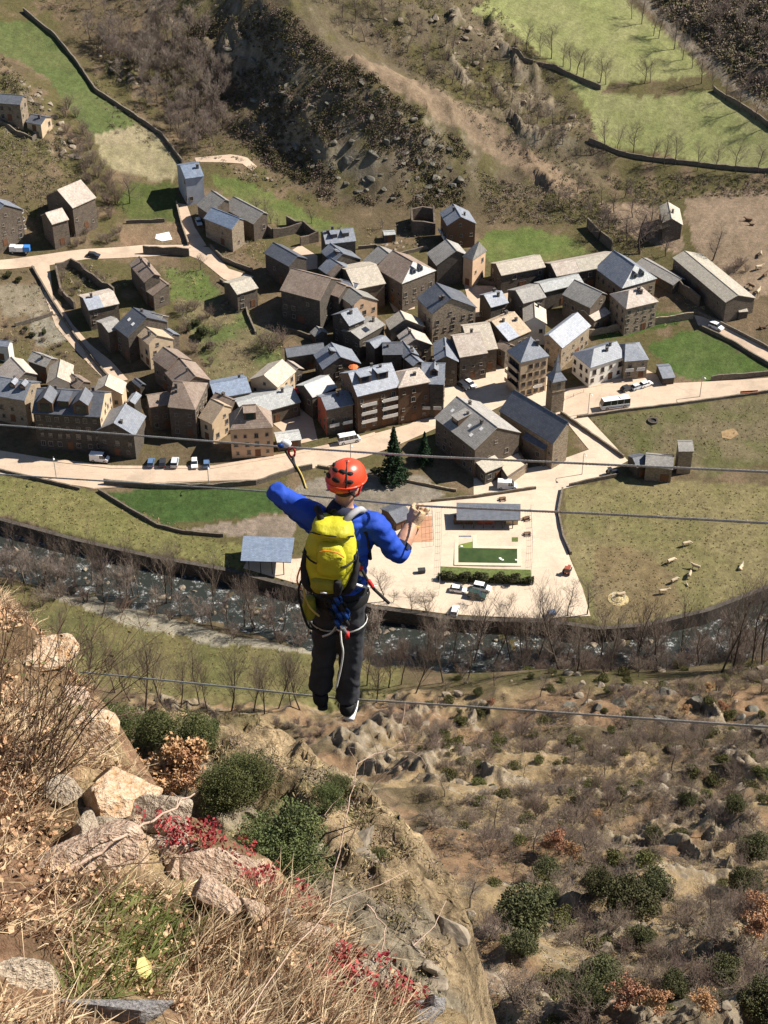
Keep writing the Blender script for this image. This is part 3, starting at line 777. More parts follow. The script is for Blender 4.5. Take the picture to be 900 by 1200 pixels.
    # dormers: (position along the ridge 0..1 from A to B, fraction down the slope, width, style)
    for tt, fr, dw, sty in dorm:
        cx = (L / 2 - tt * L) * (1 if Apos else -1); y1 = -D1 * fr
        zf = H + y1 * tp; hd = dw * .75; dm = MB()
        if sty == 'gable':
            top = zf + hd + dw * .4; yb = -(H - top) / tp if top < H else 0
            ybe = min(-(H - (zf + hd)) / tp, 0)
            e = dw / 2
            dm.add([(cx - e, y1, zf - .3), (cx + e, y1, zf - .3), (cx + e, y1, zf + hd), (cx - e, y1, zf + hd), (cx, y1, top),
                    (cx - e, ybe, zf + hd), (cx + e, ybe, zf + hd), (cx, yb, top)],
                   [(0, 1, 2, 4, 3), (1, 6, 2), (0, 3, 5)], 1)
            o = .15
            rv = [(cx - e - o, y1 - o, zf + hd - o * .6), (cx, y1 - o, top + .06), (cx, yb + .1, top + .06), (cx - e - o, ybe + .15, zf + hd - o * .6)]
            dm.slab(rv, [(0, 1, 2, 3)], .08, 0)
            rv = [(cx + e + o, y1 - o, zf + hd - o * .6), (cx, y1 - o, top + .061), (cx, yb + .1, top + .061), (cx + e + o, ybe + .15, zf + hd - o * .6)]
            dm.slab(rv, [(3, 2, 1, 0)], .08, 0)
        else:
            top = zf + hd; yb = min(-(H - top - .5) / tp, -.1); e = dw / 2; zt2 = H + yb * tp + .02
            dm.add([(cx - e, y1, zf - .3), (cx + e, y1, zf - .3), (cx + e, y1, top), (cx - e, y1, top), (cx - e, yb, zt2), (cx + e, yb, zt2)],
                   [(0, 1, 2, 3), (1, 5, 2), (0, 3, 4)], 1)
            dm.slab([(cx - e - .15, y1 - .3, top), (cx + e + .15, y1 - .3, top), (cx + e + .15, yb, zt2 + .05), (cx - e - .15, yb, zt2 + .05)], [(0, 1, 2, 3)], .12, 0)
        d = dm.build('dormer', [M[roof], M['darkframe']], ro)
        g = MB(); g.box(cx - dw * .32, cx + dw * .32, y1 - .05, y1 - .01, zf + .1, zf + hd * .9); g.build('pane', M['glass'], d)
    HOUSES.append((label[:40], round(L, 1), round(D1, 1), round(Dp, 1), round(h, 1), round(math.degrees(rz)), round(zb, 1)))
    s.update(root=root, ro=ro, rz=rz, H=H, x0=x0, x1=x1, wy0=wy0, wx0=wx0, wx1=wx1, ze1=ze1, D1=D1, Dp=Dp, wy1=wy1, Apos=Apos); return s

# --- left upper village
house('hillside_house', 'slate roofed house with a pale gable cut off by the upper left edge', (27,112),(-12,109),(22,123), 6, 'stone_lt','slate_dark', chim=0)
house('garden_cabin', 'small slate roofed cabin below the topmost left house', (54,137.5),(36,134),(46,146), 3, 'cream','slate_dark', pitch=20, chim=1, win=.6)
house('stone_house', 'tall house with balconies at the left edge behind the blue lorry', (5,240),(-12,230),(27,245), 10, 'stone','slate', balcony=3, chim=0)
house('stone_house', 'biggest dark stone house on the rock above the lane, pinkish roof', (67,223),(95,211),(87,243), 9, 'stone','pinkish', chim=0, win=.4)
house('stone_house', 'lower stone house with a brown roof beside the lane, long shadow', (53,250),(73,244),(65,262), 8, 'stone','pinkish', chim=0, win=.3)
h6 = house('stone_house', 'brown roofed house at the lane with two chimneys and a front lean-to', (181,321),(163,300),(167,329), 7, 'stone','brown', C2=(198,334), chim=2, win=.4)
house('lean_to', 'brown lean-to roof joined to the front of the lane house', (182,323),(196,333),(171,341), 4.5, 'stone','brown', pitch=22, chim=0, win=.5, D2=1.0, cat='lean-to')
house('stone_house', 'low house with a half bluish half tan roof below the ruined garden', (97,349),(133,341),(104,364), 6, 'stone','pinkish', pitch=18, patch=('slate_pale', 0, .5), chim=1, win=.5)
house('slate_house', 'dark slate roof with two bright skylights in the left village', (172,372),(156,360),(145,392), 8, 'stone_dk','slate_dark', chim=1, win=.5, sky=((.3,.5,0),(.65,.45,0)))
house('stone_house', 'small flat grey roof left of the skylight house', (119,379),(137,373),(125,390), 7, 'stone','greybrown', pitch=15, chim=0, win=.4)
house('stone_house', 'ochre roofed house with a pale lit gable below the skylight house', (184,393),(169,381),(174,404), 8, 'cream','orange', C2=(204,397), chim=1)
house('stone_house', 'grey brown roofed house behind the ochre roof and the stone steps', (191,370),(173,366),(188,383), 7, 'stone','greybrown', chim=0)
house('slate_house', 'small blue slate roof right of the ochre roofed house', (203,391),(190,383),(200,400), 5, 'stone','slate', chim=0, D2=2.5)
house('stone_house', 'brown roofed house, upper of the two stepped brown roofs', (209,419),(191,406),(191,430), 8, 'stone','brown', C2=(220,418), chim=0)
house('stone_house', 'larger brown roofed house, lower of the two stepped brown roofs', (229,441),(211,420),(205,451), 8, 'stone','brown', C2=(247,445), chim=1)
# --- lower left
house('stone_house', 'little white walled house with a grey roof at the left frame edge', (12,400),(-8,397),(14,408), 5, 'whitewall','slate', chim=0)
house('stone_house', 'pink and dark roofed house near the left edge above the dormers', (30,436),(13,418),(4,444), 8, 'stone','pinkish', C2=(54,449), chim=0)
house('slate_house', 'slate house with bright dormers at the left edge', (-10,440),(37,448),(-6,464), 8, 'stone_lt','slate', chim=1, dorm=((.6,.45,1.8,'gable'),(.85,.45,1.8,'gable')))
house('stone_house', 'house with a dark brown and a pale grey slope and a whitewashed wall', (67,442),(71,421),(54,449), 7, 'whitewall','beige', C2=(84,443), chim=0)
house('stone_house', 'brown and grey gabled house behind the long inn', (123,452),(128,438),(110,459), 8, 'cream','beige', C2=(143,465), chim=0)
house('shed', 'small dark slate roof in the shadow of the stepped houses', (158,443),(167,450),(171,460), 4, 'stone_dk','slate_dark', chim=0, win=0, cat='shed')
inn = house('inn', 'long four storey inn with slate roof and bright dormers facing the main road', (123,460),(43,455),(101,488), 11.5, 'cream','slate_dark', wallF='stone_dk', chim=3, win=1.2, cat='inn',  # dark stone front, its colour also lowered to carry the shade on that side
      dorm=((.28,.93,4.2,'gable'),(.80,.93,4.2,'gable'),(.55,.7,3.0,'shed')))
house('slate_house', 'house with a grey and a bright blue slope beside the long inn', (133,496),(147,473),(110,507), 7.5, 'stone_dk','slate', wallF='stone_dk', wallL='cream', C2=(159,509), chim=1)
house('stone_house', 'brown hip roofed house with six shaded windows above the parked cars', (214,448),(203,447),(229,480), 9.5, 'stone','brown', hip='A', chim=2, win=1.2)
house('stone_house', 'low brown wing left of the hip roofed house', (198,459),(172,463),(192,475), 8, 'stone','brown', chim=0)
house('stone_house', 'small cream fronted house with an ochre roof beside the mansard house', (247,467),(263,475),(234,490), 6.5, 'cream','orange', pitch=34, chim=0, D2=3)
house('stone_house', 'narrow brown roof behind the small cream fronted house', (252,460),(272,468),(244,466), 7, 'stone','brown', chim=1)
man = house('mansard_house', 'tall house with a brown mansard roof and boxy dormer by the road', (284,475),(300,474),(269,504), 9.5, 'pinkwall','brown', hip=True, CB=(320,500), pitch=52, chim=0, win=1.3, dorm=((.5,.62,3.2,'shed'),), oh=.3)
house('slate_house', 'blue grey sheet roof between the brown hip roof and the whitish roof', (289,442),(246,450),(301,458), 5, 'stone','metal', pitch=22, chim=1, win=.4)
house('stone_house', 'long whitish roof right of the brown mansard roof', (343,453),(277,471),(349,472), 4.5, 'stone','white', pitch=20, chim=1, win=.5)
house('stone_house', 'house with a pale beige slope and cream gable above the whitish roof', (309,440),(331,421),(327,453), 6, 'cream','beige', C2=(295,442), chim=0)
house('stone_house', 'short brown roofed wing behind the pale beige roof', (337,422),(350,431),(344,436), 5, 'stone','pinkish', chim=0, D2=2)
# --- upper middle
house('tower_house', 'narrow pale blue house standing alone at the top of the lane', (211,194),(233,190.5),(215,210), 9, 'greywall','metal', pitch=20, chim=1, win=.2, door=False)
house('barn', 'small brown roofed barn below the pale blue tower house', (264,234),(248,223),(239,247), 5, 'stone','greybrown', chim=0, win=.2, cat='barn', D2=1.8)
house('barn', 'grey roofed barn with a bright edge beside the ruins', (309,249),(273,230),(282,255), 5, 'stone','greybrown', chim=0, win=.2, cat='barn', D2=2.0)
house('stone_house', 'blue slate roofed house with a lit stone gable at the lane bend', (281,256),(248,243),(256,263), 7, 'stone_lt','metal', chim=0, win=.3, D2=2.2)
house('stone_house', 'dark slate roofed house in front of the roofless ruin', (349,300),(320,284),(323,304), 8, 'stone_dk','slate_dark', chim=0, win=.3)
house('shed', 'small grey roofed stone shed beside the lane above the garden', (269,332.5),(294,325),(275,346), 6, 'stone','fibre', pitch=18, chim=0, win=.3, cat='shed')
house('barn', 'very long brown roofed barn with a high shaded wall', (388,326),(341,314),(373,352), 9.5, 'stone_dk','brown', chim=0, win=.3, cat='barn')
house('barn', 'brown roofed continuation of the long barn, stepped down', (406,335),(387,328),(392,347), 8.5, 'stone_dk','brown', chim=0, win=.3, cat='barn')
house('stone_house', 'grey roofed house with an orange side wall beside the long brown barn', (425,347),(408,335),(412,358), 8, 'pinkwall','greybrown', C2=(441,350), chim=0)
house('slate_house', 'bright blue slate roof with two chimneys right of the dark garden wall', (399,367),(418,359.5),(412,381), 9, 'stone_dk','slate', C2=(388,369), chim=2)
house('stone_house', 'flat grey roof with a dark roof opening beside the bright blue slate roof', (411,389),(441,372),(417,400), 7, 'stone_dk','greybrown', pitch=14, chim=1, win=.3, sky=((.4,.5,1),))
house('stone_house', 'small brown gabled house behind the flat grey roof', (475,374),(469,364),(457,387), 7, 'stone','beige', C2=(496,379), chim=0)
house('stone_house', 'beige gabled house below the large square slate house', (487,397),(478,384),(466,395), 7, 'stone','pinkish', C2=(507,404), chim=1)
house('slate_house', 'small tilted slate roof in the shaded middle of the village', (433,401),(452,393),(440,408), 7, 'stone_dk','slate', chim=0, pitch=22)
house('slate_house', 'wide dark slate roof with a curved eave in the middle of the village', (448,402),(472,402),(440,416), 7.5, 'stone_dk','slate_dark', chim=1, pitch=25)
house('slate_house', 'narrow bright slate roof right of the curved slate eave', (482,413),(472,399),(470,416), 7, 'stone','slate', chim=1)
house('slate_house', 'slate house with one grey and one bright slope behind the balcony block', (399,418),(388,401),(376,430), 7, 'stone_dk','slate', C2=(422,424), chim=1, dorm=((.5,.3,2.2,'shed'),))
house('slate_house', 'long low dark slate roof at the edge of the green garden', (379,402),(334,408),(381,413), 5, 'stone_dk','slate_dark', chim=0, win=.3)
house('shed', 'tiny grey gabled outbuilding under the long barn', (377,388),(371,382),(366,392), 3.2, 'stone','greybrown', chim=0, win=0, cat='shed')
house('stone_house', 'roof of mottled white slabs left of the brick topped house', (356,452),(385,440),(364,467), 7, 'stone_dk','white', pitch=25, chim=0, win=.5)
brk = house('brick_house', 'house with red brick top storey and grey roof at the road', (376,466),(409,459),(386,480), 8.5, 'brick','slate', wallF='stone', pitch=22, chim=1, win=1.2, balcony=1)
blk = house('apartment_block', 'balcony fronted apartment block with a bright slate roof and two flat dormers', (408,437),(459,425.5),(421,464), 12, 'timber','slate_pale', chim=4, win=1.0, balcony=3, cat='apartment block',
      dorm=((.28,.55,3.2,'shed'),(.68,.55,3.2,'shed')))
house('tall_house', 'tall dark timber fronted house with a pinkish hipped roof beside the balcony block', (476,434),(491,431),(467,455), 12, 'timber','pinkish', hip=True, CB=(504,446), chim=1, win=1.2)
house('tall_house', 'tall slate roofed house with one dormer overlooking the square', (494,425),(522,426),(505,450), 11, 'stone_dk','slate', hip='A', chim=2, win=1.0, balcony=1, dorm=((.55,.6,2.2,'gable'),))
house('slate_house', 'slate house with a bright triangular slope left of the broad pink beige roof', (523,417),(521,395),(508,411), 8, 'stone','slate', C2=(537,418), chim=1)
house('stone_house', 'house with a broad pink beige roof and a garage door on the square', (563,389),(530,394),(563,415), 8, 'stone','pinkish', chim=1, pitch=22, D2=2.5)
house('stone_house', 'plain stone house with a broad beige roof at the corner of the square', (574,378),(542,382),(589,408), 7, 'stone','beige', chim=0, pitch=22, D2=2.5, win=.4)
house('stone_house', 'house with a half blue half orange roof behind the tower hotel', (603,365.5),(576,377),(618,390), 7, 'stone','orange', chim=3, pitch=22, D2=3, patch=('slate_pale', .52, 1))
house('slate_house', 'large square slate roofed house with a grey gable full of windows', (529,350),(511,331),(504,366), 10.5, 'stone_lt','slate_dark', C2=(555,356), chim=2, win=1.2)
house('slate_house', 'pale slate roofed house on the little stone yard', (567,346),(588,340.5),(579,359.5), 6.5, 'stone_dk','slate_pale', chim=2, pitch=24, D2=3)
house('stone_house', 'grey brown roofed house above the little white gable', (604,340.5),(631,333),(612,356), 7, 'stone','greybrown', chim=0, pitch=24)
house('stone_house', 'little white gabled house behind the tower hotel', (627,372),(626,355),(613,374), 7, 'whitewall','beige', C2=(640,364), chim=1)
# --- top middle
b = house('slate_house', 'balconied wooden fronted house by itself at the foot of the rocky spur', (540,254),(531,239),(523,263), 8.5, 'timber','slate', C2=(557,259.5), chim=2, balcony=1)
house('stone_house', 'big dark gabled barn house left of the square tower house', (535,294),(523,280),(512,312), 7, 'stone_dk','greybrown', C2=(547,297), chim=0, win=.3)
house('tower_house', 'square tower house with a pyramid roof and pink walls', (561.5,283.5),(560,283),(554,305), 9.5, 'pinkwall','greybrown', hip=True, CB=(547,297), pitch=48, chim=0, win=1.0)
house('hut', 'tiny white topped hut on the grass above the village', (449,272),(463,271),(449,276), 2.6, 'stone_dk','white', pitch=10, chim=0, win=0, cat='hut', oh=.15)
house('slate_house', 'grey roof with two dark dormers at the upper edge of the village', (414,267),(378,271),(421,282), 8, 'stone_dk','slate', chim=2, win=.5, dorm=((.3,.6,2.0,'shed'),(.68,.6,2.0,'shed')))
house('slate_house', 'blue slate gable below the two chimney grey roof', (402,297),(387,285),(380,299), 7, 'stone_dk','slate', C2=(418,299), chim=1, dorm=((.3,.4,2,'shed'),))
house('slate_house', 'low slate roof turning brown at its right end', (402,312),(386,301),(384,322), 6, 'stone_dk','slate', chim=0, win=.3, patch=('brown', 0, .35))
house('stone_house', 'broad uneven beige slab roof in the upper village', (441,309),(405,316),(453,332), 7, 'stone','beige', pitch=20, chim=0, win=.3)
house('stone_house', 'grey gabled roof tucked behind the brown and white hipped house', (456,297),(444,288),(430,309), 6, 'stone','greybrown', chim=0, win=.3)
house('manor_house', 'large hipped house with a brown long slope and a white front slope', (484,307),(460,293),(471,333), 8.5, 'stone','brown', hip='A', chim=0, win=1.2, hipmat='white', hipdorm=True)
house('barn', 'beige roofed barn along the green meadow', (581,309),(633,299),(587,323), 6, 'stone_dk','beige', chim=0, win=.4, cat='barn', pitch=24)
house('barn', 'longest pink and grey roofed barn below the meadow', (645,309),(718,295),(653,324), 6, 'stone_dk','pinkish', chim=0, win=.3, cat='barn', pitch=24, patch=('fibre', .38, 1))
house('stone_house', 'long bluish white roof below the pink roofed barn', (632,332),(678,321),(645,341), 6, 'stone_dk','white', chim=0, win=.3, pitch=22)
house('hall', 'great hall with a steep dark slope and a bright triangular front with two dormers', (744,311),(719,293),(729,338), 7, 'stone_lt','slate', hip='A', chim=0, win=.5, pitch=35, hipmat='white', hipdorm=True)  # white front hip: the sunlit brightness of the slate is put into its colour
house('stone_house', 'plain grey roofed house left of the windowed stone house', (706,343),(673,327.5),(684,357), 7.5, 'stone','greybrown', chim=0, win=.6, D2=2.5)
house('lean_to', 'small pinkish lean-to at the foot of the plain grey roofed house', (684,364),(703,354.5),(696,377), 4, 'stone','pinkish', chim=0, pitch=20, cat='lean-to', D2=1.2)
house('stone_house', 'square pale stone house with tall windows and a pinkish hipped roof', (737,340.5),(752,337),(734,362), 9, 'stone_lt','pinkish', hip=True, CB=(771,352), chim=2, win=1.5, floors=3)
house('shed', 'long low grey shed roof between the great hall and the farm barn', (798,327),(753,302),(783,331), 3, 'stone_dk','greybrown', chim=0, win=0, cat='shed', pitch=18, D2=2)
house('barn', 'very long farm barn with a pale fibre roof beside the cattle pasture', (865,346),(802,294),(848,352.5), 5, 'stone','fibre', C2=(884,347.5), chim=0, win=.2, cat='barn', pitch=20)
house('cottage', 'solitary cottage with a pale roof in the bare field', (787,256),(783,236.5),(775.6,258.5), 5, 'stone','fibre', C2=(799.5,258.5), chim=1, win=.4, cat='cottage')
house('barn', 'large barn with a grey left slope, bright right slope and sunlit stone side', (643,392),(677,366),(658,409), 7, 'stone_lt','slate_pale', C2=(632,397), chim=0, win=.8, cat='barn')
vil = house('villa', 'white villa with a bluish hipped roof above the coach', (696,408.5),(723,400),(692,431), 6.5, 'whitewall','slate', hip=True, CB=(731,418), chim=2, win=1.6, floors=2, wstyle='dark')
house('villa_wing', 'wing with a small balcony joined to the right of the white villa', (733,403),(745,402),(732,424), 6.0, 'stone_lt','slate', hip=True, CB=(756,413), chim=0, win=1.3, cat='house wing', balcony=1)
# --- church group
house('rectory', 'big house with one brown and one bright slope and skylights before the church', (583,501),(535,464.5),(552,524), 9, 'stone','greybrown', C2=(611,507), chim=3, win=.9, dorm=((.62,.75,3.0,'shed'),), sky=((.2,.35,0),(.25,.7,0),(.4,.5,0),(.85,.45,0)))
house('outbuilding', 'low pale roofed outbuilding at the foot of the big house', (552,536),(574,527),(565,556), 4, 'stone_dk','fibre', pitch=12, chim=0, win=.3, cat='outbuilding')
ch = house('church', 'stone church with a long dark slate roof and a sunlit gable', (666,495),(602,457),(646,519), 8, 'stone_lt','slate_dark', C2=(690,514), chim=0, win=.2, cat='church', pitch=40, group='church buildings', door=False)
house('side_chapel', 'dark blue lean-to chapel against the church', (651,511),(624,496.5),(639,528), 5.5, 'stone','slate_dark', chim=1, win=.2, cat='chapel', pitch=30, D2=1.2, group='church buildings', door=False)
house('farm_shed', 'old grey roofed stone barn at the corner of the pasture', (790,535),(757,532),(789,550), 4.5, 'stone_lt','greybrown', chim=0, win=.3, cat='barn', pitch=28)
house('farm_annex', 'dark low annex left of the old pasture barn', (756,533),(741,536),(757,546), 3.8, 'stone_dk','slate_dark', chim=0, win=.2, cat='annex', pitch=24)
house('farm_tower', 'little square tower behind the old pasture barn', (812,517),(794,517),(811,529), 7.5, 'stone_lt','greybrown', chim=0, win=.3, cat='tower', pitch=20, D2=1.2, door=False)
house('roadside_shed', 'low slate roof sunk beside the road wall and the green paddock', (786,428.5),(771,430),(802,441), 2.3, 'stone_dk','slate', chim=0, win=0, cat='shed', pitch=12, D2=2)
house('hut', 'small dark kiosk roof beside the sports court', (475,592),(455,600),(480,607), 2.8, 'timber','slate_dark', chim=0, win=.3, cat='kiosk', pitch=18)
house('slate_house', 'small slate roof squeezed behind the dormered tall slate house', (491,423),(478,412),(473,420), 7, 'stone_dk','slate', chim=1, win=.5)
house('shed', 'low whitish roof between the mansard house and the shaded alley', (322,509),(351,505),(324,519), 3, 'stone','white', pitch=12, chim=0, win=.3, cat='shed', D2=1.5)
house('hut', 'little hut with a pale roof below the gable of the long farm barn', (864,361.5),(875,360.5),(865,366), 2.2, 'stone','fibre', pitch=12, chim=0, win=0, cat='hut', oh=.15, D2=1.2)
house('shed', 'blue strip of a lean-to roof between the long barn and the beige slab roof', (397,327),(420,333),(394,331), 8, 'stone_dk','slate', pitch=18, chim=0, win=0, cat='shed', D2=1.5)
house('stone_house', 'low grey roofed house at the left edge under the shaded lane', (60,420),(38,412),(52,430), 5, 'stone','greybrown', chim=1, win=.5)
house('stone_house', 'brown roofed house in the gap above the long inn', (98,447),(84,438),(88,455), 6.5, 'stone','brown', chim=1, win=.5)
house('slate_house', 'slate roofed house in the gap left of the brown hip roofed house', (152,470),(160,459),(143,477), 5, 'stone_dk','slate', chim=0, win=.4)
house('stone_house', 'small brown roof between the tower hotel and the pink beige roof', (598,404),(586,398),(590,411), 6, 'stone','brown', chim=0, win=.4)

# cream hotel with balcony bands and a pyramid roof
def hotel():
    zb = T(*G(622, 476)[:2]); h = 12.5
    P = [PZ(594,411,zb + h), PZ(610,425,zb + h), PZ(644,417,zb + h)]
    Q = P[0] + P[2] - P[1]; ctr = (P[0] + P[2]) / 2
    root = empty('hotel', (ctr[0], ctr[1], zb)); tag(root, 'tall cream hotel with a pyramid slate roof and stacked balconies', 'hotel', 'houses of the mountain village')
    lp = [tuple((p - ctr)[:2]) for p in (P[0], P[1], P[2], Q)]
    inn_ = [(x * .93, y * .93) for x, y in lp]
    w = MB(); w.prism(inn_, -3, h - .25); w.build('wall', M['cream'], root)
    ap = PZ(625, 389, zb + h + 5.5) - ctr; ap = (ap[0] * .4, ap[1] * .4, h + 5.0)
    r = MB(); r.slab([(x, y, h) for x, y in lp] + [ap], [(0, 1, 4), (1, 2, 4), (2, 3, 4), (3, 0, 4)], .25)
    ro = r.build('roof', M['slate'], root)
    c = MB(); c.box(2, 2.8, -.4, .4, h + 1.5, h + 4.2); c.box(1.9, 2.9, -.5, .5, h + 4.3, h + 4.4); c.build('chimney', M['chim'], ro)
    a, b_, c_ = [Vector((x, y, 0)) for x, y in inn_[:3]]
    # left face: three balcony bands
    d = (b_ - a); L = d.length; d.normalize(); n = Vector((d.y, -d.x, 0)); rz = math.atan2(d.y, d.x)
    for k in range(3):
        z = 3.2 + 2.9 * k; bb = MB()
        bb.box(.3, L - .3, -1.1, -.003, -.15, 0); bb.box(.3, L - .3, -1.1, -1.0, .003, 1.0)
        o = bb.build('balcony', M['cream'], root, loc=(a.x, a.y, z), rz=rz)
        for q in (.25, .5, .75): p = a + d * L * q; add_window(root, p.x, p.y, z + 1.2, rz, 1.4, 1.8, 'dark')
    d = (c_ - b_); L = d.length; d.normalize(); rz = math.atan2(d.y, d.x)
    for k in range(4):
        for q in (.14, .38, .62, .86):
            if (k, q) in ((3, .14),): continue
            p = b_ + d * L * q; add_window(root, p.x, p.y, 1.8 + 2.8 * k, rz, 1.0, 1.2, 'dark')
    bb = MB(); bb.box(L * .5, L * .8, -.9, -.003, 3.0, 3.15); bb.box(L * .5, L * .8, -.9, -.8, 3.153, 4.0); bb.build('balcony', M['concrete'], root, loc=(b_.x, b_.y, 0), rz=rz)
hotel()
# bell tower
def bell_tower():
    g = G(650, 484); zb = g[2]; e = 1.9; h = 10.8
    root = empty('bell_tower', (g[0], g[1] + e, zb), math.radians(20)); tag(root, 'slender stone bell tower with a slate spire between church and hotel', 'bell tower', 'church buildings')
    w = MB(); w.box(-e, e, -e, e, -3, h); w.box(-e - .12, e + .12, -e - .12, e + .12, h - 3.6, h - 3.4); w.build('wall', M['stone_lt'], root)
    r = MB(); ee = e + .35
    vs = [(-ee, -ee, h), (ee, -ee, h), (ee, ee, h), (-ee, ee, h), (-.9, -.9, h + 2.0), (.9, -.9, h + 2.0), (.9, .9, h + 2.0), (-.9, .9, h + 2.0), (0, 0, h + 8.2)]
    r.slab(vs, [(0, 1, 5, 4), (1, 2, 6, 5), (2, 3, 7, 6), (3, 0, 4, 7), (4, 5, 8), (5, 6, 8), (6, 7, 8), (7, 4, 8)], .15)
    sp = r.build('spire', M['slate'], root)
    c = MB(); c.tube([(0, 0, h + 8.1), (0, 0, h + 9.4)], .05, 6); c.box(-.3, .3, -.04, .04, h + 8.9, h + 9.0); c.build('cross', M['iron'], sp)
    for rz, x, y in ((0, 0, -e), (math.pi / 2, e, 0), (-math.pi / 2, -e, 0)):
        b = MB(); b.box(-.55, .55, -.03, .02, h - 2.9, h - 1.1); b.lathe([(.55, -.03), (.55, .02)], 12); b.v = [(p if i < 8 else (p[0], p[2], h - 1.1 + p[1])) for i, p in enumerate(b.v)]
        b.build('belfry_opening', M['glass'], root, loc=(x, y, 0), rz=rz)
bell_tower()
# flat terrace below the big house
def terrace():
    zb = T(*G(600, 560)[:2]); h = 2.6
    poly = [PZ(x, y, zb + h)[:2] for x, y in [(577,535),(606,527),(618,545),(594,561)]]
    poly = [poly[i] for i in (3, 2, 1, 0)]; c = np.mean(poly, 0)
    root = empty('stone_terrace', (c[0], c[1], zb)); tag(root, 'raised stone terrace with pale floor and low parapet beside the big house', 'terrace')
    lp = [tuple(p - c) for p in poly]
    b = MB(); b.prism(lp, -2, h); b.build('wall', M['stone_lt'], root)
    p = MB()
    for i in range(4):
        q, r = lp[i], lp[(i + 1) % 4]; p.tube([(q[0] * .97, q[1] * .97, h + .3), (r[0] * .97, r[1] * .97, h + .3)], .3, 4)
    p.build('parapet', M['stone'], root)
    f = MB(); f.prism([(x * .93, y * .93) for x, y in lp], h + .01, h + .06); f.build('floor_slab', M['paving'], root)
terrace()
# ------------------------------------------------------------------ field walls, parapets, ruins
def polyline(px, step=2.0):
    w = [G(a, b)[:2] for a, b in px]; out = []
    for i in range(len(w) - 1):
        n = max(1, int(np.linalg.norm(w[i + 1] - w[i]) / step))
        for k in range(n): out.append(w[i] + (w[i + 1] - w[i]) * k / n)
    out.append(w[-1]); return np.array(out)
def wall_obj(name, label, px, h, th=0.5, mat='dry', base=1.2, pts=None, zbase=None, cat='wall', jit=0.14, group='dry stone walls', dz=0.0):
    P = polyline(px) if pts is None else np.asarray(pts)
    t = np.gradient(P, axis=0); t /= np.maximum(np.linalg.norm(t, axis=1), 1e-6)[:, None]; n = np.stack([-t[:, 1], t[:, 0]], 1)
    z = bilin(BASE, P[:, 0], P[:, 1]) if name == 'river_wall' else terrain(P[:, 0], P[:, 1])
    z = z + dz
    c = P.mean(0); c = np.array([c[0], c[1], z.mean()])
    rows = []
    hh = h + (RNG.random(len(P)) - .5) * 2 * jit * min(h, 2)
    for s, zz, w in ((1, -base, 1.0), (1, None, .85), (-1, None, .85), (-1, -base, 1.0)):
        q = P + n * s * th / 2 * w
        rows.append(np.column_stack([q, z + (hh if zz is None else zz)]) - c)
    V = np.concatenate(rows); k = len(P); F = []
    for r in range(3):
        for i in range(k - 1): F.append((r * k + i, r * k + i + 1, (r + 1) * k + i + 1, (r + 1) * k + i))
    F.append((0, k, 2 * k, 3 * k)); F.append((k - 1, 4 * k - 1, 3 * k - 1, 2 * k - 1))
    m = MB(); m.add(V, F); o = m.build(name, M[mat], loc=tuple(c)); tag(o, label, cat, group); return o
_rw = wall_obj('river_wall', 'long grey retaining wall along the river bank', None, 0.35, 1.5, 'stone_dk', base=5.6, pts=RIV_PTS - RIV_N * 0.5, zbase=None, group=None, jit=.03)
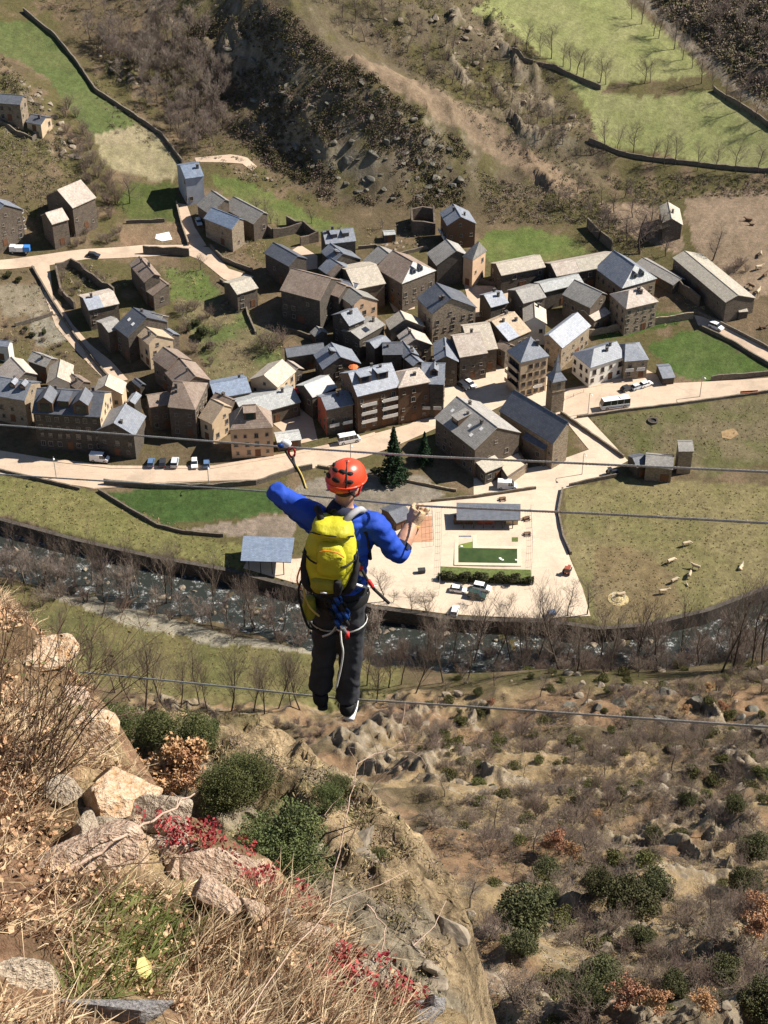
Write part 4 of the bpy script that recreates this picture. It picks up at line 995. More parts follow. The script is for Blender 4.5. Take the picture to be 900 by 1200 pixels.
WALLS = [
 ('low road parapet at the left edge above the yellowish meadow', [(-25,547),(0,552),(60,566),(94,574)], .9),
 ('dark garden wall between the main road and the bright green plot', [(122,567),(180,572),(250,572),(300,568),(345,553),(366,549)], 1.5),
 ('slanting wall dividing the yellowish meadow from the bright green plot', [(116,576),(150,597),(185,617),(215,625),(262,629)], 1.0),
 ('low pale wall below the conifers', [(372,547),(420,556),(470,563),(535,576)], .8),
 ('parapet behind the long pool shelter', [(505,588),(560,583),(628,573)], .9),
 ('curving kerb wall between the car park and the pasture', [(659,574),(654,600),(660,630),(669,650)], .9),
 ('parapet at the top corner of the pasture', [(667,570),(695,564),(722,559)], 1.0),
 ('parapet of the valley road above the brown field', [(676,490),(740,481),(800,474),(850,467),(905,459),(950,453)], .8),
 ('wall from the bell tower down beside the churchyard', [(657,485),(700,515),(731,537)], 1.0),
 ('dark wall along the road below the green paddock', [(833,446),(870,443),(905,439),(940,436)], 1.7),
 ('upper wall of the lane past the farm barn', [(813,366),(850,383),(900,409),(940,430)], 1.1),
 ('lower wall of the lane above the green paddock', [(820,384),(858,402),(900,428),(935,445)], 1.1),
 ('tall dark wall running down from the long grey shed', [(783,331),(800,345),(819,359)], 3.6),
 ('pinkish terrace wall under the square pale house', [(690,394),(740,384),(812,373)], 2.2),
 ('wall along the steep lane to the pale blue tower house', [(207,240),(213,265),(221,288)], 1.4),
 ('curved mossy wall round the mound at the lane bend', [(247,291),(262,306),(296,319)], 1.4),
 ('wall on the left of the shaded lane', [(38,314),(60,352),(88,395),(127,443)], 1.0),
 ('high dark wall below the hillside lane', [(168,297),(200,298),(222,300)], 2.6),
 ('long wall beside the top left green field', [(28,14),(65,44),(90,75),(112,108),(152,134),(190,160),(214,192)], 1.6),
 ('wall with bare trees along the lower side of the upper right meadow', [(600,60),(650,81),(704,105)], 1.6),
 ('wall below the lower right meadow', [(690,166),(780,190),(900,202),(960,208)], 1.5),
 ('dark wall at the far right of the upper right meadows', [(836,106),(870,127),(905,152),(950,170)], 1.6),
 ('steep dark wall behind the great hall', [(688,266),(702,281),(717,294)], 3.6),
 ('garden wall beside the grey garden plots at left', [(18,383),(45,375),(62,369)], 1.2),
 ('crooked wall through the green hillside garden', [(258,330),(284,345),(291,372),(300,392)], 1.2),
 ('long crooked wall in front of the dark long barn', [(330,388),(352,392),(366,398)], 1.4),
 ('zigzag retaining wall below the cabin on the rock', [(-5,143),(20,158),(38,165),(56,153)], 1.5),
 ('wall across the small lawn below the straw field', [(148,262),(170,261),(193,260)], 1.2),
 ('two lit walls of stone beside the village meadow', [(560,330),(575,334),(592,338)], 1.2),
 ('terrace wall of the rocky garden behind the upper roofs', [(420,292),(440,290),(465,300),(500,292)], 1.2),
]
for lab, px, h in WALLS: wall_obj('stone_wall', lab, px, h, 0.55, 'stone_lt' if 'pinkish' in lab or 'pale' in lab else 'dry')
for px in ([(60,539),(130,547.5),(250,547.5),(330,534),(400,519.5),(440,508)], [(660,458),(700,451),(757,435)]):
    o = wall_obj('pavement', None, px, .13, 1.5, 'lane', .3, jit=0, group=None); o['kind'] = 'structure'
for px in ([(-30,549),(60,564.5),(110,572),(180,565.5),(300,562),(330,554)],):
    o = wall_obj('kerb', None, px, .14, .4, 'lane', .3, jit=0, group=None); o['kind'] = 'structure'
def ruin(label, px_lists, h):
    g = G(*px_lists[0][0]); root = empty('ruined_house', tuple(g)); tag(root, label, 'ruin')
    for px in px_lists:
        o = wall_obj('wall', None, px, h, .7, 'stone', jit=.3, group=None)
        del_keys = [k for k in ('label', 'category', 'group') if k in o]
        for k in del_keys: del o[k]
        l = o.location.copy(); o.parent = root; o.location = l - root.location
ruin('roofless ruined stone house with uneven walls in the upper village', [[(294,262),(306,270),(320,279)], [(320,279),(338,275),(356,271)], [(356,271),(366,277),(373,283)], [(352,288),(362,285),(373,283)], [(336,264),(347,268),(356,271)]], 3.2)
ruin('dark roofless ruin beside the lone balconied house', [[(482,258),(495,255),(508,258)], [(508,258),(509,275)], [(482,258),(483,274)], [(483,274),(496,276),(509,275)]], 4.5)
ruin('overgrown roofless garden ruin below the lane on the left', [[(66,318),(84,312),(95,318)], [(95,318),(115,335),(134,345)], [(66,318),(72,345),(88,362)]], 2.4)

# ------------------------------------------------------------------ swimming pool and its terrace
def ground_patch(name, px, mat, dz, kind='structure'):
    o = drape(name, wpoly(px), M[mat], dz); o['kind'] = kind; return o
M['court'] = road_mat('orange_court_surface', (.46, .24, .14), (.52, .29, .18))
M['lawn'] = plain('mown_lawn', (.10, .125, .035), 0.95, 0.35, 1.5, 0.3)
M['straw'] = plain('dry_straw', (.42, .33, .17), 0.95, 0.35, 2.0, 0.3)
M['poolwater'] = plain('green_pool_water', (.040, .068, .018), 0.08, 0.25, 0.3, spec=0.5, c2=(.060, .090, .026))
M['poolwater2'] = plain('shallow_pool_water', (.16, .20, .04), 0.1, 0.2, 0.5, spec=0.5)
M['rim'] = road_mat('pale_pool_edge', (.60, .52, .38), (.66, .58, .44))
M['ochre_soil'] = plain('ochre_bare_soil', (.27, .185, .10), .95, .3, .8, .2, .1)
ground_patch('sports_court', [(480,607),(506,605),(507,635),(478,636)], 'court', .11)
ground_patch('pool_lawn', [(516,664),(622,668),(623,680),(516,676)], 'lawn', .11)
ground_patch('lawn_mat', [(600,630),(607,630),(607,635),(600,635)], 'lawn', .13)
ground_patch('white_tarpaulin_ground', [(183,275),(198,272),(202,281),(190,283),(182,280)], 'white_paint', .12)
ground_patch('straw_patch', [(845,506),(860,502),(866,509),(856,515),(846,513)], 'ochre_soil', .08)
def pool():
    z0 = T(*G(570, 645)[:2])
    L = [(537,629),(554,629),(554,643),(606,644),(606,661),(537,660)]
    P = [PZ(x, y, z0)[:2] for x, y in L]; P = P[::-1]; c = np.mean(P, 0)
    root = empty('swimming_pool', (c[0], c[1], z0)); tag(root, 'L shaped open air pool of green water with a pale rim', 'swimming pool')
    lp = [tuple(p - c) for p in P]
    w = MB(); w.prism(lp, .08, .17); w.build('water', M['poolwater'], root)
    # rim: one raised kerb along the outline
    r = MB(); n = len(lp); cx = [np.array(p) for p in lp]
    out = []
    for i in range(n):
        a, b, d = cx[i - 1], cx[i], cx[(i + 1) % n]
        e1 = (b - a) / np.linalg.norm(b - a); e2 = (d - b) / np.linalg.norm(d - b)
        n1 = np.array([e1[1], -e1[0]]); n2 = np.array([e2[1], -e2[0]]); k = n1 + n2
        out.append(b + k * 1.0 / max(.5, np.dot(k, n1)))
    for i in range(n):
        j = (i + 1) % n
        q = [cx[i], cx[j], out[j], out[i]]
        r.add([(*p, .26) for p in q] + [(*p, -.2) for p in q], [(0, 3, 2, 1), (4, 5, 6, 7), (0, 1, 5, 4), (2, 3, 7, 6)])
    r.build('rim', M['rim'], root)
    s = [PZ(x, y, z0)[:2] - c for x, y in [(537.5,630),(553.5,630),(553.5,643),(537.5,642.5)]][::-1]
    m = MB(); m.prism([tuple(p) for p in s], .172, .178); m.build('shallow_end', M['poolwater2'], root)
    m = MB()
    for x, y in [(541,641),(586,655),(589,657),(587,656),(605,657)]:
        q = PZ(x, y, z0)[:2] - c; m.box(q[0] - .3, q[0] + .3, q[1] - .25, q[1] + .25, .1, .3)
    m.build('float', M['white_paint'], root)
    m = MB(); q = PZ(545, 629.5, z0)[:2] - c; m.box(q[0] - 1.6, q[0] + 1.6, q[1] - .2, q[1] + .25, .15, .35); m.build('cover_roller', M['metal'], root)
pool()
def shelter(name, label, roof_px, h, mat, low, posts=5, walls=True, cat='shelter'):
    zb = T(*G((roof_px[0][0] + roof_px[1][0]) / 2, roof_px[2][1] + 6)[:2])
    hb = h + low
    P = [PZ(*roof_px[0], zb + hb), PZ(*roof_px[1], zb + hb), PZ(*roof_px[2], zb + h), PZ(*roof_px[3], zb + h)]
    c = sum(P) / 4; root = empty(name, (c[0], c[1], zb)); tag(root, label, cat)
    lp = [p - np.array([c[0], c[1], zb]) for p in P]
    r = MB(); r.slab([tuple(p) for p in (lp[3], lp[2], lp[1], lp[0])], [(0, 1, 2, 3)], .2); r.build('roof', M[mat], root)
    bl, br, fr, fl = lp
    w = MB(); d = br - bl; n = np.array([-d[1], d[0]]); n = n / np.linalg.norm(n[:2]) if True else n
    a = bl[:2] * .94; b = br[:2] * .94
    q = [a, b, b + n[:2] * -.3, a + n[:2] * -.3]
    w.prism([tuple(x) for x in (q[3], q[2], q[1], q[0])], -1, hb - .45); w.build('back_wall', M['cream' if walls else 'timber'], root)
    for k in range(posts):
        t = (k + .5) / posts; p = fl + (fr - fl) * t; pp = p[:2] * .92
        m = MB(); m.box(pp[0] - .11, pp[0] + .11, pp[1] - .11, pp[1] + .11, -1, h - .22); m.build('post', M['iron'], root)
    return root, lp, zb
r_, lp_, z_ = shelter('pool_shelter', 'long slate grey open shelter beside the swimming pool', [(535,589),(610,590.5),(610,609.5),(535,609.5)], 2.9, 'slate_dark', .5, 6)
for t, w, mt in ((.47, 2.2, 'brick'), (.88, 1.6, 'cream'), (.12, 2.6, 'timber')):
    p = lp_[3] * (1 - t) + lp_[2] * t; m = MB(); m.box(p[0] - w, p[0] + w, p[1] * .45, p[1] * .45 + 1.2, -.5, 2.3); m.build('kiosk_wall', M[mt], r_)
shelter('river_shed', 'blue grey sheet roofed open shed by the river wall', [(285,628),(345,630),(341,659),(282,657)], 4.2, 'metal', .8, 4, False, 'shed')

# fences
def fence(label, px, h=1.6, step=2.5, rails=3, mat='steel', name='mesh_fence'):
    P = polyline(px, step); z = terrain(P[:, 0], P[:, 1]); c = np.array([*P[0], z[0]])
    root = empty(name, tuple(c)); tag(root, label, 'fence')
    Q = np.column_stack([P, z]) - c
    for q in Q:
        m = MB(); m.box(-.04, .04, -.04, .04, -.3, h); m.build('post', M[mat], root, loc=tuple(q))
    for k in range(rails):
        m = MB(); m.tube([(q[0], q[1], q[2] + h * (k + 1) / rails - .05) for q in Q], .022, 4); m.build('rail', M[mat], root)
fence('wire fence on the left of the pool terrace', [(517,600),(517,640),(515,690)])
fence('wire fence on the right of the pool terrace', [(622,597),(624,640),(622,690)])
fence('tall ball fence between the court and the pool', [(478,604),(506,602),(508,640)], 3.0)
fence('wire fence in front of the pale sports ground', [(450,695),(480,700),(514,698)], 1.4)
fence('wooden rail fence by the road below the bell tower', [(661,470),(672,465),(684,460)], 1.1, 2.0, 2, 'timber', 'rail_fence')
fence('wooden rail fence on the slanting meadow path', [(232,625),(262,628)], 1.0, 2.2, 2, 'timber', 'rail_fence')

# small furniture
def picnic_table(px, py, rz, label):
    g = G(px, py); root = empty('picnic_table', tuple(g), rz); tag(root, label, 'table', 'tables on the pool terrace')
    m = MB(); m.box(-.9, .9, -.38, .38, .70, .76); m.build('tabletop', M['timber'], root)
    for s in (-1, 1):
        m = MB(); m.box(-.9, .9, s * .75 - .13, s * .75 + .13, .43, .48); m.build('bench', M['timber'], root)
        m = MB(); m.add([(s * .7 - .04, -.8, 0), (s * .7 + .04, -.8, 0), (s * .7 + .04, .8, 0), (s * .7 - .04, .8, 0), (s * .7 - .04, -.25, .7), (s * .7 + .04, -.25, .7), (s * .7 + .04, .25, .7), (s * .7 - .04, .25, .7)],
              [(3, 2, 1, 0), (4, 5, 6, 7), (0, 1, 5, 4), (1, 2, 6, 5), (2, 3, 7, 6), (3, 0, 4, 7)]); m.build('leg', M['timber'], root)
picnic_table(617, 609, .4, 'dark picnic table right of the long pool shelter'); picnic_table(618, 627, .1, 'dark picnic table right of the swimming pool')
picnic_table(589, 586, .2, 'reddish picnic table behind the long pool shelter')
def street_lamp(px, py, h, label, rz=0):
    g = G(px, py); root = empty('street_lamp', tuple(g), rz); tag(root, label, 'street lamp', 'street lamps')
    m = MB(); m.tube([(0, 0, -.3), (0, 0, h)], [.13, .08], 8); m.build('pole', M['steel'], root)
    m = MB(); m.tube([(0, 0, h - .1), (0, -.6, h + .25), (0, -1.3, h + .3)], .06, 6); m.build('arm', M['steel'], root)
    m = MB(); m.box(-.22, .22, -1.9, -1.2, h + .2, h + .36, taper=.06); m.build('lamp_head', M['white_paint'], root)
for px, py, lab in [(66,560,'thin lamp post on the road below the long inn'),(245,571,'thin lamp post by the garden wall under the mansard house'),(411,545,'lamp post on the road behind the orange helmet'),
                    (689,485,'lamp post beside the coach'),(820,465,'lamp post on the road by the green paddock'),(682,556,'lamp post on the paving right of the church'),(632,727,'lamp post at the river end of the car park')]:
    street_lamp(px, py, 7.0, lab, 0.3)
def dumpster(px, py, rz, mat, label):
    g = G(px, py); root = empty('waste_container', tuple(g), rz); tag(root, label, 'waste bin', 'waste bins')
    b = MB(); b.box(-.85, .85, -.55, .55, .15, 1.15, taper=-.1); b.build('bin_body', M[mat], root)
    l = MB(); l.add([(-.95, -.65, 1.152), (.95, -.65, 1.152), (.95, .65, 1.152), (-.95, .65, 1.152), (-.9, 0, 1.5), (.9, 0, 1.5)], [(0, 1, 5, 4), (2, 3, 4, 5), (1, 2, 5), (3, 0, 4), (3, 2, 1, 0)]); l.build('lid', M[mat], root)
    for x in (-.7, .7):
        for y in (-.45, .45): w = MB(); w.box(x - .06, x + .06, y - .06, y + .06, 0, .15); w.build('wheel', M['iron'], root)
M['blueplastic'] = plain('blue_plastic', (.06, .12, .24), 0.5, 0.15, 3)
dumpster(646, 721, .5, 'blueplastic', 'blue container at the lower right corner of the car park'); dumpster(494, 671, .1, 'iron', 'dark box on the pale sports ground')
# ring feeder and fire ring
def ring(px, py, r, h, mat, label, fill=None):
    g = G(px, py); root = empty('ring_feeder' if fill else 'stone_ring', tuple(g)); tag(root, label, 'feeder' if fill else 'fire ring')
    m = MB()
    n = 22
    if fill:
        for zz in (.3, h): m.tube([(r * math.cos(2 * math.pi * k / n), r * math.sin(2 * math.pi * k / n), zz) for k in range(n + 1)], .05, 5)
        for k in range(0, n, 2): m.tube([(r * math.cos(2 * math.pi * k / n), r * math.sin(2 * math.pi * k / n), 0), (r * math.cos(2 * math.pi * k / n), r * math.sin(2 * math.pi * k / n), h)], .04, 4)
    else: m.add(*(lambda pr: ([(pr[i][0] * math.cos(2 * math.pi * k / n), pr[i][0] * math.sin(2 * math.pi * k / n), pr[i][1]) for i in range(4) for k in range(n)],
                [(i * n + k, i * n + (k + 1) % n, ((i + 1) % 4) * n + (k + 1) % n, ((i + 1) % 4) * n + k) for i in range(4) for k in range(n)]))([(r, 0), (r, h), (r - .5, h), (r - .5, -.1)]))
    m.build('ring', M[mat], root)
    m = MB(); m.lathe([(r * (1.7 if fill else .9), .0), (r * .8, .25 if fill else .06), (.3, .7 if fill else .1)], 18); m.build('hay' if fill else 'ash_bed', M[fill or 'iron'], root)
ring(765, 494, 1.5, .5, 'stone_dk', 'dark stone ring in the brown field below the road'); ring(724, 702, 1.6, 1.1, 'steel', 'round cattle feeder with hay at the bottom of the pasture', 'straw')
def trough(px, py, rz, mat, label):
    g = G(px, py); root = empty('feed_trough', tuple(g), rz); tag(root, label, 'trough')
    m = MB(); m.box(-2.6, 2.6, -.6, .6, .3, .4); m.box(-2.6, 2.6, -.6, -.5, .4, .9); m.box(-2.6, 2.6, .5, .6, .4, .9); m.box(-2.6, -2.5, -.5, .5, .4, .9); m.box(2.5, 2.6, -.5, .5, .4, .9); m.build('basin', M[mat], root)
    for x in (-2.2, 2.2): l = MB(); l.box(x - .1, x + .1, -.5, .5, 0, .298); l.build('leg', M['iron'], root)
trough(878, 462, .1, 'rust', 'long rusty orange trough on the roadside at the right edge')

# ------------------------------------------------------------------ vehicles
M['tyre'] = plain('black_tyre', (.02, .02, .02), 0.9, 0.2, 5); M['rimmetal'] = plain('wheel_rim', (.45, .45, .46), 0.4, 0.1, 5, metal=.6)
M['headlight'] = plain('headlight_glass', (.75, .77, .78), 0.15, 0.05, 5); M['taillight'] = plain('tail_light', (.45, .02, .02), 0.25, 0.1, 5)
M['carglass'] = plain('car_window', (.02, .025, .032), 0.06, 0.1, 2, spec=.7)
def paint(name, c): return plain(name, c, 0.28, 0.04, 2, spec=.5)
PAINT = dict(white=paint('white_car_paint', (.80, .80, .80)), silver=paint('silver_car_paint', (.52, .56, .60)), dark=paint('dark_grey_car_paint', (.035, .037, .045)),
             blue=paint('blue_car_paint', (.10, .17, .30)), green=paint('dark_green_car_paint', (.03, .06, .05)), red=paint('red_brown_paint', (.30, .08, .05)), sky=paint('bright_blue_tarp', (.05, .22, .62)))
def wheel(root, x, y, r):
    w = empty('wheel', (x, y, r)); w.parent = root
    t = MB(); t.tube([(0, -.1, 0), (0, .1, 0)], r, 14); t.build('tyre', M['tyre'], w)
    q = MB(); q.tube([(0, -.115, 0), (0, .115, 0)], r * .6, 10); q.build('rim', M['rimmetal'], w)
def vehicle(kind, label, px, py, dx, dy, col, name='parked_car', cat='car', group='parked cars'):
    g = G(px, py); f = G(px + dx, py + dy); d = (f - g)[:2]; rz = math.atan2(d[1], d[0])
    root = empty(name, tuple(g + np.array([0, 0, .08])), rz); tag(root, label, cat, group)
    if kind == 'hatch': L, W, Hh, belt, hood, cab0, cab1, rr0, rr1 = 4.2, 1.75, 1.5, .92, .28, -2.05, 1.05, -1.6, .3
    elif kind == 'suv': L, W, Hh, belt, hood, cab0, cab1, rr0, rr1 = 4.6, 1.9, 1.85, 1.1, .3, -2.25, 1.1, -2.05, .45
    elif kind == 'van': L, W, Hh, belt, hood, cab0, cab1, rr0, rr1 = 5.2, 2.0, 2.4, 1.3, .2, -2.58, 1.95, -2.55, 1.2
    else: L, W, Hh, belt, hood, cab0, cab1, rr0, rr1 = (8.6, 2.4, 3.0, 1.35, 0, -4.25, 4.2, -4.2, 3.7) if kind == 'coach' else (6.4, 2.1, 2.65, 1.25, .2, -3.18, 2.7, -3.1, 1.9)
    h2 = L / 2
    prof = [(-h2, .35), (-h2 + .1, .22), (h2 - .1, .22), (h2, .38), (h2 - .02, belt - hood - .1), (h2 - .12, belt - hood), (cab1, belt), (cab0, belt), (-h2, belt - .12)]
    b = MB(); n = len(prof); ys = [(-W / 2 + .08, .97), (-W / 2, 1), (W / 2, 1), (W / 2 - .08, .97)]
    vs = [(x, -W / 2, z) for x, z in prof] + [(x, W / 2, z) for x, z in prof]
    b.add(vs, [tuple(range(n)), tuple(reversed(range(n, 2 * n)))] + [((i + 1) % n, i, n + i, n + (i + 1) % n) for i in range(n)])
    wt = W / 2 - (.16 if kind in ('hatch', 'suv') else .07)
    # roof panel and pillars
    b.box(rr0, rr1, -wt, wt, Hh - .1, Hh)
    if kind == 'van': b.box(-h2 + .03, .35, -W / 2 + .04, W / 2 - .04, belt - .02, Hh - .03)
    body = b.build('body', PAINT[col], root)
    bv = body.modifiers.new('bevel', 'BEVEL'); bv.width = .06; bv.segments = 2; bv.limit_method = 'ANGLE'
    g_ = MB(); wb = W / 2 - .05
    x0 = cab0 if kind != 'van' else .3
    r0_ = rr0 if kind != 'van' else .35
    g_.add([(x0, -wb, belt - .01), (cab1, -wb, belt - .01), (cab1, wb, belt - .01), (x0, wb, belt - .01), (r0_, -wt + .02, Hh - .1), (rr1, -wt + .02, Hh - .1), (rr1, wt - .02, Hh - .1), (r0_, wt - .02, Hh - .1)],
           [(3, 2, 1, 0), (4, 5, 6, 7), (0, 1, 5, 4), (1, 2, 6, 5), (2, 3, 7, 6), (3, 0, 4, 7)]); g_.build('window_band', M['carglass'], root)
    for s in (-1, 1):
        for xa, xb in ([(-.3, -.22)] if kind in ('hatch', 'suv') else [(.8, .88)] if kind == 'van' else [(-h2 * .55, -h2 * .53), (-h2 * .1, -h2 * .08), (h2 * .35, h2 * .37)]):
            p = MB(); t = .02; p.add([(xa, s * (wb + t), belt), (xb, s * (wb + t), belt), (xb, s * (wt + t - .02), Hh - .1), (xa, s * (wt + t - .02), Hh - .1)], [(0, 1, 2, 3)]); p.build('door_pillar', PAINT[col], root)
        q = MB(); q.box(h2 - .1, h2 + .015, s * (W / 2 - .38) - .17, s * (W / 2 - .38) + .17, belt - hood - .32, belt - hood - .14); q.build('headlight', M['headlight'], root)
        q = MB(); q.box(-h2 - .012, -h2 + .05, s * (W / 2 - .2) - .12, s * (W / 2 - .2) + .12, belt - .45, belt - .2); q.build('tail_light', M['taillight'], root)
        wr = .32 if kind in ('hatch', 'suv') else .38 if kind == 'van' else .46
        for x in (-h2 + L * .19, h2 - L * .19): wheel(root, x, s * (W / 2 - .06), wr)
    if kind in ('coach', 'bus'):
        q = MB(); q.box(-h2 + .3, -h2 * .3, -.8, .8, Hh + .005, Hh + .2); q.build('roof_unit', PAINT[col], root)
        if kind == 'coach':
            for s in (-1, 1): q = MB(); q.box(-h2 + .4, h2 - 1.6, s * (W / 2 + .006) - .004, s * (W / 2 + .006) + .004, .55, .8); q.build('side_stripe', PAINT['blue'], root)
    return root
vehicle('van', 'white delivery van parked in front of the long inn', 117, 540, 10, 1, 'white', 'parked_van', 'van')
vehicle('hatch', 'blue car, leftmost of the cars parked nose out below the brown hip roof', 177, 544, 1, -6, 'blue')
vehicle('hatch', 'dark car in the parked row between the blue car and the silver estate', 190.5, 544, .5, -6, 'dark')
vehicle('suv', 'silver estate car in the middle of the parked row', 205, 544, 1, -6, 'silver')
vehicle('hatch', 'white car of the parked row standing beyond the gap', 228, 545, 0, 6, 'white')
vehicle('hatch', 'dark blue car with a pale bonnet, rightmost of the parked row', 242, 545, 0, -6, 'blue')
vehicle('bus', 'white minibus parked by the brick topped house', 409, 518, 10, -2, 'white', 'minibus', 'minibus')
vehicle('coach', 'white coach with dark windows standing on the valley road', 720, 477, -10, 1.6, 'white', 'coach', 'coach')
vehicle('hatch', 'black car parked left of the two white cars at the villa', 735, 457, 8, -3, 'dark')
vehicle('hatch', 'silver car between the black car and the white car at the villa', 747, 455, 8, -3, 'silver')
vehicle('hatch', 'white car, rightmost of the three below the villa wing', 757, 452, 8, -3, 'white')
vehicle('hatch', 'dark car with a white neighbour on the village square', 543, 454, 5, 4, 'dark')
vehicle('hatch', 'white car on the village square nearer the hotel', 551, 452, 5, 4, 'white')
vehicle('hatch', 'dark car parked on the hillside lane', 110, 301, 8, 1.5, 'dark')
vehicle('hatch', 'pale car half in the shadow beside the lane bend barns', 233, 262, 2, 6, 'silver')
vehicle('suv', 'white car coming down the walled lane by the farm barn', 839, 385, 8, 4, 'white')
vehicle('hatch', 'white car left of the pair below the pool hedge', 537, 693, 8, 1.2, 'white')
vehicle('suv', 'white off roader behind the green car below the pool hedge', 565, 691, 8, 1.5, 'white')
vehicle('suv', 'dark green car in front of the white off roader', 559, 700, 8, 1.5, 'green')
vehicle('hatch', 'white car alone on the car park nearest the river', 533, 718, 2, -7, 'white')
vehicle('van', 'white pickup van beside the rubble below the stone terrace', 594, 572, 9, .6, 'white', 'parked_van', 'van')
def lorry():
    g = G(24, 296); f = G(34, 297); d = (f - g)[:2]; root = empty('lorry', tuple(g), math.atan2(d[1], d[0])); tag(root, 'small lorry with a white cab and a bright blue load at the left edge', 'lorry')
    m = MB(); m.box(-3.2, 3.0, -1.0, 1.0, .6, .8); m.build('chassis', M['iron'], root)
    m = MB(); m.box(-3.2, -1.3, -1.05, 1.05, .802, 2.5, taper=.12); o = m.build('cab', PAINT['white'], root)
    m = MB(); m.box(-3.26, -2.6, -.85, .85, 1.6, 2.25); m.build('windscreen', M['carglass'], o)
    m = MB(); m.box(-1.2, 1.0, -1.1, 1.1, .802, 2.2); m.build('white_load', PAINT['white'], root)
    m = MB(); m.box(1.05, 3.2, -1.1, 1.1, .802, 2.3, taper=.1); m.build('load_cover', PAINT['sky'], root)
    for x in (-2.3, 2.0):
        for s in (-.95, .95): wheel(root, x, s, .45)
lorry()
def tractor(px, py, rz, col, label):
    g = G(px, py); root = empty('tractor', tuple(g), rz); tag(root, label, 'tractor', 'tractors')
    m = MB(); m.box(-.2, 1.7, -.4, .4, .7, 1.35, taper=.05); m.build('bonnet', PAINT[col], root)
    m = MB(); m.box(-1.3, -.2, -.65, .65, .8, 1.3); m.build('body', PAINT[col], root)
    m = MB(); m.box(-1.2, -.25, -.6, .6, 1.302, 2.1, taper=.08); m.build('cab_glass', M['carglass'], root)
    m = MB(); m.box(-1.3, -.15, -.68, .68, 2.103, 2.2); m.build('cab_roof', PAINT[col], root)
    for s in (-.75, .75): wheel(root, -.8, s, .75); wheel(root, 1.3, s * .85, .45)
tractor(665, 671, 1.2, 'red', 'red brown tractor at the right edge of the car park'); tractor(717, 556, .3, 'dark', 'dark tractor at the top corner of the pasture')

# ------------------------------------------------------------------ cattle
M['hide'] = plain('pale_cattle_hide', (.48, .38, .26), 0.9, 0.2, 1.5, rnd=.25); M['hide_dk'] = plain('brown_cattle_hide', (.13, .08, .05), 0.9, 0.3, 1.5, rnd=.2)
def loft_body(rings, n=10):
    vs = []; fs = []
    for (x, z, ry, rz_) in rings:
        for k in range(n): a = 2 * math.pi * k / n; vs.append((x, ry * math.cos(a), z + rz_ * math.sin(a)))
    for i in range(len(rings) - 1):
        for k in range(n): fs.append((i * n + k, (i + 1) * n + k, (i + 1) * n + (k + 1) % n, i * n + (k + 1) % n))
    fs.append(tuple(range(n))); fs.append(tuple(reversed(range((len(rings) - 1) * n, len(rings) * n)))); return vs, fs
def remesh(mb_or_me, voxel, name, smooth_it=2):
    me = mb_or_me.mesh(name) if isinstance(mb_or_me, MB) else mb_or_me
    o = bpy.data.objects.new('tmp', me); COL.objects.link(o)
    r = o.modifiers.new('r', 'REMESH'); r.mode = 'VOXEL'; r.voxel_size = voxel; r.use_smooth_shade = True
    if smooth_it: s = o.modifiers.new('s', 'SMOOTH'); s.iterations = smooth_it; s.factor = .5
    dg = bpy.context.evaluated_depsgraph_get(); dg.update()
    out = bpy.data.meshes.new_from_object(o.evaluated_get(dg)); out.name = name
    bpy.data.objects.remove(o); return out
def cow_mesh(lying, graze):
    m = MB(); dz = -.55 if lying else 0
    m.add(*loft_body([(-1.05, 1.1 + dz, .10, .12), (-.98, 1.08 + dz, .27, .30), (-.6, 1.03 + dz, .34, .36), (0, .98 + dz, .37, .38), (.5, 1.0 + dz, .33, .38), (.8, 1.08 + dz, .24, .30), (.9, 1.12 + dz, .1, .12)]))
    hz = (.62 if graze else 1.38) + dz * .7; hx = 1.45 if graze else 1.3
    m.tube([(.72, 0, 1.18 + dz), (1.05, 0, (1.18 + dz + hz) / 2 + .06), (hx, 0, hz)], [.24, .18, .12], 8)
    ex = hx + (.22 if graze else .34); m.tube([(hx - .1, 0, hz + .05), (hx + .1, 0, hz), (ex, 0, hz - (.30 if graze else .14))], [.14, .13, .08], 8)
    for s in (-1, 1):
        m.tube([(hx - .05, s * .1, hz + .1), (hx - .1, s * .27, hz + .1)], [.05, .02], 5)
        m.tube([(hx, s * .08, hz + .12), (hx + .04, s * .2, hz + .26)], [.03, .015], 5)
        if lying:
            m.tube([(-.75, s * .3, .3), (-.2, s * .45, .2), (-.6, s * .52, .08)], [.17, .11, .06], 6); m.tube([(.55, s * .22, .3), (.95, s * .28, .15), (.65, s * .33, .07)], [.13, .08, .05], 6)
        else:
            m.tube([(-.78, s * .22, 1.0), (-.66, s * .22, .72), (-.86, s * .22, .42), (-.80, s * .22, .0)], [.20, .13, .065, .06], 7)
            m.tube([(.58, s * .19, .9), (.62, s * .19, .48), (.58, s * .19, .0)], [.14, .075, .06], 7)
    m.tube([(-1.02, 0, 1.25 + dz), (-1.16, 0, 1.0 + dz), (-1.15, 0, .6 + dz * .9)], [.05, .03, .04], 5)
    return remesh(m, .045, 'cow', 2)
COWS = {}
for ly in (0, 1):
    for gr in (0, 1):
        if ly and gr: continue
        COWS[(ly, gr)] = cow_mesh(ly, gr); COWS[(ly, gr)].materials.append(M['hide'])
def cow(px, py, rz, ly, gr, label, dark=False, sc=1.15, grp='cattle in the pasture below the road'):
    g = G(px, py); o = link('cow', COWS[(ly, gr)], None, None, tuple(g), math.radians(rz)); o.scale = (sc, sc, sc); tag(o, label, 'cow', grp)
    o.material_slots[0].link = 'OBJECT'; o.material_slots[0].material = M['hide_dk' if dark else 'hide']
cow(804,640,20,0,1,'pale cow grazing highest in the lower pasture'); cow(786,660,30,0,1,'pale cow grazing second highest, on the left'); cow(815,667,150,0,0,'pale cow standing with its head near another cow on the right')
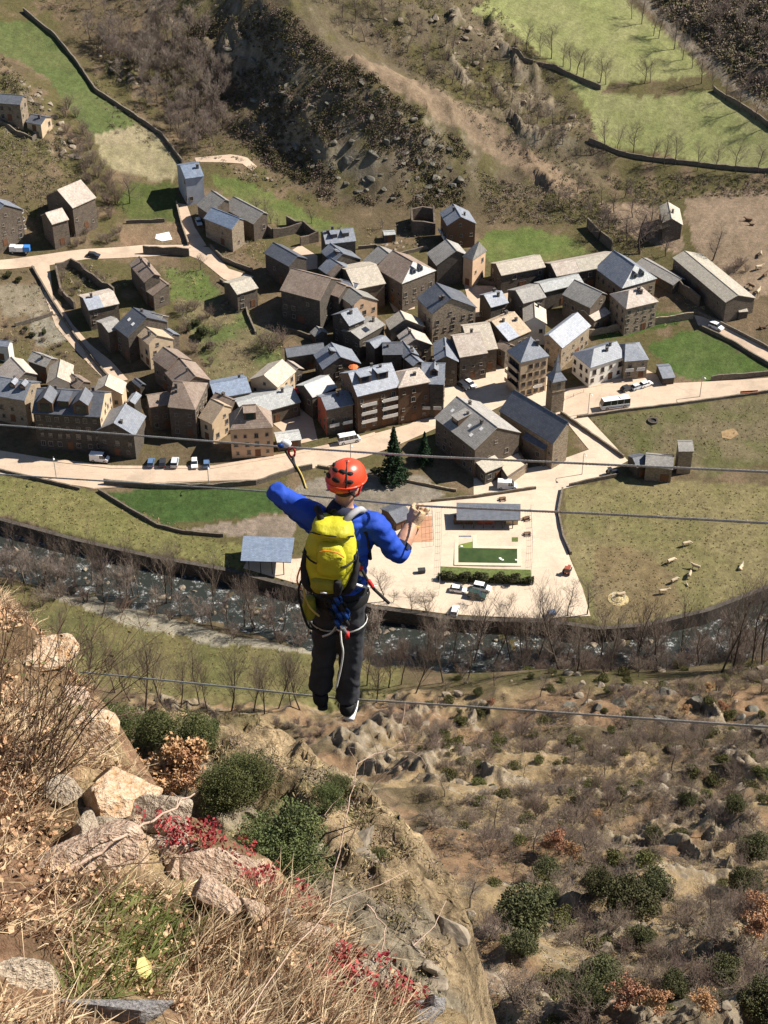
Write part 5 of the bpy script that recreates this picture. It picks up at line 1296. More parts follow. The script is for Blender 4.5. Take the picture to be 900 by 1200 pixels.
cow(808,676,70,0,1,'pale cow grazing just below the standing cow'); cow(790,683,35,0,1,'pale cow in the middle of the brown part of the pasture'); cow(777,696,10,0,0,'pale cow lowest of the herd, nearest the river wall')
cow(805,686,100,1,0,'small white calf lying among the herd', sc=.6); cow(868,666,60,1,0,'pale cow lying apart on the right of the pasture'); cow(727,700,200,0,1,'cow with its head in the round feeder')
g2 = 'cattle in the bare field beside the long farm barn'
cow(877,259,160,1,0,'dark cow lying farthest up the bare field',True,grp=g2); cow(881,264,170,1,0,'brown calf lying just below the farthest dark cow',True,.8,g2); cow(891,300,80,0,1,'pale cow at the right edge above the barn',False,1.15,g2)
cow(889,316,20,0,0,'pale cow standing side on at the right edge',False,1.2,g2); cow(896,325,50,0,0,'dark cow at the frame edge above the barn end',True,1.15,g2); cow(880,338,130,0,1,'dark cow grazing by the end of the barn',True,1.15,g2)
cow(888,345,60,0,0,'large fawn cow standing closest to the barn gable',False,1.4,g2); cow(894,385,10,1,0,'dark cow lying on the pale heap by the lane',True,1.15,g2)

def parasol(px, py, h, mat, label):
    g = PZ(px, py, T(*G(px, py + 12)[:2]) + h); root = empty('parasol', (g[0], g[1], g[2] - h)); tag(root, label, 'parasol')
    m = MB(); m.tube([(0, 0, -1), (0, 0, h)], .05, 6); m.build('pole', M['iron'], root)
    m = MB(); m.lathe([(1.5, h - .55), (.8, h - .2), (.05, h + .05)], 8); m.build('canopy', M[mat], root)
M['redcloth'] = plain('red_cloth', (.60, .03, .04), .7, .15, 2); M['orangecloth'] = plain('orange_cloth', (.62, .16, .05), .7, .15, 2)
parasol(348, 456, 5.2, 'redcloth', 'bright red parasol at the end of the long whitish roof'); parasol(414, 428, 7.5, 'orangecloth', 'small orange parasol behind the balcony fronted block')
# ------------------------------------------------------------------ vegetation
def leafmat(name, c, c2, rough=0.8, var=.35, sc=.5, rnd=.2):
    m, nt, b = _nt(name); v = coords(nt)
    n = noise(nt, v, sc, 3); n2 = noise(nt, v, sc * 8, 2)
    col = mixc(nt, ramp(nt, n, [(.35, 0.0), (.65, 1.0)]), rgba(c), rgba(c2)); col = mixc(nt, mth(nt, 'MULTIPLY', n2, var), col, rgba([x * .5 for x in c]))
    oi = nd(nt, 'ShaderNodeObjectInfo'); hs = nd(nt, 'ShaderNodeHueSaturation'); nt.links.new(col, hs.inputs['Color'])
    nt.links.new(mth(nt, 'MULTIPLY_ADD', oi.outputs['Random'], 2 * rnd, 1 - rnd), hs.inputs['Value'])
    nt.links.new(mth(nt, 'MULTIPLY_ADD', oi.outputs['Random'], .03, .485), hs.inputs['Hue'])
    nt.links.new(hs.outputs[0], b.inputs['Base Color']); b.inputs['Roughness'].default_value = max(rough, .75); b.inputs['Specular IOR Level'].default_value = .12
    return m
M['bark'] = leafmat('grey_brown_bark', (.075, .058, .045), (.12, .095, .075), .9)
M['twig'] = leafmat('bare_grey_twigs', (.145, .112, .09), (.20, .155, .125), .9)
M['twig_far'] = leafmat('pale_far_twigs', (.24, .19, .16), (.30, .24, .20), .9)
M['twig_m'] = leafmat('mauve_brown_twigs', (.205, .155, .125), (.285, .215, .175), .9)
M['evergreen'] = leafmat('holm_oak_leaves', (.068, .074, .033), (.125, .122, .058), .6, .5, .9)
M['juniper'] = leafmat('juniper_leaves', (.075, .090, .034), (.135, .145, .055), .7, .5, 1.2)
M['dryleaf'] = leafmat('dry_orange_leaves', (.36, .19, .10), (.48, .28, .16), .8, .4, .9)
M['fir'] = leafmat('fir_needles', (.020, .042, .022), (.035, .065, .03), .7, .5, .6)
M['heath'] = leafmat('dark_heath', (.105, .098, .055), (.165, .140, .080), .9, .5, .25)
M['gorse'] = leafmat('olive_scrub', (.105, .11, .04), (.16, .14, .06), .9, .5, .25)
M['drygrass'] = leafmat('dry_straw_grass', (.36, .28, .15), (.46, .36, .2), .8, .3, 1.5, .1)

def seg_arrays(segs, sides):
    S = np.array([list(a) + list(b) + [r0, r1] for a, b, r0, r1 in segs]); n = len(S)
    A, B, R0, R1 = S[:, :3], S[:, 3:6], S[:, 6], S[:, 7]
    d = B - A; d /= np.maximum(np.linalg.norm(d, axis=1), 1e-6)[:, None]
    up = np.where(np.abs(d[:, 2:3]) < .9, np.array([[0, 0, 1.0]]), np.array([[1.0, 0, 0]]))
    u = np.cross(d, up); u /= np.maximum(np.linalg.norm(u, axis=1), 1e-6)[:, None]; w = np.cross(u, d)
    V = np.empty((n, 2 * sides, 3))
    for k in range(sides):
        a = 2 * math.pi * k / sides; q = u * math.cos(a) + w * math.sin(a)
        V[:, k] = A + q * R0[:, None]; V[:, sides + k] = B + q * R1[:, None]
    base = (np.arange(n) * 2 * sides)[:, None]
    F = np.concatenate([base + np.array([k, (k + 1) % sides, sides + (k + 1) % sides, sides + k]) for k in range(sides)])
    return V.reshape(-1, 3), F
def mesh_cat(name, parts, mats, smooth=False):
    V = []; F = []; mi = []; n = 0
    for k, (v, f) in enumerate(parts):
        V.append(v); F.append(f + n); mi.append(np.full(len(f), k)); n += len(v)
    me = np_mesh(name, np.concatenate(V), np.concatenate(F), smooth, np.concatenate(mi))
    for m in mats: me.materials.append(m)
    return me
def quads(P, size, rng, flat=0.0, asp=1.6, nrm=None):
    n = len(P); a = rng.normal(size=(n, 3)); a[:, 2] *= (1 - flat); a /= np.linalg.norm(a, axis=1)[:, None]
    b = rng.normal(size=(n, 3)); b -= (a * b).sum(1)[:, None] * a; b /= np.linalg.norm(b, axis=1)[:, None]
    s = size * rng.uniform(.6, 1.35, n)
    a = a * (s * asp * .5)[:, None]; b = b * (s * .5)[:, None]
    V = np.stack([P - a, P + b * .9, P + a, P - b * .9], 1).reshape(-1, 3)
    F = (np.arange(n) * 4)[:, None] + np.arange(4)[None, :]
    return V, F
def bare_tree_mesh(seed, h, trunk_r, spread, levels, nb, up=.5, start=.3, stems=1, twig_r=.012, twist=.35, mat='twig'):
    rng = random.Random(seed); trunk = []; crown = []
    def grow(p, d, L, r, lev):
        n = 3 if lev < levels else 2; q = p.copy(); dd = d.copy()
        pts = [q.copy()]
        for i in range(n):
            dd = (dd + Vector((rng.gauss(0, 1), rng.gauss(0, 1), rng.gauss(0, 1) + up * .6)) * twist * .35).normalized()
            e = q + dd * L / n; r1 = r * (1 - .6 * (i + 1) / n)
            (trunk if lev == 0 else crown).append((tuple(q), tuple(e), max(r * (1 - .6 * i / n), twig_r), max(r1, twig_r * .7)))
            q = e; pts.append(q.copy())
        if lev >= levels: return
        k = nb[lev]
        for j in range(k):
            t = (start if lev == 0 else .2) + (1 - (start if lev == 0 else .2)) * (j + rng.random()) / k
            f = t * n; i = min(int(f), n - 1); o = pts[i].lerp(pts[i + 1], f - i)
            az = rng.uniform(0, 6.283) ; side = Vector((math.cos(az), math.sin(az), 0))
            nd_ = (dd * .35 + side * spread + Vector((0, 0, up))).normalized()
            grow(o, nd_, L * rng.uniform(.42, .62) * (1.15 - .6 * t if lev == 0 else 1), r * .45 * (1.1 - .6 * t), lev + 1)
    for s in range(stems):
        if stems == 1: grow(Vector((0, 0, -.4)), Vector((rng.gauss(0, .04), rng.gauss(0, .04), 1)).normalized(), h * .92, trunk_r, 0)
        else:
            az = 6.283 * s / stems + rng.random(); grow(Vector((math.cos(az) * .15, math.sin(az) * .15, -.2)), Vector((math.cos(az) * rng.uniform(.2, .6), math.sin(az) * rng.uniform(.2, .6), 1)).normalized(), h * rng.uniform(.6, .95), trunk_r, 0)
    tm = mesh_cat('trunk', [seg_arrays(trunk, 6)], [M['bark']], True)
    cm = mesh_cat('crown', [seg_arrays(crown, 3)], [M[mat]])
    return tm, cm, trunk, crown
def make_thing(name, parts, loc=(0, 0, -500)):
    r = empty(name, loc)
    for nm, me in parts: o = bpy.data.objects.new(nm, me); COL.objects.link(o); o.parent = r
    return r
PROTO = {}
def proto(key, name, builder, n):
    PROTO[key] = [name, [builder(i) for i in range(n)], 0]
proto('poplar', 'bare_tree', lambda i: bare_tree_mesh(100 + i, 14, .17, .55, 3, (16, 6, 4), up=.75, start=.25)[:2], 4)
proto('alder', 'bare_tree', lambda i: bare_tree_mesh(200 + i, 11, .18, .9, 3, (15, 6, 5), up=.5, start=.25)[:2], 4)
proto('spread', 'bare_tree', lambda i: bare_tree_mesh(300 + i, 9, .2, 1.1, 3, (13, 7, 6), up=.35, start=.22, twist=.6)[:2], 3)
proto('far', 'bare_alder', lambda i: bare_tree_mesh(250 + i, 10, .17, .8, 3, (15, 6, 5), up=.55, start=.2, twig_r=.026, mat='twig_far')[:2], 4)
proto('thicket', 'bare_shrub', lambda i: bare_tree_mesh(400 + i, 4.2, .05, .8, 2, (9, 6), up=.5, start=.15, stems=8, twig_r=.014, mat='twig_m')[:2], 4)
proto('scrubby', 'bare_shrub', lambda i: bare_tree_mesh(500 + i, 2.0, .03, 1.0, 2, (8, 6), up=.35, start=.1, stems=9, twig_r=.012, twist=.7, mat='twig_m')[:2], 4)
def lumpy(n, rng, r=(1, 1, .8), lumps=9, k=.55):
    c = rng.normal(size=(lumps, 3)); c /= np.linalg.norm(c, axis=1)[:, None]; c *= rng.uniform(.35, .75, (lumps, 1)); rad = rng.uniform(.28, .5, lumps)
    i = rng.integers(0, lumps, n); p = rng.normal(size=(n, 3)); p /= np.linalg.norm(p, axis=1)[:, None]
    p = c[i] + p * (rad[i] * rng.uniform(.55, 1.05, n) ** k)[:, None]
    return p * np.array(r)
def evergreen_mesh(seed, h, w, leaf, n, mat, stem=.12, lumps=14, zlow=.12):
    rng = np.random.default_rng(seed); P = lumpy(n, rng, (w / 2, w / 2, h * .47), lumps); P[:, 2] += h * .53
    P = P[P[:, 2] > h * zlow * .5]
    cm = mesh_cat('crown', [quads(P, leaf, rng)], [M[mat]])
    r = random.Random(seed); segs = []
    for s in range(5):
        q = Vector((r.gauss(0, .1), r.gauss(0, .1), -.4)); e = Vector((r.gauss(0, w * .14), r.gauss(0, w * .14), h * .45)); e2 = e * 1.5 + Vector((r.gauss(0, w * .1), r.gauss(0, w * .1), 0))
        segs += [(tuple(q), tuple(e), stem * (1.2 if s == 0 else .6), stem * .5), (tuple(e), tuple(e2), stem * .5, stem * .15)]
    return mesh_cat('trunk', [seg_arrays(segs, 6)], [M['bark']], True), cm
proto('holm', 'holm_oak', lambda i: evergreen_mesh(600 + i, 5.5, 6.5, .16, 13000, 'evergreen', .16, 34), 4)
proto('bush', 'evergreen_bush', lambda i: evergreen_mesh(640 + i, 2.4, 3.0, .14, 4200, 'evergreen', .07, 11), 4)
proto('gorse', 'low_scrub', lambda i: evergreen_mesh(660 + i, 1.2, 2.6, .10, 2600, 'gorse', .04, 12), 4)
proto('juniper', 'juniper_bush', lambda i: evergreen_mesh(680 + i, 2.5, 2.8, .05, 11000, 'juniper', .06, 30), 3)
def dry_oak(i):
    tm, cm, tr, cr = bare_tree_mesh(700 + i, 5.0, .09, .95, 3, (11, 6, 4), up=.4, start=.2, twig_r=.012)
    rng = np.random.default_rng(i); e = np.array([s[1] for s in cr[len(cr) // 5:]]); P = e[rng.integers(0, len(e), 2600)] + rng.normal(0, .14, (2600, 3))
    return tm, cm, mesh_cat('leaves', [quads(P, .17, rng)], [M['dryleaf']])
proto('dryoak', 'dry_leaved_oak', dry_oak, 3)
def fir_mesh(i):
    rng = np.random.default_rng(800 + i); P = []; h = 14.5
    for k in range(26):
        z = 1.2 + k * (h - 1.6) / 26; R = (h - z) / h * 4.0 * rng.uniform(.62, 1.15); nb = int(rng.integers(8, 13))
        for b in range(nb):
            a = 2 * math.pi * (b + rng.random()) / nb; m = int(26 * R / 3) + 6; t = rng.uniform(.1, 1, m) ** .7
            P.append(np.column_stack([np.cos(a + rng.normal(0, .11, m)) * R * t, np.sin(a + rng.normal(0, .11, m)) * R * t, z - t * R * .38 + rng.normal(0, .12, m)]))
    P = np.concatenate(P); cm = mesh_cat('crown', [quads(P, .34, rng, .5)], [M['fir']])
    return mesh_cat('trunk', [seg_arrays([((0, 0, -1), (0, 0, 8), .28, .15), ((0, 0, 8), (0, 0, 14.3), .15, .03)], 8)], [M['bark']], True), cm
proto('fir', 'fir_tree', fir_mesh, 2)
_firsts = {}
def plant(key, x, y, label, group, cat='tree', s=1.0, z=None, rz=None, sz=None, var=None, name=None):
    nm, vs, _ = PROTO[key]; i = RNG.integers(0, len(vs)) if var is None else var
    parts = ('trunk', 'crown', 'leaves')
    o = empty(name or nm, (x, y, (T(x, y) if z is None else z)), RNG.uniform(0, 6.28) if rz is None else rz)
    for pn, me in zip(parts, vs[i]):
        c = bpy.data.objects.new(pn, me); COL.objects.link(c); c.parent = o
    o.scale = (s, s, s * (sz or 1)); tag(o, label, cat, group); return o
def plant_px(key, pts, label, group, cat='tree', s=(.85, 1.15), jx=0, **kw):
    for p in pts:
        g = G(p[0], p[1]); sc = RNG.uniform(*s) * (p[2] if len(p) > 2 else 1)
        plant(key, g[0], g[1], label, group, cat, sc, z=g[2], **kw)
def scatter(poly_px, n, seed, mind=0.0, dens=None):
    P = np.array([G(*p)[:2] for p in poly_px]); rng = np.random.default_rng(seed); out = []
    lo, hi = P.min(0), P.max(0); tries = 0
    while len(out) < n and tries < 60:
        q = rng.uniform(lo, hi, (n * 3, 2)); q = q[inpoly(q[:, 0], q[:, 1], P)]
        if dens is not None: q = q[rng.random(len(q)) < dens(q[:, 0], q[:, 1])]
        for a in q:
            if len(out) >= n: break
            if mind and any((a[0] - b[0]) ** 2 + (a[1] - b[1]) ** 2 < mind * mind for b in out): continue
            out.append(a)
        tries += 1
    return np.array(out)
def scatter_plant(key, poly_px, n, seed, label, group, cat='tree', s=(.8, 1.2), mind=1.5, **kw):
    Q = scatter(poly_px, n, seed, mind); Z = terrain(Q[:, 0], Q[:, 1])
    for (x, y), z in zip(Q, Z): plant(key, x, y, label, group, cat, RNG.uniform(*s), z=z, **kw)

# rows and groups of bare trees
plant_px('poplar', [(72,790,.8),(103,797,.9),(112,800,.7),(135,812,.8),(153,822,.9),(170,833,.95),(195,833,1),(212,828,.7),(234,826,.8),(271,833,1.05),(243,831,.7),(297,833,.85),(310,836,.7),(326,830,.7),(341,826,.75),(352,832,.8),(430,803,.8),(455,806,.75),(470,802,.8),(487,812,.9),(520,800,.9),(548,797,.8),(441,822,.7)],
         'slim bare tree on the grass between the gravel path and the near mountainside', 'bare trees at the near edge of the meadow', s=(1.1, 1.5))
plant_px('poplar', [(13,660,.95),(42,668,.8),(65,677,.95),(74,679,.9),(107,687,1),(120,694,1.05),(157,700,.95),(163,702,.8),(196,707,1.05),(200,709,.9),(250,722,.9),(287,735,1.1),(300,738,.9),(330,742,.9),(360,748,1)],
         'tall bare tree on the left river bank beside the white water', 'bare trees along the left river bank', s=(1.0, 1.35))
plant_px('poplar', [(555,777,1),(578,779,.8),(600,780,1.1),(612,781,.9),(628,780,1),(655,784,1.15),(676,788,1),(700,782,1.1),(716,786,1),(742,783,1),(772,784,1.2),(800,780,1),(845,788,1.2),(858,788,1.15),(880,786,1.2),(893,784,1.15),(820,780,.9),(500,772,.9),(530,775,.9),(908,782,1)],
         'tall bare tree on the right river bank in front of the pasture wall', 'bare trees along the right river bank', s=(1.0, 1.35))
scatter_plant('far', [(0,676),(60,684),(150,702),(260,730),(400,752),(600,762),(760,764),(900,754),(900,778),(700,780),(560,776),(420,766),(250,742),(140,712),(0,694)], 58, 114, 'grey twiggy alder among the bushes on the near river bank', 'grey alders on the near river bank', s=(.7, 1.15), mind=2.5)
plant_px('alder', [(688,720,.9),(500,728,.8),(482,722,.7),(665,722,.8),(450,705,.75)], 'bare tree at the river edge of the car park', 'bare trees at the edge of the car park')
plant_px('alder', [(603,62,.8),(617,60,1.05),(633,66,.8),(646,69,1),(660,78,.9),(668,82,.8),(676,87,.9),(684,90,.95),(703,97,.95),(710,99,.8),(755,98,.95),(762,97,.8)], 'bare tree in the row along the wall of the upper right meadow', 'bare trees along the upper right meadow wall')
plant_px('alder', [(708,176,.9),(723,176,.8),(742,180,.9),(765,192,.9),(778,193,.8),(791,193,1),(817,200,1),(838,201,.8),(862,203,.9),(888,203,1)], 'bare tree in the row below the lower right meadow', 'bare trees below the lower right meadow')
plant_px('alder', [(740,22,.8),(752,28,.9),(766,42,.9),(772,45,.8),(790,58,.9),(800,70,.9),(822,98,.9),(835,104,.8),(850,118,.8),(866,130,.9),(885,140,.9),(898,150,.8),(811,80,.7)], 'bare tree along the track at the foot of the dark slope', 'bare trees beside the track under the dark slope')
plant_px('spread', [(750,298,1.5),(700,282,1.1),(714,270,1.1),(735,282,1.2),(756,280,1.1),(742,255,1.0),(772,284,1.1),(720,250,1.0),(690,255,.9),(668,245,.8),(732,232,.8),(762,262,1),(705,240,.8),(780,300,.8),(676,226,.8),(655,238,.7)], 'spreading bare tree in the thicket behind the great hall', 'bare trees in the thicket behind the great hall')
plant_px('spread', [(835,305,1.1)], 'single spreading bare tree above the long farm barn', None)
plant_px('thicket', [(868,312,1),(862,318,1),(875,318,.8),(853,322,.8)], 'bare bush in the field to the right of the long farm barn', 'bare bushes beyond the farm barn', 'bush')
scatter_plant('far', [(100,48),(170,20),(235,30),(270,110),(275,165),(232,188),(205,165),(165,118),(130,85)], 105, 3, 'bare grey tree in the dense wood between the top left field and the dark spur', 'bare trees in the wood at upper left', s=(.6, 1.0), mind=2.2)
scatter_plant('far', [(270,-5),(340,-20),(200,-20),(60,-10),(60,14),(130,20)], 16, 4, 'bare tree at the very top of the picture above the wood', 'bare trees at the top edge', s=(.5, .8), mind=4)
plant_px('spread', [(152,238,1.25)], 'large spreading bare tree beside the small lawn at the upper left', None)
scatter_plant('thicket', [(75,120),(100,150),(120,195),(145,230),(135,265),(110,240),(95,190),(65,150)], 24, 5, 'bare bush on the slope below the top left field', 'bare bushes below the top left field', 'bush', (.8, 1.5), 2.5)
scatter_plant('thicket', [(105,290),(150,262),(140,288),(85,300),(100,255),(115,250)], 12, 6, 'bare reddish bush on the bank above the hillside lane', 'bare bushes on the lane bank', 'bush', (.6, 1.0), 2)
scatter_plant('spread', [(460,60),(540,45),(600,90),(660,140),(690,180),(640,175),(560,125),(500,90)], 34, 8, 'bare tree on the stony slope right of the brown dirt strip', 'bare trees right of the dirt strip', s=(.5, .85), mind=4)
scatter_plant('spread', [(340,-10),(470,5),(520,40),(450,60),(390,30)], 18, 9, 'bare tree on the crest above the dark spur', 'bare trees on the spur crest', s=(.5, .8), mind=4)
plant_px('spread', [(300,252,.7),(310,248,.6),(318,262,.6),(325,268,.5),(235,316,.6),(395,282,.6),(448,268,.55),(365,262,.6)], 'small bare tree among the upper barns and ruins', 'small bare trees among the upper barns')
plant_px('thicket', [(318,412,1.9),(306,408,1.3),(330,404,1.2)], 'big round bare bush in the middle of the hillside garden', 'round bare bushes in the hillside garden', 'bush')
scatter_plant('thicket', [(200,360),(240,360),(262,400),(252,440),(225,420)], 12, 10, 'bare bush on the green slope right of the stepped brown roofs', 'bare bushes of the hillside garden', 'bush', (.6, 1.1), 2)
plant_px('bush', [(238,395,1.4),(230,382,1.0),(246,408,.9),(222,388,.8)], 'dark evergreen bush in the hillside garden', 'evergreen bushes in the hillside garden', 'bush')
scatter_plant('thicket', [(65,320),(110,318),(135,340),(95,345),(75,355)], 9, 12, 'dry bush inside the overgrown garden ruin', 'bushes in the garden ruin', 'bush', (.5, .9), 2)
scatter_plant('scrubby', [(0,380),(60,390),(95,430),(60,415),(0,400)], 9, 13, 'low bare shrub in the gardens at the left edge', 'shrubs of the left gardens', 'shrub', (.7, 1.2), 2)
plant_px('bush', [(10,325,.8),(22,330,.7),(38,395,.7),(52,392,.7),(30,388,.6)], 'green garden bush at the left edge below the lane', 'green bushes of the left gardens', 'bush')
plant_px('fir', [(461,563,1.12)], 'dark fir standing alone by the road right of the orange helmet', None, var=0)
plant_px('fir', [(497,543,.7)], 'smaller dark fir in the shadow of the big house', None, var=1)
plant_px('bush', [(440,556,1.0),(452,566,.9),(478,560,.9)], 'dark bush at the foot of the tall fir', 'bushes under the firs', 'bush')
plant_px('bush', [(337,486,1.3)], 'green bush in the gap beside the mansard house', None, 'bush')
plant_px('bush', [(524,679,.85),(544,680,.85),(563,681,.85),(584,682,.85),(603,683,.85)], 'clipped green shrub standing in the dark hedge below the pool', 'clipped shrubs in the pool hedge', 'shrub', s=(1.25, 1.4))
def hedge():
    P = polyline([(516,679),(560,682),(622,684)], 1.0); rng = np.random.default_rng(3); n = 14000; i = rng.integers(0, len(P), n); z = terrain(P[:, 0], P[:, 1])
    c = np.array([*P[0], z[0]]); Q = np.column_stack([P[i] + rng.uniform(-.7, .7, (n, 2)) * np.array([1, .9]), z[i] + rng.uniform(0, 1, n) ** .7 * (1.7 + .5 * np.sin(i * .9))]) - c
    o = link('hedge', mesh_cat('hedge', [quads(Q, .22, rng)], [M['evergreen']]), None, None, tuple(c)); tag(o, 'dark evergreen hedge along the lower side of the pool lawn', 'hedge')
hedge()
plant_px('spread', [(461,706,.42),(507,704,.42),(553,709,.42),(599,709,.42)], 'small pollarded tree with a dark base on the car park by the river', 'pollarded trees on the car park')
# river bank bushes
scatter_plant('thicket', [(0,690),(60,688),(150,708),(260,738),(400,758),(600,768),(760,770),(900,762),(900,785),(700,788),(560,784),(420,778),(250,752),(140,722),(0,705)], 80, 14, 'mauve brown leafless bush on the near bank of the river', 'leafless bushes on the river bank', 'bush', (.75, 1.4), 2.0)
scatter_plant('scrubby', [(150,815),(300,828),(450,832),(520,806),(520,830),(420,862),(300,850),(180,840)], 40, 15, 'low leafless shrub at the foot of the near mountainside behind the legs', 'low shrubs behind the legs', 'shrub', (.7, 1.3), 1.5)
# near mountainside
HOLM = [(610,1095,1.15),(640,1060,.6),(735,1075,1.25),(770,1050,.8),(700,1045,.7),(660,1165,.6),(700,1160,.8),(880,1008,.9),(860,950,.6),(765,985,.55),(805,945,.55),(870,1045,.8),(640,1030,.7),(690,1180,.5),(845,1150,.7),(560,815,.4),(790,1165,.5),(610,1120,.6),(890,1190,.7),(750,1110,.6)]
plant_px('holm', HOLM, 'dark green holm oak on the near mountainside at lower right', 'holm oaks on the near mountainside', s=(.95, 1.05))
DRY = [(655,1003,.9),(672,1012,.8),(640,1000,.6),(885,1085,.9),(830,815,.6),(845,835,.6),(730,1185,.7),(765,1190,.6),(820,1190,.7),(575,830,.5),(800,840,.6),(880,1110,.7),(700,965,.5)]
plant_px('dryoak', DRY, 'oak with dry orange leaves on the near mountainside at lower right', 'orange leaved oaks on the near mountainside')
NEARPOLY = [(470,850),(500,806),(560,788),(700,784),(905,780),(930,1000),(930,1220),(560,1220),(540,1100),(500,960)]
def nd_(x, y): return sstep(.35, .6, fbm(x / 14, y / 14, 3, 200))
Q = scatter(NEARPOLY, 150, 16, 1.6, nd_)
for (x, y), z in zip(Q, terrain(Q[:, 0], Q[:, 1])): plant('thicket', x, y, 'leafless brown bush on the near mountainside', 'leafless bushes on the near mountainside', 'bush', RNG.uniform(.5, 1.1), z=z)
Q = scatter(NEARPOLY, 36, 17, 4)
for (x, y), z in zip(Q, terrain(Q[:, 0], Q[:, 1])): plant('alder', x, y, 'thin bare tree on the near mountainside', 'thin bare trees on the near mountainside', 'tree', RNG.uniform(.35, .6), z=z)
Q = scatter(NEARPOLY, 150, 18, 1.5)
for (x, y), z in zip(Q, terrain(Q[:, 0], Q[:, 1])): plant('gorse', x, y, 'low olive scrub clump on the near mountainside', 'scrub clumps on the near mountainside', 'shrub', RNG.uniform(.6, 1.5), z=z)

# heath and scrub that nobody could count: one object for each hillside
def stuff(name, label, polys, n, seed, mats, size=(.5, 1.3), leaf=.28, nq=26, dens=None, flat=.65):
    rng = np.random.default_rng(seed); parts = [[] for _ in mats]
    Q = np.concatenate([scatter(p, int(n * w), seed + k, 0, dens) for k, (p, w) in enumerate(polys)])
    Z = terrain(Q[:, 0], Q[:, 1]); mi = rng.integers(0, len(mats), len(Q))
    out = []
    for k in range(len(mats)):
        q = np.column_stack([Q, Z])[mi == k]; s = rng.uniform(*size, len(q))
        d = rng.normal(size=(len(q), nq, 3)); d /= np.linalg.norm(d, axis=2)[..., None]; d *= rng.uniform(.4, 1, (len(q), nq, 1)); d[..., 2] = np.abs(d[..., 2]) * flat * 1.6
        P = (q[:, None, :] + d * s[:, None, None]).reshape(-1, 3); out.append(quads(P, leaf, rng, .2))
    o = link(name, mesh_cat(name, out, [M[m] for m in mats])); tag(o, label, kind='stuff'); return o
stuff('heath', 'dark heath and scrub on the rocky spur', [([(210,28),(300,-10),(330,10),(400,72),(470,118),(535,160),(560,200),(545,240),(500,243),(430,240),(380,232),(310,192),(255,140),(225,90)], 1.0)], 3000, 31, ('heath', 'heath', 'gorse', 'twig_m'), (.4, 1.9), .30, 34, lambda x, y: sstep(.36, .55, fbm(x / 9, y / 9, 3, 260)) * .95 + .05)
stuff('scrub', 'scrub on the slopes behind the village', [([(0,-30),(330,-40),(280,140),(330,200),(420,250),(330,235),(250,195),(120,150),(100,40),(60,15)], .25), ([(330,-40),(560,-20),(610,40),(700,150),(700,230),(600,190),(540,130),(450,60)], .3), ([(0,65),(60,140),(110,220),(95,280),(0,260)], .2), ([(560,200),(700,225),(760,300),(690,262),(570,262)], .15), ([(700,205),(905,205),(905,230),(800,232),(760,245)], .1)], 4200, 37, ('gorse', 'twig_m', 'twig', 'heath'), (.5, 1.5), .24, 26)
stuff('slope_wood', 'dark leafless wood on the slope at the top right', [([(765,-30),(770,10),(820,50),(870,100),(930,140),(980,120),(980,-30)], 1.0)], 2600, 43, ('heath', 'twig_m', 'twig'), (.8, 2.2), .5, 26)
def twig_mass(name, label, poly, n, seed, s=(.5, 1.2), dens=None):
    rng = np.random.default_rng(seed); Q = scatter(poly, n, seed, 0, dens); Z = terrain(Q[:, 0], Q[:, 1]); protos = []
    for k in range(3):
        _, _, tr, cr = bare_tree_mesh(950 + k, 1.9, .03, 1.0, 2, (7, 5), up=.35, start=.1, stems=8, twig_r=.016, twist=.7); sg = tr + cr; random.Random(k).shuffle(sg); protos.append(seg_arrays(sg[:330], 3))
    outs = [([], []), ([], [])]; cnt = [0, 0]
    for (x, y), z in zip(Q, Z):
        v, f = protos[rng.integers(0, 3)]; a = rng.uniform(0, 6.28); k = rng.uniform(*s); m = rng.integers(0, 2); R = np.array([[math.cos(a), -math.sin(a), 0], [math.sin(a), math.cos(a), 0], [0, 0, 1]])
        outs[m][0].append(v @ R.T * k + np.array([x, y, z])); outs[m][1].append(f + cnt[m]); cnt[m] += len(v)
    tag(link(name, mesh_cat(name, [(np.concatenate(o[0]), np.concatenate(o[1])) for o in outs], [M['twig_m'], M['twig']])), label, kind='stuff')
twig_mass('leafless_scrub', 'leafless brown scrub covering the near mountainside', NEARPOLY, 1000, 49, (.6, 1.5), nd_)
stuff('ground_scrub', 'low scrub, dead leaves and grass tufts on the near mountainside', [(NEARPOLY, 1.0)], 7000, 47, ('twig_m', 'gorse', 'drygrass', 'twig'), (.2, .7), .11, 22, nd_)
stuff('weeds', 'rough grass tufts on the fields by the river', [([(665,575),(900,572),(900,690),(800,722),(700,733)], .35), ([(0,560),(118,580),(280,641),(270,666),(0,603)], .2), ([(0,700),(150,720),(350,768),(480,750),(450,820),(150,810)], .3), ([(690,492),(900,468),(900,540),(745,535)], .15)], 3000, 53, ('gorse', 'drygrass'), (.12, .35), .16, 10)
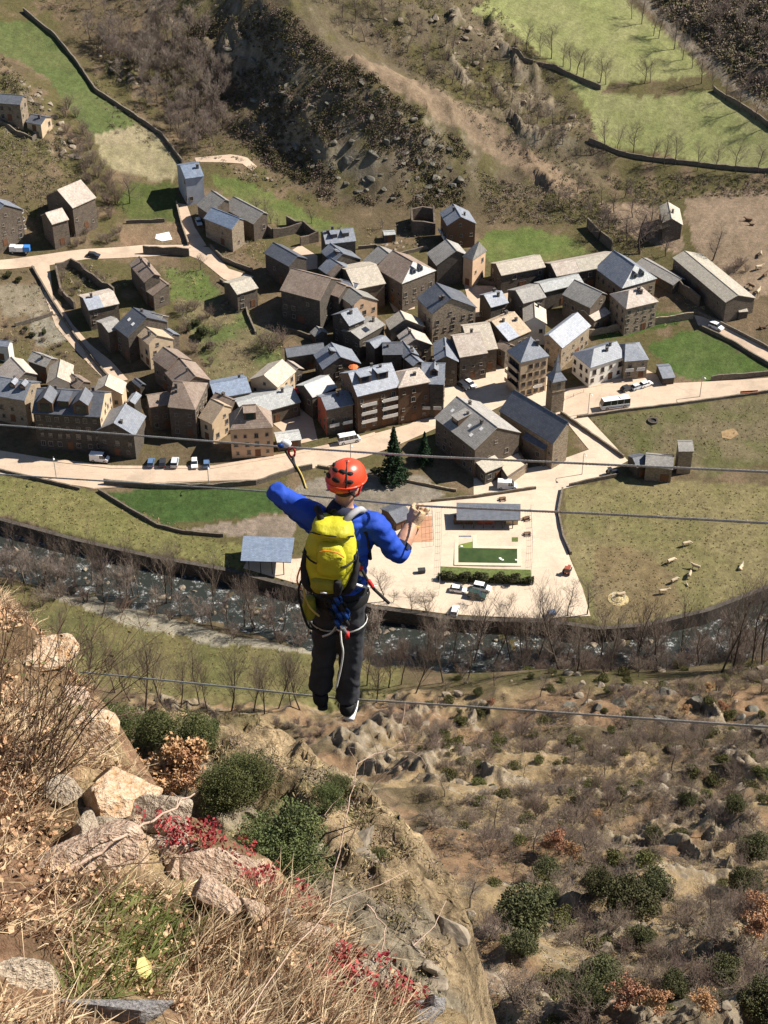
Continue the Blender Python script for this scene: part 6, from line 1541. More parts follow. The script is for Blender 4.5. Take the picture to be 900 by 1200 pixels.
# boulders on the spur and the mountainside
def rock_mesh(seed, n=3):
    bm = bmesh.new(); bmesh.ops.create_icosphere(bm, subdivisions=n, radius=1.0); rng = np.random.default_rng(seed)
    co = np.array([v.co[:] for v in bm.verts])
    for k in range(14):
        d = rng.normal(size=3); d /= np.linalg.norm(d); t = rng.uniform(.32, .75); a = co @ d; m = a > t; co[m] -= (a[m] - t)[:, None] * d * .9
    co += (fbm(co[:, 0] * 2 + seed, co[:, 1] * 2 + co[:, 2], 4, seed)[:, None] - .5) * .25 * co
    co *= np.array([1.2, .9, .75])
    for v, c in zip(bm.verts, co): v.co = c
    me = bpy.data.meshes.new('boulder'); bm.to_mesh(me); bm.free(); return me
M['rock'] = plain('grey_rock', (.20, .165, .125), .95, .35, 1.3, .9, .15, c2=(.32, .265, .20), rnd=.2)
M['rock_dk'] = plain('dark_lichened_rock', (.10, .095, .08), .95, .4, 1.0, .9, .15, c2=(.20, .185, .15), rnd=.2)
ROCKS = [rock_mesh(900 + i) for i in range(6)]
for r in ROCKS: r.materials.append(M['rock'])
def rocks(polys_px, n, seed, label, group, s, mat='rock', name='boulder', sink=.35, dz=None):
    Q = scatter(polys_px, n, seed, s[1] * 1.2); Z = terrain(Q[:, 0], Q[:, 1])
    for (x, y), z in zip(Q, Z):
        o = bpy.data.objects.new(name, ROCKS[RNG.integers(0, 6)]); COL.objects.link(o); k = RNG.uniform(*s)
        o.location = (x, y, z + k * (.5 - sink) if dz is None else dz + k * .2); o.scale = (k * RNG.uniform(.8, 1.4), k, k * RNG.uniform(.6, 1.1)); o.rotation_euler = (RNG.uniform(-.4, .4), RNG.uniform(-.4, .4), RNG.uniform(0, 6.28))
        if mat != 'rock': o.material_slots[0].link = 'OBJECT'; o.material_slots[0].material = M[mat]
        tag(o, label, 'rock', group)
rocks([(0,638),(90,662),(180,684),(270,700),(420,730),(640,746),(780,748),(900,722),(900,745),(700,762),(420,752),(260,722),(150,700),(0,670)], 70, 61, 'grey boulder in the river bed', 'boulders in the river', (.4, 1.3), name='river_boulder', dz=-3.8)
rocks(NEARPOLY, 90, 62, 'grey rock sticking out of the near mountainside', 'rocks on the near mountainside', (.4, 1.7))
rocks([(690,808),(760,800),(900,800),(900,860),(780,850),(640,835)], 16, 63, 'dark crag on the brow of the near mountainside', 'dark crags on the brow', (1.2, 2.6), 'rock_dk', name='crag', sink=.6)
rocks([(250,60),(330,20),(400,80),(470,125),(540,170),(545,235),(430,235),(330,190)], 110, 64, 'dark crag on the shaded flank of the spur', 'dark crags on the spur', (.8, 2.2), 'rock_dk', name='crag', sink=.5)
rocks([(400,10),(560,30),(640,95),(700,160),(640,160),(540,90)], 34, 65, 'pale rock on the slope right of the dirt strip', 'pale rocks right of the dirt strip', (.6, 1.8))
rocks([(20,95),(45,100),(75,150),(95,190),(75,185),(55,140)], 26, 66, 'pale rock of the outcrop beside the garden cabin', 'pale rocks by the garden cabin', (.8, 2.0), sink=.5)
rocks([(110,52),(145,60),(175,95),(160,108),(130,85)], 22, 67, 'pale rock of the outcrop right of the top left field', 'pale rocks right of the top left field', (.8, 2.0), sink=.5)

stuff('garden_growth', 'weeds, low bushes and dead plants in the village gardens', [([(190,312),(240,320),(330,400),(335,440),(250,452),(222,400)], .3), ([(0,318),(38,318),(120,440),(60,440),(0,400)], .2), ([(60,316),(110,312),(150,335),(95,350)], .12), ([(245,262),(300,262),(318,300),(290,318),(262,300)], .12), ([(680,362),(815,366),(810,376),(700,396)], .08), ([(420,268),(510,258),(500,292),(430,296)], .1), ([(740,300),(800,335),(830,365),(805,362),(780,340)], .08)], 900, 57, ('gorse', 'twig_m', 'twig', 'drygrass'), (.3, 1.1), .16, 26)
rocks([(62,318),(110,312),(150,338),(100,350),(75,345)], 16, 68, 'stone of the tumbled walls in the overgrown ruin', 'tumbled stones in the garden ruin', (.4, .9))
rocks([(425,285),(470,282),(505,290),(480,298),(440,298)], 14, 69, 'stone in the rocky garden behind the upper roofs', 'stones of the rocky garden', (.5, 1.1))
rocks([(250,200),(285,204),(320,212),(300,206)], 8, 70, 'pale boulder below the short high track', 'pale boulders below the high track', (.5, 1.0))

scatter_plant('far', [(770,-30),(775,10),(820,45),(870,95),(930,130),(980,60),(960,-30)], 44, 119, 'pale bare tree standing in the dark wood at the top right', 'bare trees in the dark wood at top right', s=(.5, .9), mind=3)
# ------------------------------------------------------------------ rocky rib in the middle distance and the photographer's ledge
def surface(name, pts, drops, x0, x1, y0, y1, res, nz, colf, lam=.05, soft=1.0, cut=None):
    P = [PD(*p) for p in pts]
    for (px, py, d), ox, oy in drops:
        q = PD(px, py, d); P.append(q); P.append(q + np.array([ox * .35, oy * .35, -abs(ox + oy) * .8])); P.append(q + np.array([ox, oy, -abs(ox + oy) * 2.2]))
    P = np.array(P); n = len(P); ph = lambda r2: -np.sqrt(r2 + soft * soft)
    d2 = ((P[:, None, :2] - P[None, :, :2]) ** 2).sum(-1); A = np.zeros((n + 3, n + 3)); A[:n, :n] = ph(d2) + lam * np.eye(n)
    A[:n, n] = 1; A[:n, n + 1:] = P[:, :2]; A[n, :n] = 1; A[n + 1:, :n] = P[:, :2].T
    w = np.linalg.solve(A, np.concatenate([P[:, 2], [0, 0, 0]]))
    def H(X, Y):
        X = np.asarray(X, float); Y = np.asarray(Y, float); sh = X.shape; x = X.ravel(); y = Y.ravel(); z = np.empty(x.shape)
        for i in range(0, len(x), 30000):
            a, b = x[i:i + 30000], y[i:i + 30000]
            z[i:i + 30000] = ph((a[:, None] - P[None, :, 0]) ** 2 + (b[:, None] - P[None, :, 1]) ** 2) @ w[:n] + w[n] + w[n + 1] * a + w[n + 2] * b
        return z.reshape(sh) + nz(X, Y)
    gx = np.arange(x0, x1, res); gy = np.arange(y0, y1, res); X, Y = np.meshgrid(gx, gy); Z = H(X, Y)
    s = np.hypot(np.gradient(Z, res, axis=0), np.gradient(Z, res, axis=1)); c = colf(X, Y, Z, s)
    ny, nx = X.shape; i = (np.arange(ny - 1)[:, None] * nx + np.arange(nx - 1)[None, :]).ravel()
    if cut is not None: i = i[inpoly(X.ravel()[i], Y.ravel()[i], cut)]
    me = np_mesh(name, np.stack([X, Y, Z], -1).reshape(-1, 3), np.stack([i, i + 1, i + nx + 1, i + nx], 1), True); set_col(me, c.reshape(-1, 3))
    tag(link(name, me, M['ground_near' if res < .05 else 'ground_mid']), kind='structure'); return H
def near_ground(name, sc):
    m, nt, b = _nt(name); at = nd(nt, 'ShaderNodeVertexColor'); at.layer_name = 'Col'; v = coords(nt)
    f1 = noise(nt, v, .8 * sc, 7, .7); f2 = noise(nt, v, 5 * sc, 6, .75)
    col = mixc(nt, ramp(nt, f1, [(.35, 0.0), (.68, 1.0)]), mixc(nt, 1.0, at.outputs[0], (.6, .58, .56, 1), 'MULTIPLY'), mixc(nt, 1.0, at.outputs[0], (1.3, 1.27, 1.2, 1), 'MULTIPLY'))
    col = mixc(nt, ramp(nt, f2, [(.38, .7), (.58, 0.0)]), col, mixc(nt, 1.0, col, (.45, .43, .4, 1), 'MULTIPLY'))
    vo = nd(nt, 'ShaderNodeTexVoronoi', feature='DISTANCE_TO_EDGE'); wv = nd(nt, 'ShaderNodeVectorMath', operation='MULTIPLY_ADD'); wv.inputs[1].default_value = (.9 / sc,) * 3
    nz_ = nd(nt, 'ShaderNodeTexNoise'); nt.links.new(v, nz_.inputs['Vector']); nz_.inputs['Scale'].default_value = 1.6 * sc; nt.links.new(nz_.outputs['Color'], wv.inputs[0]); nt.links.new(v, wv.inputs[2])
    nt.links.new(wv.outputs[0], vo.inputs['Vector']); vo.inputs['Scale'].default_value = 1.1 * sc; ck = ramp(nt, vo.outputs['Distance'], [(0.0, 0.0), (.06, 1.0)])
    col = mixc(nt, mth(nt, 'MULTIPLY_ADD', ck, -.3, .3), col, mixc(nt, 1.0, col, (.35, .33, .3, 1), 'MULTIPLY'))
    nt.links.new(col, b.inputs['Base Color']); b.inputs['Roughness'].default_value = .95; b.inputs['Specular IOR Level'].default_value = .1
    bump(nt, b, mth(nt, 'ADD', mth(nt, 'ADD', f1, mth(nt, 'MULTIPLY', f2, .6)), mth(nt, 'MULTIPLY', ck, .16)), 1.0, .35 / sc); return m
M['ground_mid'] = near_ground('rocky_rib_soil', 1.0); M['ground_near'] = near_ground('ledge_soil', 9.0)
def col_mid(X, Y, Z, s):
    n = fbm(X / 3, Y / 3, 4, 301); n2 = fbm(X / .8, Y / .8, 3, 302)
    tan = np.array([.46, .355, .225]); grey = np.array([.40, .345, .26]); ol = np.array([.22, .19, .095]); t = sstep(.45, .6, n)[..., None]
    c = tan * (1 - t) + grey * t; t = (sstep(.52, .66, fbm(X / 2, Y / 2, 3, 303)) * sstep(1.6, .8, s))[..., None] * .8; c = c * (1 - t) + ol * t
    ck = np.abs(vnoise(X / .9 + fbm(X, Y, 2, 7) * 2, Y / 1.3, 305) - .5); c = c * (1 - .6 * sstep(.05, .0, ck)[..., None])
    return c * (.62 + .7 * n2[..., None])
def strata(X, Y, a, b, per, amp, seed):
    s = (X * a + Y * b) / per + fbm(X / per / 3, Y / per / 3, 3, seed) * 1.6; f = s - np.floor(s); return (sstep(0, .12, f) * (1 - f)) * amp
def terr(n, k):
    f = n * k; i = np.floor(f); return (i + sstep(.0, .22, f - i)) / k
def nz_mid(X, Y):
    d, s = dpoly(X, Y, MIDSIL); return -2.8 * np.where(s > 0, np.maximum(d - .25, 0), 0) + (ridged(X / 2.6 + Y / 7, Y / 3.0, 5, 311) - .45) * 1.3 + terr(ridged(X / 3.4 + Y / 9, Y / 3.0, 4, 313), 7) * 1.5 + terr(fbm(X / 1.3, Y / 1.1, 3, 314), 6) * .8 - 1.25 + (fbm(X / .6, Y / .6, 3, 312) - .5) * .3
MID = [(150,830,55),(250,850,52),(330,868,50),(400,900,48.5),(440,940,46.5),(480,980,44.5),(522,1020,42.5),(538,1080,40),(540,1130,38),(505,1200,34.5),
       (200,900,48),(120,900,50),(60,860,54),(0,840,58),(280,920,45.5),(340,950,43.5),(400,1000,41),(440,1060,38.5),(470,1130,36),(440,1200,33.5),(330,1040,38.5),(250,1000,41),(150,1000,42),(50,1000,44),(300,1120,35),(380,1160,34),(200,1150,35),(0,1150,37),(470,1200,34),(510,1165,36.2)]
MIDD = [((522,1165,36.6),8,-1),((485,1260,32),8,-1),((470,1330,29.5),8,-1),((522,1020,42.5),7,3),((538,1080,40),8,1),((540,1130,38),8,0),((480,980,44.5),6,5),((440,940,46.5),5,6),((400,900,48.5),4,7),((330,868,50),2,8),((250,850,52),0,9),((150,830,55),-1,9),((0,820,58),-1,9),((505,1200,34.5),8,-1)]
MIDCUT = [PD(*p)[:2] + np.array(o) for p, o in [((0,820,58),(-8,9)),((0,820,58),(0,8)),((150,830,55),(0,8)),((250,850,52),(0,7)),((330,868,50),(1.5,6)),((400,900,48.5),(2.5,5)),((440,940,46.5),(3.5,4)),((480,980,44.5),(4,3.5)),((522,1020,42.5),(4.5,2)),((538,1080,40),(5,1)),((540,1130,38),(5,0)),((522,1165,36.6),(5,-.5)),((485,1260,32),(5,-1)),((470,1330,29.5),(4,-1)),((-300,1330,29.5),(0,-2)),((-300,820,58),(0,0))]]
MIDSIL = [PD(*p)[:2] for p in [(-120,815,60),(0,818,58),(150,832,55),(250,852,52),(330,870,50),(400,903,48.5),(440,943,46.5),(480,983,44.5),(522,1022,42.5),(536,1080,40),(534,1130,38),(515,1165,36.6),(498,1200,34.5),(480,1260,32),(465,1330,29.5),(450,1420,27)]]
H_MID = surface('rocky_rib', MID, MIDD, -20, 9, 17, 52, .12, nz_mid, col_mid, .1, 1.2, cut=MIDCUT)
def col_near(X, Y, Z, s):
    n = fbm(X / .5, Y / .5, 4, 401); n2 = fbm(X / .12, Y / .12, 3, 402)
    br = np.array([.26, .18, .11]); st = np.array([.44, .335, .20]); rd = np.array([.36, .22, .145]); t = sstep(.4, .6, n)[..., None]
    c = br * (1 - t) + st * t; t = sstep(.55, .66, fbm(X / .35, Y / .35, 3, 403))[..., None] * .7; c = c * (1 - t) + rd * t
    return c * (.7 + .6 * n2[..., None])
NEAR = [(0,700,9.2),(60,762,8.6),(100,815,8.0),(120,885,7.3),(170,915,7.0),(230,965,6.7),(300,1015,6.25),(390,1088,5.65),(480,1152,5.2),(545,1205,4.95),(0,800,7.6),(50,850,7.2),(0,900,6.4),(60,930,6.3),(130,960,6.3),(0,1000,5.5),(100,1050,5.3),(200,1040,5.7),(300,1100,5.3),(0,1100,4.7),(100,1150,4.6),(200,1150,4.8),(350,1180,4.85),(450,1200,4.85),(0,1200,4.1),(150,1200,4.3),(300,1200,4.6),(-80,700,9.0),(-80,900,6.2),(-80,1200,4.0),(100,1350,3.5),(400,1350,4.0),(-80,1350,3.4)]
NEARD = [((60,762,8.6),1,1.6),((100,815,8.0),1.4,1.2),((120,885,7.3),1.4,1.2),((230,965,6.7),1.2,1.4),((300,1015,6.25),1.2,1.4),((390,1088,5.65),1.4,1.2),((480,1152,5.2),1.6,1.0),((545,1205,4.95),1.8,.6),((0,700,9.2),.2,2),((-80,690,9.2),0,2)]
NEARCUT = [PD(*p)[:2] + np.array(o) for p, o in [((-80,690,9.2),(0,.4)),((0,700,9.2),(.1,.4)),((60,762,8.6),(.25,.3)),((100,815,8.0),(.3,.25)),((120,885,7.3),(.3,.25)),((170,915,7.0),(.25,.3)),((230,965,6.7),(.25,.3)),((300,1015,6.25),(.25,.3)),((390,1088,5.65),(.3,.25)),((480,1152,5.2),(.3,.2)),((545,1205,4.95),(.3,.1)),((600,1350,4.2),(0,0)),((-500,1350,3.4),(-1,0)),((-500,700,9.2),(-1,.4))]]
H_NEAR = surface('grassy_ledge', NEAR, NEARD, -3.2, 2.2, 1.0, 8.6, .022, lambda X, Y: (ridged(X / .5 + Y / 1.5, Y / .55, 4, 411) - .45) * .26 + (fbm(X / .12, Y / .12, 3, 412) - .5) * .05, col_near, .01, .3, cut=NEARCUT)
def on_surface(H, px, py, dmin, dmax):
    r = raydir(px, py); ts = np.linspace(dmin, dmax, 900); P = CAMP + ts[:, None] * r; b = np.nonzero(P[:, 2] < H(P[:, 0], P[:, 1]))[0]
    return P[b[0]] if len(b) else P[-1]
ON = lambda px, py: on_surface(H_NEAR, px, py, 2.5, 12)
OM = lambda px, py: on_surface(H_MID, px, py, 25, 62)
def plant_on(S, key, pts, label, group, cat, **kw):
    for p in pts: q = S(p[0], p[1]); plant(key, q[0], q[1], label, group, cat, p[2] * RNG.uniform(.93, 1.07), z=q[2] - .1, **kw)
plant_on(OM, 'juniper', [(330,1018,.80),(352,1022,.62),(306,1004,.55)], 'dark juniper bush, lowest on the rocky rib below the ledge plants', 'lower junipers on the rocky rib', 'bush')
plant_on(OM, 'juniper', [(268,945,.62),(300,922,.5),(284,915,.42),(262,928,.45)], 'dark juniper bush in the middle of the rocky rib', 'middle junipers on the rocky rib', 'bush')
plant_on(OM, 'juniper', [(215,885,.7),(150,880,.75),(190,868,.5),(232,872,.5),(130,862,.6),(245,870,.35)], 'green juniper bush at the upper end of the rocky rib', 'upper junipers on the rocky rib', 'bush')
plant_on(OM, 'juniper', [(385,945,.35),(395,930,.3),(445,1010,.2)], 'small green tuft on the bare slabs of the rocky rib', 'small tufts on the rocky rib', 'bush')
plant_on(OM, 'dryoak', [(196,950,.46),(216,948,.4),(172,945,.34)], 'little oak with dry orange leaves behind the grey foreground rock', 'little orange oaks on the rocky rib', 'tree')
def scatter_xy(H, px, n, seed, dmin, dmax):
    rng = np.random.default_rng(seed); P = np.array([on_surface(H, a, b, dmin, dmax)[:2] for a, b in px]); lo, hi = P.min(0), P.max(0); out = np.zeros((0, 2))
    while len(out) < n: q = rng.uniform(lo, hi, (n * 3, 2)); out = np.concatenate([out, q[inpoly(q[:, 0], q[:, 1], P)]])
    out = out[:n]; return np.column_stack([out, H(out[:, 0], out[:, 1])])
rib_px = [(110,850),(250,853),(400,905),(478,985),(520,1025),(532,1100),(500,1190),(380,1190),(250,1050),(130,960)]
Q = scatter_xy(H_MID, rib_px, 26, 71, 25, 62)
for x, y, z in Q:
    o = bpy.data.objects.new('boulder', ROCKS[RNG.integers(0, 6)]); COL.objects.link(o); k = RNG.uniform(.12, .55); o.location = (x, y, z); o.scale = (k * 1.2, k, k * .8); o.rotation_euler = (RNG.uniform(-.5, .5), RNG.uniform(-.5, .5), RNG.uniform(0, 6.28)); tag(o, 'pale rock lying on the rocky rib', 'rock', 'rocks on the rocky rib')
def rib_scrub():
    rng = np.random.default_rng(77); Q = scatter_xy(H_MID, rib_px, 1100, 72, 25, 62); Q = Q[fbm(Q[:, 0] / 1.5, Q[:, 1] / 1.5, 3, 320) > .54]; parts = []
    for k in range(3):
        q = Q[k::3]; n = 26; d = rng.normal(size=(len(q), n, 3)); d[..., 2] = np.abs(d[..., 2]); d /= np.linalg.norm(d, axis=2)[..., None]; L = rng.uniform(.08, .35, (len(q), n, 1))
        a = np.repeat(q[:, None, :], n, 1); parts.append(quads((a + d * L).reshape(-1, 3), .028, rng, 0, 5))
    tag(link('tufts', mesh_cat('tufts', parts, [M['drygrass'], M['gorse'], M['twig_m']])), 'dry grass tufts and twigs on the rocky rib', kind='stuff')
rib_scrub()

# ledge: rocks, dry grass, stems, stonecrop
M['orange_rock'] = plain('orange_lichened_rock', (.56, .30, .13), .9, .3, 6, .8, .2, c2=(.60, .50, .38)); M['pink_rock'] = plain('pinkish_rock', (.50, .31, .21), .9, .3, 6, .8, .2, c2=(.58, .46, .35))
M['pale_rock'] = plain('pale_lichened_rock', (.44, .335, .235), .9, .35, 6, .9, .2, c2=(.57, .48, .37)); M['slate_rock'] = plain('grey_slate_rock', (.22, .21, .21), .85, .3, 7, .7, .3, c2=(.33, .31, .30))
LROCKS = []
def ledge_rock(label, px, py, sx, sy, sz, rz, mat, seed, tilt=(0, 0), lift=0.0):
    sx, sy, sz = sx * 1.3, sy * 1.3, sz * 1.35; me = rock_mesh(seed, 4); me.materials.append(M[mat]); p = ON(px, py); LROCKS.append((p[0], p[1], max(sx, sy) * 1.05)); o = bpy.data.objects.new('rock', me); COL.objects.link(o)
    o.location = p + np.array([0, 0, lift]); o.scale = (sx, sy, sz); o.rotation_euler = (tilt[0], tilt[1], rz); tag(o, label, 'rock', 'rocks on the ledge')
ledge_rock('big orange and grey block at the top of the ledge, largest of its rocks', 128, 945, .185, .15, .17, .3, 'orange_rock', 31, (.15, -.2), .05)
ledge_rock('small grey rock squeezed in at the left of the big orange block', 78, 935, .06, .07, .09, .8, 'pale_rock', 32, (0, .2), .02)
ledge_rock('pinkish slab under the big orange block', 110, 1008, .18, .13, .10, -.2, 'pink_rock', 33, (.2, -.1), .03)
ledge_rock('pale grey rock right of the big orange block on the crest', 190, 965, .14, .10, .10, -.5, 'pale_rock', 34, (.1, -.3), .0)
ledge_rock('pinkish rock in the red stonecrop below the crest', 225, 1022, .14, .10, .09, -.4, 'pink_rock', 35, (.3, -.1), .02)
ledge_rock('flat pale rock half buried at the lower left edge', 24, 1152, .11, .085, .05, .2, 'pale_rock', 46, (.25, .1), .01)
ledge_rock('dark slate slab at the bottom of the picture under the green tuft', 150, 1190, .13, .06, .05, -.2, 'slate_rock', 37, (.1, 0), .02)
ledge_rock('reddish rock on the lower right of the ledge', 398, 1122, .055, .05, .05, .4, 'pink_rock', 38, (.2, -.3), .03)
ledge_rock('white lichened rock on the lower right edge of the ledge', 440, 1128, .07, .05, .045, -.5, 'pale_rock', 39, (.2, -.2), .03)
ledge_rock('grey stone lowest on the right end of the ledge', 512, 1188, .05, .04, .04, .9, 'slate_rock', 40, (.2, -.2), .03)
ledge_rock('ochre stone left of the grey stone at the ledge end', 485, 1170, .04, .035, .035, .3, 'orange_rock', 41, (0, .2), .02)
ledge_rock('long pinkish rock on the crest above the stonecrop', 270, 1008, .17, .07, .08, -.7, 'pink_rock', 42, (.1, -.3), .0)
ledge_rock('tan rock face on the ledge edge behind the broom shrub, lower one', 96, 866, .13, .13, .14, .5, 'orange_rock', 43, (.3, -.3), -.06)
ledge_rock('tan rock on the ledge edge behind the broom shrub, middle one', 74, 808, .15, .14, .14, .9, 'pink_rock', 44, (.2, -.3), -.09)
ledge_rock('tan rock highest up the ledge edge behind the broom shrub', 36, 758, .16, .14, .13, .2, 'orange_rock', 45, (.2, -.2), -.10)
_rr = random.Random(21)
for _i in range(30):
    _t = _rr.random(); _px, _py = (60 + 250 * _t + _rr.uniform(-25, 12), 905 + 118 * _t + _rr.uniform(0, 55))
    _k = _rr.uniform(.025, .075); ledge_rock('broken orange stone of the outcrop around the big block', _px, _py, _k * 1.4, _k, _k, _rr.uniform(0, 6.28), _rr.choice(('orange_rock', 'pink_rock', 'pink_rock', 'pale_rock')), 60 + _i, (_rr.uniform(-.4, .4), _rr.uniform(-.4, .4)), .0)
for _i in range(18):
    _t = _rr.random(); _k = _rr.uniform(.02, .05); ledge_rock('loose stone along the right end of the ledge', 330 + 190 * _t + _rr.uniform(-12, 8), 1060 + 130 * _t + _rr.uniform(0, 26), _k * 1.3, _k, _k, _rr.uniform(0, 6.28), _rr.choice(('pink_rock', 'pale_rock', 'slate_rock')), 100 + _i, (_rr.uniform(-.4, .4), _rr.uniform(-.4, .4)), .0)
def blades(P, L, W, lean, rng, curve=.5, spread=.5):
    n = len(P); d = np.tile(np.array(lean, float), (n, 1)) + rng.normal(0, spread, (n, 3)); d[:, 2] = np.abs(d[:, 2]) + .15; d /= np.linalg.norm(d, axis=1)[:, None]
    L = L[:, None]; bend = rng.normal(0, 1, (n, 3)) * curve * .25; bend[:, 2] -= curve * .3
    p0 = P; p1 = P + d * L * .5; p2 = P + (d + bend) * L
    view = CAMP - P; s = np.cross(d, view); s /= np.maximum(np.linalg.norm(s, axis=1), 1e-6)[:, None]; s += rng.normal(0, .3, (n, 3)); w = W[:, None]
    V = np.stack([p0 - s * w, p0 + s * w, p1 + s * w * .8, p1 - s * w * .8, p2 + s * w * .25, p2 - s * w * .25], 1).reshape(-1, 3); b = (np.arange(n) * 6)[:, None]
    return V, np.concatenate([b + np.array([0, 1, 2, 3]), b + np.array([3, 2, 4, 5])])
M['straw_bl'] = leafmat('pale_straw_blades', (.50, .38, .22), (.64, .52, .34), .7, .3, 4, .05); M['brown_bl'] = leafmat('brown_dead_stems', (.20, .115, .065), (.32, .20, .115), .8, .3, 4, .05)
M['green_bl'] = leafmat('green_grass_blades', (.085, .12, .03), (.21, .215, .075), .6, .3, 4, .05); M['red_leaf'] = leafmat('red_stonecrop', (.30, .040, .035), (.40, .13, .085), .6, .3, 6, .05); M['dead_leaf'] = leafmat('pinkish_dead_leaves', (.48, .27, .16), (.58, .38, .24), .8, .3, 6, .05)
M['yellow_leaf'] = plain('yellow_dead_leaf', (.62, .48, .18), .7, .2, 8)
def ledge_plants():
    rng = np.random.default_rng(5); whole = [(-10,698),(30,728),(63,760),(104,812),(122,884),(225,966),(300,1020),(390,1092),(480,1160),(520,1198),(300,1240),(-10,1240)]
    def clear(Q):
        k = np.ones(len(Q), bool)
        for x, y, r in LROCKS: k &= np.hypot(Q[:, 0] - x, Q[:, 1] - y) > r * rng.uniform(.75, 1.15, len(Q))
        return Q[k]
    Q = clear(scatter_xy(H_NEAR, whole, 30000, 81, 2.5, 12)); cl = fbm(Q[:, 0] / .2, Q[:, 1] / .2, 3, 420); Q = Q[rng.random(len(Q)) < sstep(.36, .60, cl)]
    h = len(Q) // 2; a = Q[:h]; b = Q[h:]
    v1 = blades(a, rng.uniform(.03, .15, len(a)), rng.uniform(.0008, .0020, len(a)), (.55, .15, .35), rng, .9, .55)
    v2 = blades(b, rng.uniform(.03, .13, len(b)), rng.uniform(.0008, .002, len(b)), (.4, .1, .3), rng, .8, .6)
    right = [(230,1060),(300,1040),(390,1100),(470,1160),(470,1240),(250,1240),(200,1120)]
    Q = clear(scatter_xy(H_NEAR, right, 6500, 82, 2.5, 12)); cl = fbm(Q[:, 0] / .13, Q[:, 1] / .13, 3, 421); Q = Q[rng.random(len(Q)) < sstep(.34, .58, cl)]
    nb = len(Q) // 2; v4 = blades(Q[:nb], rng.uniform(.05, .20, nb), rng.uniform(.0008, .002, nb), (.55, .2, .7), rng, .6, .45); Q = Q[nb:]
    v3 = blades(Q, rng.uniform(.06, .24, len(Q)), rng.uniform(.0008, .0018, len(Q)), (.6, .25, .7), rng, .5, .4)
    h = len(Q) // 2
    tag(link('dry_grass', mesh_cat('dry_grass', [v1, v2, v3, v4], [M['straw_bl'], M['brown_bl'], M['straw_bl'], M['brown_bl']])), 'tangle of dry straw and dead stems covering the ledge', kind='stuff')
    Q = scatter_xy(H_NEAR, [(95,1070),(150,1045),(215,1060),(230,1110),(190,1165),(120,1190),(70,1180),(80,1130)], 950, 83, 2.5, 12)
    g = blades(Q, rng.uniform(.03, .14, len(Q)), rng.uniform(.001, .0026, len(Q)), (.5, .1, .7), rng, .9, .6)
    o = link('grass_tuft', mesh_cat('grass_tuft', [g], [M['green_bl']])); tag(o, 'green grass tuft at the bottom left of the ledge', kind='stuff')
    P = []
    for poly, n in (([(150,965),(200,972),(260,990),(250,1015),(180,1000)], 900), ([(240,980),(300,1008),(375,1075),(360,1092),(290,1045)], 1500), ([(380,1100),(470,1150),(500,1190),(470,1205),(400,1150)], 1500), ([(350,1150),(400,1135),(420,1165),(370,1180)], 500)):
        q = scatter_xy(H_NEAR, poly, n, 84 + n, 2.5, 12); q = q[fbm(q[:, 0] / .07, q[:, 1] / .07, 2, 430) > .54]; P.append(q + np.column_stack([rng.normal(0, .008, (len(q), 2)), rng.uniform(.03, .12, len(q))]))
    P = np.concatenate(P); tag(link('stonecrop', mesh_cat('stonecrop', [quads(P, .012, rng, 0, 1.4)], [M['red_leaf']])), 'red stonecrop creeping over the rocks of the ledge', kind='stuff')
    Q = clear(scatter_xy(H_NEAR, whole, 7000, 85, 2.5, 12)); Q[:, 2] += rng.uniform(.0, .05, len(Q)); tag(link('dead_leaves', mesh_cat('dead_leaves', [quads(Q, .017, rng, 0, 1.3)], [M['dead_leaf']])), 'dead leaves caught in the dry grass', kind='stuff')
ledge_plants()
def twig(label, pts, r, mat, side=0, seed=0, name='dead_branch'):
    W = [Vector(PD(*p)) for p in pts]; rng = random.Random(seed); segs = []
    fine = []
    for i in range(len(W) - 1):
        for k in range(5): fine.append(W[i].lerp(W[i + 1], k / 5) + Vector((rng.gauss(0, r), rng.gauss(0, r), rng.gauss(0, r))))
    fine.append(W[-1])
    for i in range(len(fine) - 1): t = i / len(fine); segs.append((tuple(fine[i]), tuple(fine[i + 1]), r * (1 - .6 * t), r * (1 - .6 * (i + 1) / len(fine))))
    for k in range(side):
        i = rng.randrange(2, len(fine) - 1); d = (fine[i] - fine[i - 1]).normalized(); q = fine[i]
        for j in range(4):
            d = (d + Vector((rng.gauss(0, .5), rng.gauss(0, .5), rng.gauss(.1, .4)))).normalized(); e = q + d * .05; segs.append((tuple(q), tuple(e), r * .35, r * .25)); q = e
    c = np.array(segs[0][0]); segs = [(tuple(np.array(a) - c), tuple(np.array(b) - c), x, y) for a, b, x, y in segs]
    o = link(name, mesh_cat(name, [seg_arrays(segs, 6)], [M[mat]], True), None, None, tuple(c)); tag(o, label, 'branch'); return o
M['pale_twig'] = plain('pale_pinkish_branch', (.42, .30, .23), .85, .25, 20, .3); M['dark_twig'] = plain('dark_brown_branch', (.09, .055, .035), .8, .3, 20, .3)
twig('thick pale pinkish dead branch slanting up across the grey foreground rocks', [(70,1025,5.35),(130,990,5.5),(190,955,5.7),(228,930,5.85)], .007, 'pale_twig', 4, 1)
twig('long dark curved twig crossing the ledge from the left edge', [(-10,1050,5.0),(60,1035,5.1),(140,1012,5.25),(215,1008,5.4)], .0035, 'dark_twig', 3, 2)
twig('dark twig slanting through the middle of the ledge', [(80,1065,4.95),(140,1035,5.1),(198,977,5.4)], .0035, 'dark_twig', 3, 3)
twig('bent pale stalk rising from the right end of the ledge', [(430,1060,5.3),(450,1085,5.25),(448,1120,5.2)], .003, 'pale_twig', 0, 4)
